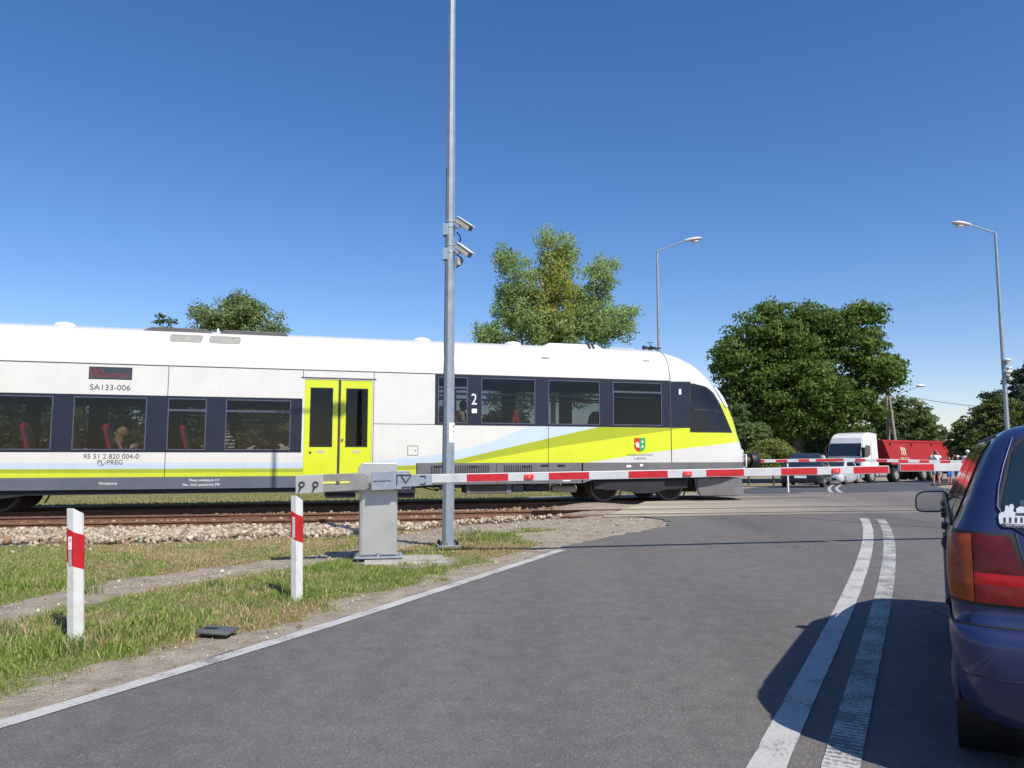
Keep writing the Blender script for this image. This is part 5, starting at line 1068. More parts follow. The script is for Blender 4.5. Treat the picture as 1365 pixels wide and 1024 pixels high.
def lamp(px, Yd, ytop, head, label, wpx, hd_dy=0):
    g = atz(px, Yd); z0 = hroad(g.x, g.y) - .05; tp = atz(px, Yd, ytop); root = empty('street_lamp', (g.x, g.y, z0), 0, label, 'street lamp', 'street lamps at the crossing')
    x0 = g.x; tpx = tp.z - z0; mb = MB(); mb.tube([(0, 0, 0), (0, 0, tpx * .5), (0, 0, tpx)], [.09, .065, .042], 8, smooth=False); mb.build('pole', galv, root); mb = MB(); mb.box((0, 0, .01), (.3, .3, .02)); mb.build('base_plate', galv, root)
    h = atz(head[0], Yd + hd_dy, head[1]); e = Vector((h.x - x0, hd_dy, 0)); luminaire(root, Vector((0, 0, tpx - .02)), e.xy, .70, max(.4, e.length - .62), h.z - tp.z, .026); return root
lamp(881, 29.0, 334, (934, 320.5), 'slender lamp pole rising behind the train cab, its head pointing right', 3)
l3 = lamp(1345, 26.5, 310, (1271, 299.5), 'lamp pole right of the crossing with camera boxes at mid height, its head pointing left', 3)
mb = MB(); px_ = [(1342, 483, .09), (1344, 492, .07), (1341.5, 499, .08), (1345, 505, .07)]
for i, (a, b, s_) in enumerate(px_): q = atz(a, 26.4, b); v = q - l3.location; mb.box((v.x + .02 - .0, -.12, v.z), (s_ * 1.7, .14, s_ * 1.6), Matrix.Rotation(R(20 * (i - 1)), 3, 'Y'))
mb.build('camera_housing', alu, l3, .01); mb = MB(); 
for a, b in ((1341, 481), (1343, 497)): q = atz(a, 26.4, b); v = q - l3.location; mb.ball((v.x, -.15, v.z + .03), (.13, .12, .05), 10)
mb.build('camera_dome', wht, l3)

# ------------------------------------------------------------------ marker posts, lid
def post(px, py, ytop, label, rz, tilt_=(0, 0)):
    g = onroad(px, py); z0 = float(gheight(np.array([g.x]), np.array([g.y]))[0]) - .03; root = empty('marker_post', (g.x, g.y, z0), rz, label, 'marker post', 'white marker posts along the road edge'); root.rotation_euler = (tilt_[0], tilt_[1], rz)
    H_ = atz(px, g.y, ytop).z - z0; prof = [(-.052, .0), (-.045, -.02), (.008, -.038), (.048, .004), (.052, .02), (.03, .045), (-.035, .045)]
    def topz(x, y): return H_ - max(0, (x - .0)) * .75 - .25 * (y + .038)
    mb = MB(); n_ = len(prof); vs = [(x, y, 0) for x, y in prof] + [(x, y, topz(x, y)) for x, y in prof]
    mb.add(vs, [tuple(range(n_, 2 * n_))] + [(i, (i + 1) % n_, (i + 1) % n_ + n_, i + n_) for i in range(n_)]); mb.build('shaft', pmat('post_plastic', (.60, .60, .57), .45, 0, .05, 6, dirt=(.42, .38, .30, .55), dscale=12), root, .003)
    zt = H_ - .165; hb = .235; mb = MB(); c = 1.035
    def sl_(x): return -x * .62
    for i in (0, 1, 2, 3, 6, 5, 4):
        a, b = prof[i], prof[(i + 1) % n_]; mb.add([(a[0] * c, a[1] * c, zt + sl_(a[0]) - hb), (b[0] * c, b[1] * c, zt + sl_(b[0]) - hb), (b[0] * c, b[1] * c, zt + sl_(b[0])), (a[0] * c, a[1] * c, zt + sl_(a[0]))], [(0, 1, 2, 3)])
    bd = mb.build('red_band', redp, root)
    def refl(a, b, z1, z0_, mat, nm):
        A_ = Vector(prof[1]).lerp(Vector(prof[2]), a) * 1.07; B_ = Vector(prof[1]).lerp(Vector(prof[2]), b) * 1.07; m = MB(); m.add([(A_.x, A_.y, z0_), (B_.x, B_.y, z0_), (B_.x, B_.y, z1), (A_.x, A_.y, z1)], [(0, 1, 2, 3)]); return m.build(nm, mat, bd)
    return root, refl, zt, hb
p1, rf, zt, hb = post(100.5, 860, 675.5, 'left white marker post with a red band, standing nearest in the grass', R(4), (R(.3), R(-3.0)))
rf(.28, .78, zt - .035, zt - .125, whitep, 'number_sticker'); rf(.30, .76, zt - .13, zt - .235, pmat('grey_reflector', (.42, .42, .46), .2, .3), 'reflector')
m_ = rf(.45, .62, zt - .05, zt - .06, blackp, 'print'); rf(.40, .66, zt - .066, zt - .072, blackp, 'print'); rf(.42, .6, zt - .105, zt - .109, pmat('blue_print', (.1, .1, .3), .5), 'print')
p2_, rf, zt, hb = post(395.5, 799, 659.5, 'right white marker post with a red band, just left of the barrier cabinet', R(-2), (0, R(-1.5)))
rf(.30, .82, zt - .03, zt - .215, pmat('pale_reflector', (.60, .60, .60), .2, .2), 'reflector')
g = onroad(286, 846); mb = MB(); mb.box((0, 0, .008), (.25, .17, .022)); o = mb.build('meter_lid', pmat('dark_plastic_lid', (.085, .09, .09), .6, 0, .15, 8, dirt=(.17, .16, .13, .6)), None, .008); o.location = (g.x + .02, g.y, .032); o.rotation_euler = (R(3), R(2), R(-8)); tag(o, 'flat dark grey plastic lid lying in the grass by the road edge', 'lid')
mb = MB(); mb.bb((-.10, -.02, .0192), (.0, .015, .0225)); q = mb.build('slot', blk, o)

# ------------------------------------------------------------------ trees
leafm = pmat('leaf', (.06, .1, .03), .55, 0, .12, 3, attr='tint', spec=.3, trans=.42)
barkm = pmat('bark', (.12, .10, .08), .9, 0, .25, 6, .6, 20)
def tree(name, label, base, lobes, nleaf, ls, cols, seed, trunk_r=.25, clump=.6, group=None, cat='tree', fill=.35, up=.3, yel=None, asp=.6, limbs=True, dome=.75):
    """lobes: ellipsoids (x, y, z, rx, ry, rz) relative to base"""
    r = np.random.default_rng(seed); root = empty(name, tuple(base), 0, label, cat, group)
    vol = np.array([l[3] * l[4] * l[5] for l in lobes]); vol = vol ** .8; vol /= vol.sum(); nc = max(12, int(nleaf / 55)); li = r.choice(len(lobes), nc, p=vol); Lb = np.array(lobes)[li]
    u = r.normal(size=(nc, 3)); u /= np.linalg.norm(u, axis=1)[:, None]; rad = np.where(r.random(nc) < fill, r.uniform(.2, .8, nc), r.uniform(.78, 1.05, nc)); C = Lb[:, :3] + u * rad[:, None] * Lb[:, 3:6]
    C[:, 2] = np.maximum(C[:, 2], .25)
    cr = clump * r.uniform(.55, 1.25, nc); ci = r.choice(nc, nleaf, p=cr ** 2 / (cr ** 2).sum()); q = r.normal(size=(nleaf, 3)); q /= np.linalg.norm(q, axis=1)[:, None]; q[:, 2] = np.where(r.random(nleaf) < dome, np.abs(q[:, 2]) * .8 - .2, q[:, 2])
    P = C[ci] + q * (cr[ci] * r.uniform(.45, 1.1, nleaf))[:, None] * np.array([1, 1, .82])
    nrm = q * .8 + r.normal(size=(nleaf, 3)) * .55; nrm[:, 2] += up; nrm /= np.linalg.norm(nrm, axis=1)[:, None]; t = np.cross(nrm, r.normal(size=(nleaf, 3))); t /= np.linalg.norm(t, axis=1)[:, None]; bt = np.cross(nrm, t)
    s_ = (ls * r.uniform(.6, 1.25, nleaf))[:, None]; dr = nrm * s_ * .25
    V = np.stack([P - t * s_, P + bt * s_ * asp - dr, P + t * s_, P - bt * s_ * asp - dr], 1).reshape(-1, 3); F_ = np.arange(nleaf * 4).reshape(-1, 4)
    c0, c1 = np.array(cols[0]), np.array(cols[1]); cm = r.random(nc)[ci][:, None] * .6 + r.random((nleaf, 1)) * .4; K = c0 * (1 - cm) + c1 * cm
    if yel is not None:
        w_ = yel(P); k = r.random(nleaf) < w_; K[k] = np.array([.52, .44, .06]) * r.uniform(.6, 1.2, (k.sum(), 1))
    arr_mesh('crown', V, F_, leafm, root, np.repeat(K, 4, 0))
    if limbs:
        mb = MB(); zc = np.average([l[2] for l in lobes], weights=vol); zl = min(l[2] for l in lobes); rr_ = random.Random(seed); ft = max(.5, min(zl * .8, zc * .5))
        topz_ = max(l[2] for l in lobes); ctr = np.average(np.array(lobes)[:, :2], axis=0, weights=vol)
        mb.tube([(0, 0, -.2), (0.02, 0, .3), (ctr[0] * .2, ctr[1] * .2, ft), (ctr[0] * .6, ctr[1] * .6, zc), (ctr[0], ctr[1], topz_)], [trunk_r * 1.35, trunk_r, trunk_r * .8, trunk_r * .5, trunk_r * .12], 9)
        for l in lobes:
            s0_ = Vector((ctr[0] * .3, ctr[1] * .3, ft + (zc - ft) * rr_.uniform(0, .8))); e_ = Vector(l[:3]); md = s0_.lerp(e_, .5) + Vector((rr_.uniform(-.3, .3), rr_.uniform(-.3, .3), rr_.uniform(-.2, .5))); mb.tube([s0_, md, e_], [trunk_r * .4, trunk_r * .25, trunk_r * .1], 6)
        for k in range(min(nc, 90)):
            j = rr_.randrange(nc); l = Lb[j]; a = Vector(l[:3]).lerp(Vector((ctr[0], ctr[1], zc)), .3); mb.tube([a, a.lerp(Vector(C[j]), .5) + Vector((0, 0, .1)), C[j]], [trunk_r * .12, trunk_r * .07, .01], 5)
        mb.build('trunk', barkm, root)
    return root
def lob(L_, base, Yd):
    """lobes from photo outlines: (px, py, half width px, half height px, depth m, y shift)"""
    out = []
    for px, py, a, b, dp, dy in L_:
        c_ = atz(px, Yd + dy, py); k = (Yd + dy) / FPX; out.append((c_.x - base.x, c_.y - base.y, c_.z - base.z, a * k, dp, b * k))
    return out
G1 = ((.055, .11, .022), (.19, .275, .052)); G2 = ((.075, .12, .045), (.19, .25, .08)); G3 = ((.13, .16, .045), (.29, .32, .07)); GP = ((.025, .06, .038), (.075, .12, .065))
def tz(X, Y): return hroad(X, Y) - .1
D_ = 58; b = atz(1062, D_); b.z = tz(b.x, b.y)
tree('maple_tree', 'big dark round maple tree between the train cab and the white truck', b, lob([(1062, 480, 60, 55, 3.2, 0), (1010, 440, 34, 32, 2.4, 0), (1128, 442, 44, 36, 2.6, 0), (1160, 492, 40, 34, 2.4, 0), (985, 490, 36, 38, 2.4, 0), (1070, 440, 44, 36, 2.6, 1), (1020, 540, 50, 34, 2.8, 0), (1105, 535, 52, 34, 2.8, 0), (1145, 540, 34, 26, 2.2, 1), (985, 535, 24, 30, 2.2, 0), (1060, 520, 60, 40, 3.2, -1.5), (1040, 566, 50, 20, 2.6, 0), (1100, 566, 46, 18, 2.6, 0), (1190, 497, 12, 18, 1.5, 0), (1150, 418, 22, 14, 1.5, 0), (1030, 415, 18, 12, 1.5, 0)], b, D_), 80000, .15, G1, 101, .45, .85, fill=.45)
D_ = 46; b = atz(738, D_); b.z = tz(b.x, b.y)
def yl(P): return np.clip(1.25 - np.hypot((P[:, 0] - .25) / 1.55, (P[:, 2] - 12.2) / 3.0), 0, 1) * .5
tree('poplar_tree', 'tall loose poplar with a yellowing middle, behind the train beside the lamp pole', b, lob([(738, 350, 24, 40, 1.3, 0), (735, 395, 42, 44, 1.9, 0), (685, 380, 25, 46, 1.4, 0), (700, 425, 44, 36, 1.9, 0), (798, 370, 25, 28, 1.3, 0), (785, 410, 36, 38, 1.6, 0), (812, 435, 32, 24, 1.5, 0), (735, 440, 74, 38, 2.4, 0), (655, 448, 22, 20, 1.3, 0), (670, 345, 9, 22, .7, 0), (818, 350, 8, 12, .6, 0), (728, 315, 10, 14, .7, 0), (755, 335, 14, 22, .9, 0), (838, 415, 12, 8, .7, 0), (760, 500, 70, 40, 2, 0), (690, 510, 50, 40, 2, 0)], b, D_), 78000, .085, ((.17, .26, .09), (.42, .54, .18)), 102, .18, .5, fill=.6, yel=yl, dome=0, up=.1)
D_ = 50; b = atz(315, D_); b.z = tz(b.x, b.y)
tree('broadleaf_tree', 'round green tree top showing above the train roof on the left', b, lob([(285, 430, 28, 26, 1.6, 0), (320, 425, 32, 30, 1.8, 0), (355, 440, 24, 22, 1.4, 0), (268, 418, 16, 14, 1, 0), (312, 405, 22, 12, 1.2, 0), (345, 415, 16, 14, 1, 0), (372, 422, 8, 12, .8, 0), (320, 480, 60, 40, 2.4, 0), (320, 540, 60, 40, 2.4, 0)], b, D_), 32000, .10, ((.13, .19, .075), (.32, .41, .15)), 103, .2, .6, fill=.6, dome=.2)
b = atz(222, D_ + 3); b.z = tz(b.x, b.y)
tree('broadleaf_tree', 'small sparse tree tip left of the round one, above the train roof', b, lob([(222, 436, 18, 13, .9, 0), (216, 425, 6, 8, .5, 0), (228, 470, 36, 30, 1.5, 0), (225, 530, 40, 40, 1.8, 0)], b, D_ + 3), 8000, .11, ((.05, .08, .03), (.11, .16, .05)), 104, .14, .4, fill=.5)
# row of bushes and trees behind the train, seen through its windows
for i, (px, dd, hp, wp) in enumerate([(-120, 48, 520, 70), (-10, 46, 515, 60), (70, 49, 520, 60), (170, 47, 512, 62), (265, 50, 525, 56), (360, 46, 500, 62), (440, 49, 515, 55), (510, 47, 520, 45), (600, 52, 545, 45), (670, 50, 540, 45), (880, 55, 560, 40), (930, 53, 555, 40)]):
    b = atz(px, dd); b.z = tz(b.x, b.y); h = 608 - hp
    tree('roadside_tree', ('first', 'second', 'third', 'fourth', 'fifth', 'sixth', 'seventh', 'eighth', 'ninth', 'tenth', 'eleventh', 'twelfth')[i] + ' from the left in the row of low trees behind the train', b, lob([(px, hp + h * .35, wp * .7, h * .36, 1.8, 0), (px - wp * .4, hp + h * .6, wp * .5, h * .38, 1.6, .5), (px + wp * .4, hp + h * .6, wp * .5, h * .38, 1.6, -.4), (px, hp + h * .85, wp * .8, h * .35, 1.8, 0)], b, dd), 6000, .17, (G2, G3)[i % 3 == 2], 200 + i, .14, .6, group='low trees behind the train')
# trees and bushes beyond the crossing
for nm, lbl, px, dd, L_, nl, ls, cl, sd in (
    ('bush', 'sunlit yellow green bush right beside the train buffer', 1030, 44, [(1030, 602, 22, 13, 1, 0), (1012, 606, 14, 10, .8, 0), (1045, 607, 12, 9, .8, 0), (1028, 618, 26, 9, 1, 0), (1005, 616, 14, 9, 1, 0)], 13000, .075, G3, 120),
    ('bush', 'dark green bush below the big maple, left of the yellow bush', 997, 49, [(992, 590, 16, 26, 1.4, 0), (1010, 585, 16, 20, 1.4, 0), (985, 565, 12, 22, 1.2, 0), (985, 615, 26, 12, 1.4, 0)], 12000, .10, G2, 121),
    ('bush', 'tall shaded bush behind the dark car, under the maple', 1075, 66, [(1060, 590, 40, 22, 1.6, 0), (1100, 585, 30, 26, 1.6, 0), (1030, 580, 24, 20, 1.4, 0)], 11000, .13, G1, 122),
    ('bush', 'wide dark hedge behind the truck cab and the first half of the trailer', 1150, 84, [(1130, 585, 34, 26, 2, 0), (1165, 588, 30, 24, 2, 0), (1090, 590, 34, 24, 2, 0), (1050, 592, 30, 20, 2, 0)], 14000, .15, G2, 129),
    ('bush', 'olive bush left of the truck cab beneath the maple', 1103, 62, [(1098, 590, 14, 24, 1.2, 0), (1085, 600, 12, 14, 1, 0)], 6000, .10, G2, 123),
    ('broadleaf_tree', 'spreading green tree behind the red trailer with feathery top', 1208, 76, [(1185, 575, 26, 34, 2.4, 0), (1210, 565, 30, 30, 2.4, 0), (1190, 545, 18, 18, 1.6, 0), (1225, 558, 14, 16, 1.4, 0), (1215, 538, 5, 9, .6, 0), (1238, 560, 8, 5, .7, 0), (1170, 590, 40, 24, 2, 0), (1235, 585, 18, 22, 2, 0)], 26000, .15, G2, 124),
    ('broadleaf_tree', 'hazy olive trees edge sloping down to the sky gap behind the trailer end', 1262, 92, [(1245, 590, 24, 24, 2.4, 0), (1265, 597, 18, 20, 2.4, 0), (1285, 603, 22, 14, 2.4, 0), (1225, 588, 20, 26, 2.4, 0)], 12000, .17, ((.06, .085, .035), (.12, .15, .06)), 125),
    ('broadleaf_tree', 'sunlit round tree right of the sky gap, behind the people', 1316, 50, [(1310, 575, 28, 28, 2.2, 0), (1335, 560, 26, 28, 2.2, 0), (1295, 590, 20, 22, 1.8, 0), (1325, 545, 16, 14, 1.4, 0), (1290, 572, 12, 10, 1, 0), (1350, 590, 30, 30, 2.2, 0), (1315, 605, 40, 18, 2.2, 0)], 30000, .11, G3[:1] + ((.11, .15, .035),), 126),
    ('pine_tree', 'small dark pine tip above the sunlit round tree', 1322, 62, [(1326, 540, 12, 9, 1, 0), (1317, 528, 7, 5, .6, 0), (1331, 526, 5, 6, .5, 0), (1322, 555, 18, 12, 1.4, 0)], 5000, .11, GP, 127),
    ('pine_tree', 'dark pine tree at the right edge of the view behind the lamp pole', 1362, 56, [(1365, 505, 18, 10, 1.4, 0), (1350, 520, 8, 6, .8, 0), (1368, 528, 22, 9, 1.6, 0), (1360, 550, 24, 12, 1.8, 0), (1375, 570, 26, 16, 2, 0), (1390, 500, 24, 20, 2, 0), (1395, 480, 14, 14, 1.5, 0)], 16000, .12, GP, 128)):
    b = atz(px, dd); b.z = tz(b.x, b.y); tree(nm, lbl, b, lob(L_, b, dd), nl, ls, cl, sd, .2 if 'tree' in nm else .06, .55 if dd > 60 else .4, cat='bush' if nm == 'bush' else 'tree')
r = random.Random(77)
for i, (px, dd) in enumerate([(1420, 60), (1500, 70), (1400, 85), (1600, 60), (1150, 110), (1080, 105), (1240, 125), (1320, 120), (950, 95)]):
    b = atz(px, dd); b.z = tz(b.x, b.y); h = r.uniform(5, 7); hp = 600 - 8 * FPX / dd * .6; k = FPX / dd
    tree('roadside_tree', ('large tree out of view right of the blue car', 'second tree out of view right of the blue car', 'third tree out of view right of the blue car', 'fourth tree far right out of view', 'distant green tree far behind the truck', 'distant tree far behind the maple trunk', 'distant tree far behind the trailer end', 'distant tree far behind the people', 'distant tree hidden behind the train nose')[i], b, [(0, 0, h * .6, 3, 3, h * .35), (2, .5, h * .45, 2.4, 2.4, h * .32), (-2, 0, h * .45, 2.4, 2.4, h * .32)], 7000, .2, G2, 300 + i, .2, .8, group='trees far behind')

# ------------------------------------------------------------------ wooden pole, wire
wood = pmat('grey_pole_wood', (.26, .22, .18), .85, 0, .2, 8)
D_ = 66; b = atz(1183, D_); b.z = tz(b.x, b.y); up_ = empty('utility_pole', tuple(b), 0, 'grey A-frame utility pole with a lamp arm, behind the red trailer', 'utility pole')
def up(px, py, d=0): q = atz(px, D_ + d, py); return q - b
tA = up(1181.5, 521); mb = MB(); mb.cyl((tA.x, 0, 0), tA, .17, .11, 10); mb.build('post', wood, up_); tB = up(1185, 525); bB = up(1194, 600, -1.5); mb = MB(); mb.cyl((bB.x + .3, -1.5, 0), tB, .16, .11, 10); mb.build('brace', wood, up_)
hB = up(1226, 515); mb = MB(); mb.tube([up(1186, 531), up(1205, 522), hB], .045, 8); mb.build('lamp_arm', galv, up_); mb = MB(); h2 = up(1227, 514.2); mb.ball(h2, (.42, .16, .13), 14); mb.build('lamp_head', pmat('lamp_head_grey', (.62, .62, .60), .4), up_)
mb = MB(); a = atz(1182, 66, 522); c_ = atz(1420, 40, 548); P = []
for t in np.linspace(0, 1, 24): q = a.lerp(c_, t); q.z -= 1.0 * 4 * t * (1 - t) * .35; P.append(q)
mb.tube(P, .018, 5); tag(mb.build('overhead_wire', blk), 'thin overhead wire running right from the A-frame pole', 'wire')

# ------------------------------------------------------------------ vehicles far away
def wheel(root, x, y, z, rad, wid, rim=None, nm='wheel'):
    mb = MB(); s_ = 1 if y > 0 else -1; mb.tube([(x, y - s_ * wid, z), (x, y - s_ * wid * .9, z), (x, y - s_ * wid * .1, z), (x, y, z), (x, y - s_ * .02, z)], [rad * .8, rad, rad, rad * .88, rad * .62], 28, 0); w_ = mb.build(nm, rub, root)
    mb = MB(); mb.tube([(x, y - s_ * .03, z), (x, y - s_ * .005, z)], [rad * .62, rad * .58], 24, 0); mb.cyl((x, y - s_ * .01, z), (x, y + s_ * .02, z), rad * .2, n=14)
    for k in range(8): a = k * math.pi / 4; mb.cyl((x + rad * .42 * math.cos(a), y - s_ * .006, z + rad * .42 * math.sin(a)), (x + rad * .42 * math.cos(a), y + s_ * .0, z + rad * .42 * math.sin(a)), rad * .07, n=8, mi=1)
    mb.build('rim', [rim or pmat('dusty_rim', (.34, .32, .29), .6), blk], w_); return w_
# truck: local +x forward, +y to its left
TG = onroad(1127, 643.5); trk_pos = atz(1127, 53, 643.5)
DB = Vector((.80, .60)); DB.normalize(); FZ = tz(23.5, 53) + .1
truck = empty('truck', (trk_pos.x, trk_pos.y, FZ), math.atan2(-DB.y, -DB.x), 'white tractor unit truck waiting at the crossing, pulling the red trailer', 'truck')
cabw = pmat('truck_white', (.74, .75, .76), .3, 0, .04, 2, coat=.5); tg = pmat('truck_glass', (.02, .025, .03), .05, 0, .1, 2, coat=1)
mb = MB(); W2 = 1.25
CP = [(0, .95), (.03, 1.55), (-.02, 1.9), (-.28, 2.75), (-.42, 3.12), (-.75, 3.38), (-1.3, 3.5), (-2.2, 3.45), (-2.25, 1.0), (-1.3, .95)]
rows = []
for y, k, zc_ in ((-W2, .0, .93), (-W2 + .0, 0, 1), (-W2 + .10, .04, 1), (0, .07, 1), (W2 - .10, .04, 1), (W2, 0, 1)):
    rows.append([(x + (k if x > -.9 else 0), y if z < 3.0 else y * .94, z if abs(y) < W2 - .05 else (z if z < 3.2 else z - .06)) for x, z in CP])
mb.grid(rows[1:], smooth=False, close=True); mb.add(rows[1], [tuple(range(len(CP)))]); mb.add(rows[-1], [tuple(range(len(CP)))[::-1]]); cabo = mb.build('cab', cabw, truck, .04)
mb = MB(); q = [(.075 - .02 + .02, 1.93), (-.215 + .02, 2.68)]; 
mb.add([(.072, -1.12, 1.86), (.072, 1.12, 1.86), (-.20, 1.05, 2.74), (-.20, -1.05, 2.74)], [(0, 1, 2, 3)]); mb.add([(.03, -1.19, 1.88), (.072, -1.12, 1.86), (-.20, -1.05, 2.74), (-.23, -1.14, 2.74)], [(0, 1, 2, 3)]); mb.add([(.03, 1.19, 1.88), (.072, 1.12, 1.86), (-.20, 1.05, 2.74), (-.23, 1.14, 2.74)], [(3, 2, 1, 0)]); ws = mb.build('windscreen', tg, truck, 0)
for s_ in (-1, 1):
    mb = MB(); y = s_ * (W2 + .004); mb.prism([(-.35, 1.85), (-.55, 2.6), (-1.15, 2.6), (-1.15, 1.95), (-.75, 1.78)], 'y', y - .004, y + .006); d = mb.build('side_window', tg, truck)
    mb = MB(); mb.bb((-1.30, y - .003, 1.05), (-1.28, y + .005, 3.0)); mb.bb((-.25, y - .003, 1.05), (-.235, y + .005, 1.9)); mb.build('door_seam', seam, truck); mb = MB(); mb.bb((-1.2, y, 1.5), (-1.05, y + s_ * .03, 1.56)); mb.build('door_handle', blk, truck)
    mb = MB(); mb.bb((.02, s_ * 1.3, 1.75), (.14, s_ * 1.52, 2.45)); mb.tube([(-.1, s_ * 1.22, 2.5), (.08, s_ * 1.4, 2.5)], .025, 6); mb.build('mirror', blk, truck, .03)
mb = MB(); mb.bb((.04, -1.1, 1.18), (.085, 1.1, 1.36)); mb.bb((.04, -1.0, 1.46), (.085, 1.0, 1.52)); mb.build('grille', blk, truck); mb = MB(); mb.prism([(-.3, .38), (.16, .36), (.20, .6), (.12, .95), (-.3, .95)], 'y', -1.24, 1.24); mb.build('bumper', pmat('truck_bumper', (.22, .23, .25), .5), truck, .03)
mb = MB(); mb.bb((.10, -.7, .42), (.206, .7, .62)); mb.build('lower_grille', blk, truck)
for s_ in (-1, 1): mb = MB(); mb.box((.13, s_ * 1.0, .76), (.12, .34, .2)); mb.build('headlight', pmat('lamp_glass', (.6, .62, .65), .1), truck, .03)
mb = MB(); mb.bb((-6.0, -.45, .75), (-.4, .45, 1.0)); mb.bb((-1.9, -1.1, .55), (-1.0, 1.1, 1.0)); mb.bb((-3.5, -1.2, .45), (-2.5, -.6, .95)); mb.build('chassis', dark, truck)
mb = MB(); mb.cyl((-3.3, 1.0, .65), (-2.3, 1.0, .65), .28, n=18); mb.bb((-2.2, .75, .5), (-1.95, 1.2, 1.1)); mb.build('fuel_tank', pmat('tank_alu', (.62, .61, .6), .4, .3), truck)
mb = MB()
for s_ in (-1, 1): mb.tube([(-4.75 + .62 * math.cos(a), s_ * .98, .52 + .62 * math.sin(a)) for a in np.linspace(.2, 2.94, 9)], .04, 6)
for s_ in (-1, 1): mb.grid([[(-4.75 + .62 * math.cos(a), s_ * .75, .52 + .62 * math.sin(a)), (-4.75 + .62 * math.cos(a), s_ * 1.24, .52 + .62 * math.sin(a))] for a in np.linspace(.2, 2.94, 9)])
mb.build('mudguard', dark, truck)
for s_ in (-1, 1): wheel(truck, -1.35 + .0, s_ * 1.22, .50, .50, .3); wheel(truck, -4.75, s_ * 1.22, .50, .50, .55)
trl = empty('trailer', (trk_pos.x + DB.x * 3.0, trk_pos.y + DB.y * 3.0, FZ), math.atan2(-DB.y, -DB.x), 'red tipper trailer with slanted ends coupled behind the white truck', 'trailer')
red = pmat('trailer_red', (.42, .028, .035), .4, 0, .06, 2, dirt=(.28, .05, .04, .5), dscale=1.5)
zb0, zt0 = 1.28, 2.98; LT = 10.6; mb = MB()
prof_t = [(.15, zt0), (-LT + 1.0, zt0), (-LT, zb0), (-1.0, zb0)]
o_ = []
for y in (-1.25, 1.25): o_.append([(x, y, z) for x, z in prof_t])
mb.add(o_[0] + o_[1], [(3, 2, 1, 0), (4, 5, 6, 7), (2, 3, 7, 6), (1, 2, 6, 5), (3, 0, 4, 7)]); mb.build('tipper_body', red, trl)
mb = MB()
for s_ in (-1, 1):
    mb.bb((-LT + 1.0, s_ * 1.25, zt0 - .12), (.2, s_ * 1.29, zt0 + .03)); mb.bb((-LT, s_ * 1.25, zb0 - .02), (-.95, s_ * 1.29, zb0 + .12))
    for t in (0.0, 1.0):
        xa = .15 if t == 0 else -LT + 1.0; xb = -1.0 if t == 0 else -LT; mb.add([(xa, s_ * 1.295, zt0), (xa - .14, s_ * 1.295, zt0), (xb - .14 * (1 if t == 0 else -1) * 1, s_ * 1.295, zb0), (xb, s_ * 1.295, zb0)], [(0, 1, 2, 3)])
mb.bb((.12, -1.29, zt0 - .1), (.2, 1.29, zt0 + .05)); mb.build('body_rim', pmat('trailer_red_rim', (.42, .03, .04), .4), trl, .01)
mb = MB()
for x in (-.9, -4.0, -7.2, -9.2):
    mb.box((x, 1.30, zt0 - .28), (.10, .03, .12)); mb.box((x + .1, 1.31, zt0 - .22), (.12, .03, .05))
mb.build('sheet_hook', blk, trl)
mb = MB(); mb.bb((-LT + .2, -.5, .9), (-1.2, .5, 1.26)); mb.bb((-LT + .2, -1.2, 1.16), (-1.2, 1.2, 1.27)); mb.bb((-LT + .3, -1.15, .5), (-LT + .42, 1.15, .64)); mb.bb((-3.3, .75, .45), (-3.1, .85, 1.2)); mb.bb((-3.7, .7, .7), (-2.6, 1.1, 1.1)); mb.build('frame', dark, trl)
for wx in (-6.0, -7.3, -8.6):
    for s_ in (-1, 1): wheel(trl, wx, s_ * 1.2, .5, .50, .42)
ltm = pmat('logo_cream', (.75, .66, .52), .5); mb = MB()
for k in range(3): mb.add([(-2.55 - k * .26, 1.262, 2.45), (-2.35 - k * .26, 1.262, 2.58 - .05 * k), (-2.55 - k * .26, 1.262, 1.98), (-2.72 - k * .26, 1.262, 1.9), (-2.62 - k * .26, 1.262, 2.1)], [(0, 1, 2, 3, 4)])
mb.build('logo', ltm, trl); text('lettering', 'WIELTON', .17, ltm, trl, frame((-3.0, 1.262, 1.68), (-1, 0, 0), (0, 1, 0)), ext=.003, wide=1.25)
# cars
def contour_car(root, lv, mat, L_, n_=10, name='body', cap_top=True):
    """stack of plan outlines: (z, xr, xf, halfwidth, rear corner, front corner)"""
    mb = MB(); rows = []
    for z, xr, xf, w_, rr_, rf_ in lv:
        P = []
        for a in np.linspace(0, math.pi / 2, n_): P.append((xr + rr_ - rr_ * math.cos(a) ** .8, w_ * 0 + (w_ - rr_) + rr_ * math.sin(a) ** .8))
        half = [(xr, y) for y in np.linspace(0, w_ - rr_, 4)[:-1]] + P + [(x, w_) for x in np.linspace(xr + rr_, xf - rf_, 12)[1:-1]]
        for a in np.linspace(math.pi / 2, 0, n_): half.append((xf - rf_ + rf_ * math.cos(a) ** .8, (w_ - rf_) + rf_ * math.sin(a) ** .8))
        half += [(xf, y) for y in np.linspace(w_ - rf_, 0, 4)[1:]]
        rows.append([(x, y, z) for x, y in half] + [(x, -y, z) for x, y in half[::-1][1:-1]])
    mb.grid(rows, close=True); mb.add(rows[-1], [tuple(range(len(rows[-1])))], 0, True); return mb.build(name, mat, root), rows
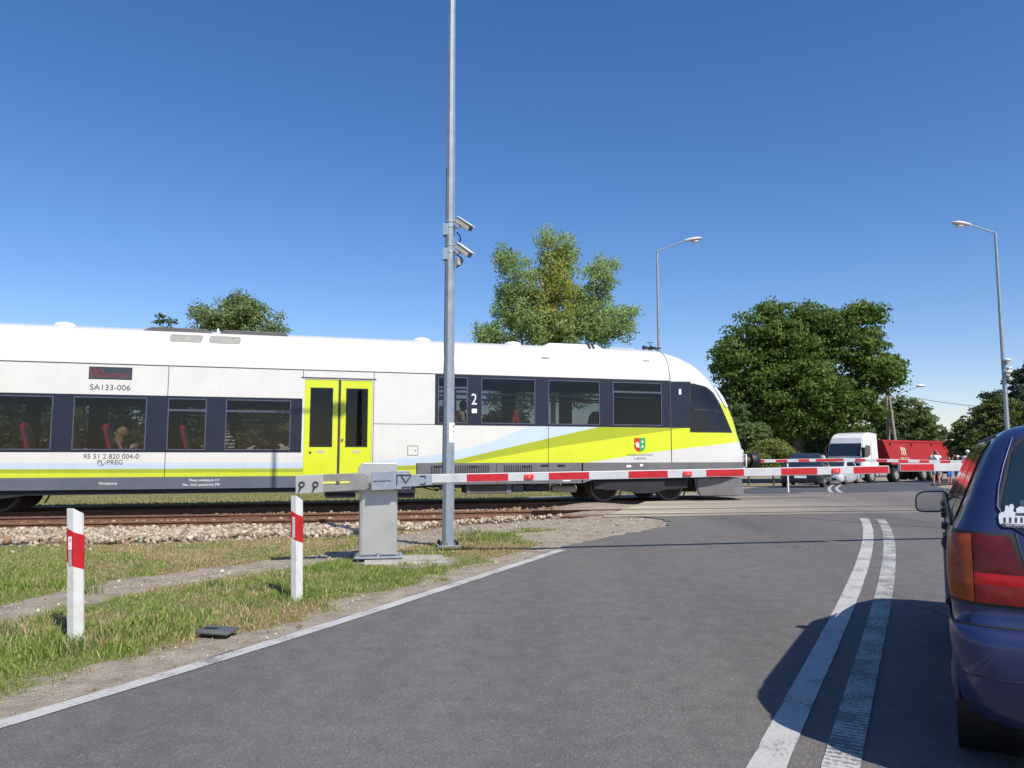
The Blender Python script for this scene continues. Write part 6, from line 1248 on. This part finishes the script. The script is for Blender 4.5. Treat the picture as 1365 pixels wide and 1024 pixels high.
def simple_car(px, py, Yd, ang, label, col, w2=.86, L_=4.4, hh=1.46, suv=0, lampc=None):
    g = atz(px, Yd); z0 = hroad(g.x, g.y); root = empty('parked_car' if False else 'car', (g.x, g.y, z0), ang, label, 'car', 'cars queuing beyond the crossing'); cm = pmat('car_paint_' + label.split()[0], col, .3, 0, .05, 3, coat=.8)
    k = hh / 1.46; lv = [(.20 * k, -L_ + .15, -.12, w2 - .05, .3, .3), (.32 * k, -L_, -.02, w2, .3, .35), (.55 * k, -L_, 0, w2, .3, .4), (.70 * k, -L_ + .03, -.03, w2, .3, .45), (.82 * k, -L_ + .06, -.15, w2 - .02, .3, .45), (.90 * k, -L_ + .10, -.55, w2 - .05, .3, .4), (.96 * k, -L_ + .14, -1.05, w2 - .08, .3, .35), (1.15 * k, -L_ + .3, -1.45, w2 - .15, .3, .3), (1.33 * k, -L_ + .5, -1.85, w2 - .22, .3, .3), (1.42 * k, -L_ + .7, -2.15, w2 - .30, .3, .3), (1.46 * k, -L_ + 1.0, -2.5, w2 - .45, .25, .25)]
    contour_car(root, lv, cm, L_)
    mb = MB(); zs = [(.985 * k, -1.06, w2 - .16), (1.36 * k, -1.91, w2 - .31)]; mb.add([(zs[0][1] + .03, -zs[0][2], zs[0][0]), (zs[0][1] + .03, zs[0][2], zs[0][0]), (zs[1][1] + .03, zs[1][2], zs[1][0]), (zs[1][1] + .03, -zs[1][2], zs[1][0])], [(0, 1, 2, 3)]); mb.build('windscreen', tg, root)
    for s_ in (-1, 1):
        mb = MB(); mb.add([(-1.5, s_ * (w2 - .075), 1.0 * k), (-L_ + .7, s_ * (w2 - .075), 1.0 * k), (-L_ + .9, s_ * (w2 - .215), 1.34 * k), (-2.0, s_ * (w2 - .215), 1.34 * k)], [(0, 1, 2, 3)]); mb.build('side_window', tg, root)
        mb = MB(); mb.ball((-.17, s_ * (w2 - .22), .68 * k), (.12, .19, .075), 12); mb.build('headlight', pmat('lamp_glass', (.6, .62, .65), .1), root); mb = MB(); mb.ball((-1.35, s_ * (w2 + .08), 1.0 * k), (.07, .12, .07), 10); mb.build('mirror', cm, root)
        for wx in (-.8, -L_ + .85): wheel(root, wx, s_ * (w2 + .005), .31, .31, .2)
    mb = MB(); mb.box((-.005, 0, .62 * k), (.04, .8, .11)); mb.box((.0, 0, .34 * k), (.05, 1.1, .12)); mb.build('grille', blk, root); mb = MB(); mb.box((.03, 0, .45 * k), (.02, .52, .11)); mb.build('number_plate', whitep, root); return root
simple_car(1066, 0, 35.0, R(-118), 'dark car first in the queue beyond the crossing, facing the far barrier', (.02, .022, .028), .93, 4.5, 1.60)
simple_car(1100, 0, 44.5, R(-128), 'white car half hidden behind the dark car, left of the truck', (.62, .64, .66), .88, 4.3, 1.42)

# ------------------------------------------------------------------ blue car beside the camera
HA = R(29.3); hx, hy = math.sin(HA), math.cos(HA); bc = Vector((1.712 + .83 * hy, 3.02 - .83 * hx))
bcar = empty('car', (bc.x, bc.y, 0), math.atan2(hy, hx), 'dark blue estate car stopped close beside the camera, only its rear left corner in view', 'car')
blue = pmat('car_paint_blue', (.017, .025, .088), 0.36, .1, .08, 3, coat=.45, dirt=(.03, .035, .06, .2), dscale=5, bump=.0)
LV = [(.22, .20, 4.05, .72, .26, .30), (.26, .11, 4.10, .775, .24, .32), (.34, .04, 4.12, .815, .22, .34), (.46, -.01, 4.13, .83, .20, .36), (.575, -.015, 4.13, .84, .19, .38), (.625, -.005, 4.12, .84, .18, .38), (.640, .02, 4.12, .838, .18, .38), (.648, .055, 4.11, .825, .16, .38), (.70, .055, 4.09, .828, .15, .40), (.80, .06, 4.02, .832, .15, .42), (.88, .068, 3.85, .83, .15, .42), (.96, .085, 3.45, .822, .15, .42), (1.005, .105, 3.08, .805, .15, .40), (1.04, .125, 2.98, .785, .14, .36), (1.12, .165, 2.80, .752, .13, .3), (1.22, .215, 2.58, .712, .12, .28), (1.31, .27, 2.40, .672, .12, .26), (1.375, .32, 2.27, .632, .12, .24), (1.41, .365, 2.15, .592, .12, .24), (1.43, .43, 2.02, .54, .13, .22), (1.442, .55, 1.9, .44, .13, .2), (1.45, .8, 1.7, .25, .1, .1)]
cbody, crow = contour_car(bcar, LV, [blue], 4.1, 12)
def lvl(z): return [pl([l[0] for l in LV], [l[k] for l in LV], z) for k in range(1, 6)]
def cpt(z, x=None, y=None, s=None, off=0.0):
    """a point of the left half of the body: by x on the side, y on the tail, or s round the corner from the tail centre"""
    xr, xf, w_, rr_, rf_ = lvl(z)
    if x is not None and x >= xr + rr_: return Vector((x, w_ + off, z))
    if y is not None and y <= w_ - rr_: return Vector((xr - off, y, z))
    if s is not None:
        if s <= w_ - rr_: return Vector((xr - off, s, z))
        a = (s - (w_ - rr_)) / (rr_ * 1.57)
        if a > 1: return Vector((xr + rr_ + (a - 1) * rr_ * 1.57, w_ + off, z))
        a *= math.pi / 2
    else:
        lo, hi = 0.0, math.pi / 2
        for _ in range(24):
            m = (lo + hi) / 2; q = (xr + rr_ - rr_ * math.cos(m) ** .8) if x is not None else (w_ - rr_) + rr_ * math.sin(m) ** .8
            if q < (x if x is not None else y): lo = m
            else: hi = m
        a = lo
    return Vector((xr + rr_ - rr_ * math.cos(a) ** .8 - off * math.cos(a), (w_ - rr_) + rr_ * math.sin(a) ** .8 + off * math.sin(a), z))
def cpatch(name, mat, f, nu=14, nv=8, par=None, both=True, thick=0):
    out = []
    for sg in ((1, -1) if both else (1,)):
        mb = MB(); mb.grid([[(lambda p: (p.x, p.y * sg, p.z))(f(u / nu, v / nv)) for u in range(nu + 1)] for v in range(nv + 1)])
        o = mb.build(name, mat, par or bcar)
        if thick: md = o.modifiers.new('t', 'SOLIDIFY'); md.thickness = thick; md.offset = 0
        out.append(o)
    return out
lerp = lambda a, b, t: a + (b - a) * t
# tail lamp: quads in (s, z); s measured round the outline from the tail centre
def quad(a, b, c, d, off, bow=0):
    def f(u, v):
        s0 = lerp(lerp(a[0], b[0], u), lerp(d[0], c[0], u), v); z0 = lerp(lerp(a[1], b[1], u), lerp(d[1], c[1], u), v)
        return cpt(z0, s=s0, off=off + bow * math.sin(math.pi * u) * math.sin(math.pi * v))
    return f
amb = pmat('amber_lens', (.28, .052, .014), .3, 0, .15, 30, coat=.15, spec=.25); dred = pmat('dark_red_lens', (.085, .010, .011), .3, 0, .2, 30, coat=.15, spec=.25); mred = pmat('mid_red_lens', (.15, .012, .010), .3, 0, .2, 30, coat=.15, spec=.25); bred = pmat('bright_red_lens', (.36, .010, .012), .3, 0, .1, 20, coat=.15, spec=.25)
cpatch('lamp_seal', blk, quad((.605, .998), (.912, 1.006), (.885, .722), (.545, .715), .003), 20, 10)
lm = cpatch('tail_lamp', dred, quad((.622, .985), (.732, .995), (.732, .846), (.578, .842), .010, .004))
for par, sg in zip(lm, (1, -1)):
    for nm, mt, q in (('amber_section', amb, ((.735, .992), (.898, .985), (.894, .86), (.735, .86))), ('amber_section', amb, ((.735, .86), (.894, .86), (.865, .742), (.735, .733))), ('red_band', bred, ((.579, .842), (.732, .846), (.732, .802), (.566, .800))), ('lower_lens', mred, ((.566, .800), (.732, .802), (.732, .733), (.555, .728)))):
        mb = MB(); f = quad(*q, .011, .003); mb.grid([[(lambda p: (p.x, p.y * sg, p.z))(f(u / 12, v / 6)) for u in range(13)] for v in range(7)]); mb.build(nm, mt, par)
carg = pmat('car_glass_dark', (.012, .022, .026), .04, 0, .15, 2, coat=1, spec=.7)
# rear window, with its pale rim
def rearwin(off, g):
    def f(u, v):
        z = lerp(1.365 + g, 1.005 - g, v); ymax = pl([1.0, 1.03, 1.1, 1.33, 1.37], [.545, .615, .638, .575, .535], z) + g; return cpt(z, y=lerp(-.0, ymax, u), off=off)
    return f
def both_rear(name, mat, off, g):
    mb = MB(); f = rearwin(off, g); mb.grid([[(lambda p: (p.x, -p.y, p.z))(f(1 - u / 12, v / 14)) for u in range(12)] + [tuple(f(u / 12, v / 14)) for u in range(13)] for v in range(15)]); return mb.build(name, mat, bcar)
both_rear('window_seal', blk, .004, .014); rg_ = both_rear('rear_window', carg, .007, 0)
mb = MB(); mb.tube([tuple(cpt(z, y=y, off=.008)) for y, z in ((0, .988), (.3, .988), (.46, .992), (.565, 1.0), (.62, 1.03), (.65, 1.10), (.638, 1.18), (.616, 1.26), (.59, 1.33), (.57, 1.38))], .0022, 6); mb.build('window_trim', pmat('trim_blue_grey', (.07, .10, .20), .35, .3), bcar)
# sticker, and a parcel shelf reflection painted as a patch on the glass
mb = MB(); P = [cpt(z, y=y, off=.0085) for y, z in ((.575, 1.02), (.575, 1.125), (.02, 1.14), (.02, 1.01))]; mb.add([tuple(p) for p in P], [(0, 1, 2, 3)]); mb.build('parcel_shelf_reflection', pmat('shelf_reflection_grey_blue', (.05, .075, .09), .25, 0, .2, 6, coat=.6), rg_)
stk = pmat('sticker_white', (.50, .53, .55), .5); mb = MB()
def sp(px, py):
    """a photo point on the tailgate, as (y, z)"""
    r_ = ray(px, py); o_ = Vector((bc.x, bc.y)); hh = Vector((hx, hy)); z = 1.05
    for _ in range(6):
        off = lvl(z)[0]; t = (hh.dot(o_) + off) / (hh.x * r_.x + hh.y * r_.y); p = Vector((r_.x * t, r_.y * t)); z = CZ + r_.z * t
    return (p - o_).dot(Vector((-hy, hx))), z
def poly_on(mb, pts, off):
    mb.add([tuple(cpt(z, y=y, off=off)) for y, z in [sp(*p) for p in pts]], [tuple(range(len(pts)))])
poly_on(mb, [(1331, 689), (1332, 684), (1339, 681.5), (1340, 674), (1344, 674), (1344.5, 677), (1346, 672), (1350, 672), (1351.5, 676), (1350, 681), (1355, 684), (1354, 678), (1359, 675), (1366, 676), (1372, 680), (1372, 700), (1366, 703), (1337, 702.5), (1332, 697)], .0105); stko = mb.build('sticker', stk, rg_)
mb = MB()
for a, b in ((1337.5, 1340.5), (1345, 1348), (1352.5, 1355.5), (1360, 1363), (1367, 1369)): poly_on(mb, [(a, 689.5), (b, 689.5), (b, 696.5), (a, 696.5)], .0125)
poly_on(mb, [(1334, 697.3), (1372, 699.3), (1372, 702.2), (1337, 701.8)], .0125); poly_on(mb, [(1353.5, 684), (1372, 683.2), (1372, 687.5), (1353, 687)], .0118)
mb.build('sticker_print', blackp, stko)
y, z = sp(1355, 700.2); p = cpt(z, y=y, off=.0145); text('lettering', 'NEW MEXICO S', .0065, whitep, stko, frame(p, (0, -1, .04), (-1, 0, .25)), ext=.0003, wide=1.15)
# side windows and pillars (left side seen at a grazing angle)
def sidewin(x0b, x1b, x0t, x1t, zb, zt, off):
    return lambda u, v: cpt(lerp(zt, zb, v), x=lerp(lerp(x0t, x1t, u), lerp(x0b, x1b, u), v), off=off)
for q in ((.50, 1.10, .62, 1.10, 1.03, 1.36), (1.18, 1.98, 1.18, 1.96, 1.02, 1.37), (2.05, 2.95, 2.03, 2.40, 1.015, 1.365)):
    cpatch('window_seal', blk, sidewin(q[0] - .03, q[1] + .03, q[2] - .03, q[3] + .03, q[4] - .02, q[5] + .015, .003)); cpatch('side_window', carg, sidewin(*q, .007))
mb = MB(); mb.tube([tuple(cpt(1.0, x=x, off=.006)) for x in np.linspace(.45, 3.0, 12)], .007, 6); mb.tube([tuple(cpt(1.388, x=x, off=.004)) for x in np.linspace(.6, 2.2, 10)], .008, 6); mb.build('window_trim', blk, bcar)
def gap(name, pts, r_=.004, mat=blk): mb = MB(); mb.tube([tuple(p) for p in pts], r_, 6); return mb.build(name, mat, bcar)
for sg in (1,):
    gap('tailgate_gap', [cpt(z, y=y, off=.0) for y, z in ((.60, 1.0), (.592, .95), (.575, .87), (.555, .79), (.535, .72), (.53, .66))])
    gap('bumper_gap', [cpt(.644, s=s, off=.004) for s in np.linspace(0, 1.25, 24)], .006)
    gap('bumper_gap', [cpt(.46, s=s, off=.0) for s in np.linspace(.0, 1.1, 20)], .003)
    for x in (1.14, 2.02, 3.0): gap('door_gap', [cpt(z, x=x, off=.0) for z in np.linspace(.3, 1.0, 12)])
mb = MB()
for x in (1.25, 2.12): p = cpt(.93, x=x, off=.0); mb.box(p + Vector((.0, .012, 0)), (.17, .03, .03)); 
mb.build('door_handle', blk, bcar, .008); mb = MB(); p = cpt(.90, x=.62, off=.0); mb.ball(p + Vector((0, .006, .0)), (.028, .022, .03), 12); mb.build('side_repeater', blk, bcar)
mb = MB(); mb.tube([tuple(cpt(.66, x=x, off=.008)) for x in np.linspace(.45, 3.8, 20)], .018, 8); mb.build('rubbing_strip', blk, bcar)
for sg in (1, -1):
    for wx in (.72, 3.22):
        mb = MB(); pts = []
        for a in np.linspace(-.1, math.pi + .1, 22): pts.append((wx + .335 * math.cos(a), sg * .822, .30 + .335 * math.sin(a)))
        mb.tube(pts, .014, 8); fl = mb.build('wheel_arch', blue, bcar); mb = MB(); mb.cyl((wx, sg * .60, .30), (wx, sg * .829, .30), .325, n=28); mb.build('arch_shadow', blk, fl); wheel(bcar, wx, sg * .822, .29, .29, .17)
mb = MB(); mb.bb((.9, -.74, .17), (3.9, .74, .30)); mb.build('underside', blk, bcar)
mb = MB(); mb.cyl((.0, -.45, .2), (.25, -.45, .22), .03); mb.build('exhaust', dark, bcar)
for sg in (1,):
    # photo places the mirror at (1250, 670)
    mx_, my_, mz_ = 2.32, .902, 1.0
    mb = MB(); rows = []
    for t, k in ((-.0, .94), (.012, 1.0), (.04, .98), (.08, .82), (.11, .5), (.125, .1)):
        rows.append([(mx_ + t, my_ + k * .100 * np.sign(math.cos(a)) * abs(math.cos(a)) ** .55, mz_ + k * .072 * np.sign(math.sin(a)) * abs(math.sin(a)) ** .6 - .012 * math.cos(a)) for a in np.linspace(0, 2 * math.pi, 29)[:-1]])
    mb.grid(rows, close=True); mb.tube([(mx_ + .05, my_ - .07, mz_ - .045), (mx_ + .09, my_ - .14, mz_ - .06), (mx_ + .12, .79, mz_ - .05)], [.035, .03, .045], 10); mh = mb.build('mirror', blue, bcar)
    mb = MB(); P = [(mx_ - .003, my_ + .088 * np.sign(math.cos(a)) * abs(math.cos(a)) ** .5, mz_ + .061 * np.sign(math.sin(a)) * abs(math.sin(a)) ** .55 - .011 * math.cos(a)) for a in np.linspace(0, 2 * math.pi, 37)[:-1]]; mb.add(P, [tuple(range(len(P)))]); mb.build('mirror_glass', pmat('mirror_silver', (.42, .47, .56), .02, 1, .02, 2), mh)
    mb = MB(); mb.add([(mx_ - .0005, *((Vector((p[1] - my_, p[2] - mz_)) * 1.07 + Vector((my_, mz_))))) for p in P], [tuple(range(len(P)))]); mb.build('mirror_seal', blk, mh)

# ------------------------------------------------------------------ people
skin = pmat('skin', (.46, .25, .17), .55, 0, .08, 9); skin2 = pmat('skin_sunburnt', (.50, .22, .15), .55, 0, .08, 9)
def fuse(name, mb, mat, parent, vox, sub=1):
    o = mb.build(name, mat, parent); o.parent = None; md = o.modifiers.new('r', 'REMESH'); md.mode = 'VOXEL'; md.voxel_size = vox; md.use_smooth_shade = True
    sm = o.modifiers.new('s', 'SMOOTH'); sm.iterations = 3; sm.factor = .5; dg = bpy.context.evaluated_depsgraph_get(); dg.update()
    me = bpy.data.meshes.new_from_object(o.evaluated_get(dg)); o.modifiers.clear(); o.data = me; me.name = name
    if not me.materials: me.materials.append(mat)
    o.parent = parent; return o
def person(label, loc, rz, J, clothes, hair=None, cap_=None, skn=None, vox=.013, H=1.75, group=None, parentless=True, extra=None):
    """J: joint positions (x right, y forward, z up), for a figure about 1.75 m tall, scaled to H"""
    s_ = H / 1.75; root = empty('person', loc, rz, label, 'person', group); j = {k: Vector(v) * s_ for k, v in J.items()}; skn = skn or skin
    r = lambda v: v * s_; B = MB(); c = B.cap
    c(j['pel'] + Vector((-.07, 0, 0)) * s_, j['pel'] + Vector((.07, 0, 0)) * s_, r(.105), r(.105)); c(j['pel'], j['waist'], r(.115), r(.105)); c(j['waist'], j['chest'], r(.11), r(.125)); c(j['shl'].lerp(j['chest'], .35), j['shr'].lerp(j['chest'], .35), r(.085), r(.085)); c(j['shl'].lerp(j['neck'], .15), j['shr'].lerp(j['neck'], .15), r(.055), r(.055))
    c(j['chest'], j['neck'], r(.08), r(.06)); c(j['neck'], j['head'], r(.055), r(.05)); hf = (j['face'] - j['head']).normalized(); hu = (j['head'] - j['neck']).normalized(); hu = (hu - hf * hu.dot(hf)).normalized(); hr = hf.cross(hu); rot = Matrix((hr, hf, hu)).transposed(); hc = j['head'] + hu * r(.06)
    B.ball(hc, (r(.078), r(.097), r(.115)), 16, 0, rot); B.ball(hc - hu * r(.055) + hf * r(.03), (r(.055), r(.06), r(.055)), 12, 0, rot); c(hc + hf * r(.093) + hu * r(.005), hc + hf * r(.112) - hu * r(.025), r(.010), r(.015))
    for sg in (-1, 1): B.ball(hc + hr * sg * r(.08) - hu * r(.005), (r(.012), r(.02), r(.03)), 8, 0, rot)
    for S_ in 'lr':
        sh, el, wr = j['sh' + S_], j['el' + S_], j['wr' + S_]; c(sh, el, r(.052), r(.040)); c(el, wr, r(.042), r(.026)); d = (wr - el).normalized(); sd = d.orthogonal().normalized() if 'hn' + S_ not in j else (j['hn' + S_]).normalized(); n_ = d.cross(sd).normalized(); sd = n_.cross(d).normalized()
        c(wr, wr + d * r(.07), r(.026), r(.030)); 
        for k, (o_, l_) in enumerate(((-.03, .062), (-.010, .075), (.010, .070), (.029, .055))):
            a = wr + d * r(.085) + sd * r(o_); b = a + d * r(l_ * .55) - n_ * r(.010); e = b + d * r(l_ * .35) - n_ * r(.026); c(a, b, r(.0100), r(.0092)); c(b, e, r(.0092), r(.0085))
        tb = wr + d * r(.03) - sd * r(.028); c(tb, tb + d * r(.04) - sd * r(.03) - n_ * r(.012), r(.012), r(.010))
        hp, kn, an = j['hp' + S_], j['kn' + S_], j['an' + S_]; c(hp, kn, r(.085), r(.055)); c(kn, kn.lerp(an, .35), r(.055), r(.056)); c(kn.lerp(an, .35), an, r(.056), r(.036)); t = j['to' + S_]; c(an - Vector((0, 0, r(.035))), t, r(.034), r(.026))
    body = fuse('body', B, skn, root, vox)
    for sg in (-1, 1):
        m = MB(); m.ball(hc + hf * r(.090) + hr * sg * r(.032) + hu * r(.008), (r(.013), r(.008), r(.008)), 8, 0, rot); m.build('eye', blackp, root)
    m = MB(); m.ball(hc + hf * r(.094) - hu * r(.058), (r(.024), r(.008), r(.007)), 8, 0, rot); m.build('mouth', pmat('lips', (.35, .10, .09), .5), root)
    for nm, mat, parts in clothes:
        M_ = MB()
        for p in parts:
            if p == 'torso':
                for a, b, ra, rb in ((j['pel'], j['waist'], .135, .13), (j['waist'], j['chest'], .132, .145), (j['shl'].lerp(j['chest'], .3), j['shr'].lerp(j['chest'], .3), .098, .098), (j['shl'].lerp(j['neck'], .12), j['shr'].lerp(j['neck'], .12), .068, .068), (j['chest'], j['chest'].lerp(j['neck'], .75), .1, .085)): M_.cap(a, b, r(ra), r(rb))
            elif p == 'sleeves':
                for S_ in 'lr': M_.cap(j['sh' + S_], j['sh' + S_].lerp(j['el' + S_], .62), r(.070), r(.064))
            elif p in ('shorts', 'trousers'):
                M_.cap(j['pel'] - Vector((r(.07), 0, 0)), j['pel'] + Vector((r(.07), 0, 0)), r(.125), r(.125))
                for S_ in 'lr':
                    M_.cap(j['hp' + S_], j['hp' + S_].lerp(j['kn' + S_], .80 if p == 'shorts' else 1), r(.105), r(.088 if p == 'shorts' else .07))
                    if p == 'trousers': M_.cap(j['kn' + S_], j['an' + S_], r(.07), r(.052))
            elif p == 'shoes':
                for S_ in 'lr': M_.cap(j['an' + S_] - Vector((0, 0, r(.03))), j['to' + S_], r(.048), r(.040))
            elif p == 'strap_top': M_.cap(j['waist'], j['chest'], r(.128), r(.138))
        fuse(nm, M_, mat, body, vox)
    if hair:
        mt, kind = hair; M_ = MB(); M_.ball(hc - hf * r(.018) + hu * r(.018), (r(.090), r(.100), r(.112)), 16, 0, rot)
        if kind == 'long': M_.cap(hc - hf * r(.06), hc - hf * r(.085) - hu * r(.24), r(.085), r(.055)); M_.cap(hc - hf * r(.03) + hr * r(.05), hc - hf * r(.06) - hu * r(.2) + hr * r(.06), r(.05), r(.03)); M_.cap(hc - hf * r(.03) - hr * r(.05), hc - hf * r(.06) - hu * r(.2) - hr * r(.06), r(.05), r(.03))
        hco = hc + hf * r(.07) - hu * r(.05)
        fuse('hair', M_, mt, body, vox)
    if cap_:
        M_ = MB(); M_.ball(hc + hu * r(.045), (r(.088), r(.106), r(.085)), 16, 0, rot); M_.cap(hc + hf * r(.08) + hu * r(.045) - hr * r(.03), hc + hf * r(.16) + hu * r(.035) - hr * r(.02), r(.02), r(.012)); M_.cap(hc + hf * r(.08) + hu * r(.045) + hr * r(.03), hc + hf * r(.16) + hu * r(.035) + hr * r(.02), r(.02), r(.012)); fuse('cap', M_, cap_, body, vox)
    if extra: extra(root, body, j, r, hc, rot)
    return root
ST = dict(pel=(0, 0, .98), waist=(0, .0, 1.10), chest=(0, 0, 1.30), neck=(0, -.005, 1.47), head=(0, .01, 1.57), face=(0, .12, 1.57), shl=(-.19, 0, 1.41), shr=(.19, 0, 1.41), ell=(-.24, -.02, 1.13), elr=(.24, -.02, 1.13), wrl=(-.25, .08, .89), wrr=(.25, .08, .89), hpl=(-.09, 0, .93), hpr=(.09, 0, .93), knl=(-.10, .02, .50), knr=(.10, .02, .50), anl=(-.11, -.02, .08), anr=(.11, -.02, .08), tol=(-.13, .15, .035), tor=(.13, .15, .035))
def pose(**k): d = dict(ST); d.update(k); return d
def cloth(nm, col): return pmat('cloth_' + nm, col, .85, 0, .12, 14, .2, 60)
def stand(px, py, Yd): g = atz(px, Yd, py); return (g.x, g.y, tz(g.x, g.y) + .10)
# faces towards the camera are about -Y; rz turns (0,1) forward
PZ = hroad(22, 40) + .0
def bag(root, body, j, r, hc, rot):
    m = MB(); m.tube([j['shl'] + Vector((.06, .10, .05)), j['chest'] + Vector((0, .16, -.02)), j['waist'] + Vector((.12, .15, -.02)), j['waist'] + Vector((.15, 0, -.04)), j['chest'] + Vector((0, -.16, 0)), j['shl'] + Vector((.06, -.09, .05)), j['shl'] + Vector((.06, .10, .05))], .018, 6); m.build('bag_strap', cloth('black', (.02, .02, .022)), body)
def at_p(px, Yd, zz): g = atz(px, Yd); return (g.x, g.y, zz)
def mkz(py, Yd): return atz(1250, Yd, py).z
person('man in white T-shirt and grey shorts, hands at his face, by the trailer wheels', at_p(1247, 38.5, mkz(647.5, 38.5)), R(-15), pose(ell=(-.22, .20, 1.30), wrl=(-.10, .22, 1.52), elr=(.26, .16, 1.36), wrr=(.14, .20, 1.60), hnl=(1, 0, 0), hnr=(1, 0, 0), knl=(-.12, .0, .5), anl=(-.15, -.03, .08), tol=(-.2, .12, .035), head=(0, .02, 1.56), face=(.02, .12, 1.60)), [('t_shirt', cloth('white', (.66, .68, .70)), ['torso', 'sleeves']), ('shorts', cloth('grey', (.16, .19, .24)), ['shorts']), ('shoes', cloth('black', (.02, .02, .022)), ['shoes'])], hair=(cloth('brown_hair', (.10, .06, .035)), 'short'), H=1.80, extra=bag, skn=skin2)
person('person in bright blue shorts and white cap with both arms raised', at_p(1276, 39.5, mkz(648, 39.5)), R(160), pose(ell=(-.32, .12, 1.42), wrl=(-.16, .20, 1.62), elr=(.33, .10, 1.42), wrr=(.22, .16, 1.66)), [('top', cloth('teal', (.12, .36, .48)), ['torso']), ('shorts', cloth('bright_blue', (.03, .13, .52)), ['shorts']), ('shoes', cloth('white', (.66, .68, .70)), ['shoes'])], cap_=cloth('white', (.66, .68, .70)), H=1.58, skn=skin2)
person('person in dark red top and blue shorts, just left of the white capped arms-up person', at_p(1264, 40.5, mkz(646.5, 40.5)), R(200), pose(ell=(-.26, .1, 1.16), wrl=(-.2, .3, 1.2), elr=(.34, .08, 1.44), wrr=(.30, .10, 1.70)), [('top', cloth('red', (.40, .10, .10)), ['torso', 'sleeves']), ('shorts', cloth('bright_blue', (.03, .13, .52)), ['shorts']), ('shoes', cloth('black', (.02, .02, .022)), ['shoes'])], hair=(cloth('brown_hair', (.10, .06, .035)), 'short'), H=1.48, skn=skin2)
person('tall man in white cap, cream T-shirt and pink shorts, next to the blue car', at_p(1290, 39.0, mkz(648, 39.0)), R(150), pose(), [('t_shirt', cloth('cream', (.62, .60, .54)), ['torso', 'sleeves']), ('shorts', cloth('pink', (.50, .22, .26)), ['shorts']), ('shoes', cloth('brown', (.12, .07, .05)), ['shoes'])], cap_=cloth('white', (.66, .68, .70)), H=1.84, skn=skin)
SEAT = dict(pel=(0, 0, .52), waist=(0, -.01, .64), chest=(0, .0, .84), neck=(0, .02, 1.01), head=(0, .06, 1.10), face=(0, .17, 1.07), shl=(-.18, 0, .95), shr=(.18, 0, .95), ell=(-.23, .06, .70), elr=(.23, .06, .70), wrl=(-.13, .28, .76), wrr=(.13, .28, .76), hpl=(-.09, .05, .50), hpr=(.09, .05, .50), knl=(-.10, .45, .50), knr=(.10, .45, .50), anl=(-.11, .42, .1), anr=(.11, .42, .1), tol=(-.12, .58, .05), tor=(.12, .58, .05))
def sit(label, px, py_head, y, face_right, clothes, hair, j=None, extra=None, H=1.7):
    J = dict(SEAT); J.update(j or {}); x, zh = T(px, py_head, y); z = zh - (1.16 + .0) * H / 1.75; M = train.matrix_basis; loc = M @ Vector((x, y, z)); rz = train.rotation_euler.z + (R(-90) if face_right else R(90))
    return person(label, tuple(loc), rz, J, clothes, hair=hair, vox=.013, H=H, extra=extra)
def phone(root, body, j, r, hc, rot):
    m = MB(); q = (j['wrl'] + j['wrr']) / 2 + Vector((0, .09, .03)); m.box(q, (.075, .012, .15), Matrix.Rotation(R(-35), 3, 'X')); o = m.build('phone', pmat('phone_pale', (.5, .5, .5), .3), None, .004); o.matrix_world = Matrix.Translation(root.location) @ Matrix.Rotation(root.rotation_euler.z, 4, 'Z'); tag(o, 'phone held by the blonde woman in the train', 'phone')
sit('blonde woman with bare shoulders in the train, looking down at her phone', 159, 576, -1.02, True, [('top', cloth('black', (.02, .02, .022)), ['strap_top']), ('trousers', cloth('black', (.02, .02, .022)), ['trousers'])], (pmat('blonde_hair', (.50, .34, .13), .6, 0, .2, 30), 'long'), dict(wrl=(-.06, .30, .80), wrr=(.06, .30, .80), ell=(-.22, .14, .68), elr=(.22, .14, .68), shl=(-.16, 0, .95), shr=(.16, 0, .95)), phone, 1.62)
strp = bpy.data.materials.new('striped_cloth'); strp.use_nodes = True; n = strp.node_tree.nodes; L = strp.node_tree.links; tc = n.new('ShaderNodeTexCoord'); wv = n.new('ShaderNodeTexWave'); wv.bands_direction = 'Z'; wv.inputs['Scale'].default_value = 4.2; wv.inputs['Distortion'].default_value = .6; wv.inputs['Detail'].default_value = 0; L.new(tc.outputs['Object'], wv.inputs['Vector']); rp = ramp(wv.outputs[1], [(.45, (.05, .02, .02)), (.55, (.75, .72, .68))]); L.new(rp.outputs[0], n['Principled BSDF'].inputs['Base Color']); n['Principled BSDF'].inputs['Roughness'].default_value = .85
sit('passenger in a black and white striped top at a train window beside the doors', 305, 570, -1.0, False, [('striped_top', strp, ['torso', 'sleeves']), ('trousers', cloth('black', (.02, .02, .022)), ['trousers'])], (cloth('brown_hair', (.10, .06, .035)), 'short'), None, None, 1.72)
sit('passenger in a beige T-shirt with dark hair, at the train window beside the lamp pole', 614, 541, -1.12, True, [('t_shirt', cloth('beige', (.55, .40, .26)), ['torso', 'sleeves']), ('trousers', cloth('black', (.02, .02, .022)), ['trousers'])], (cloth('black', (.02, .02, .022)), 'short'), dict(wrl=(-.1, .25, .62), wrr=(.1, .25, .62)), None, 1.72)
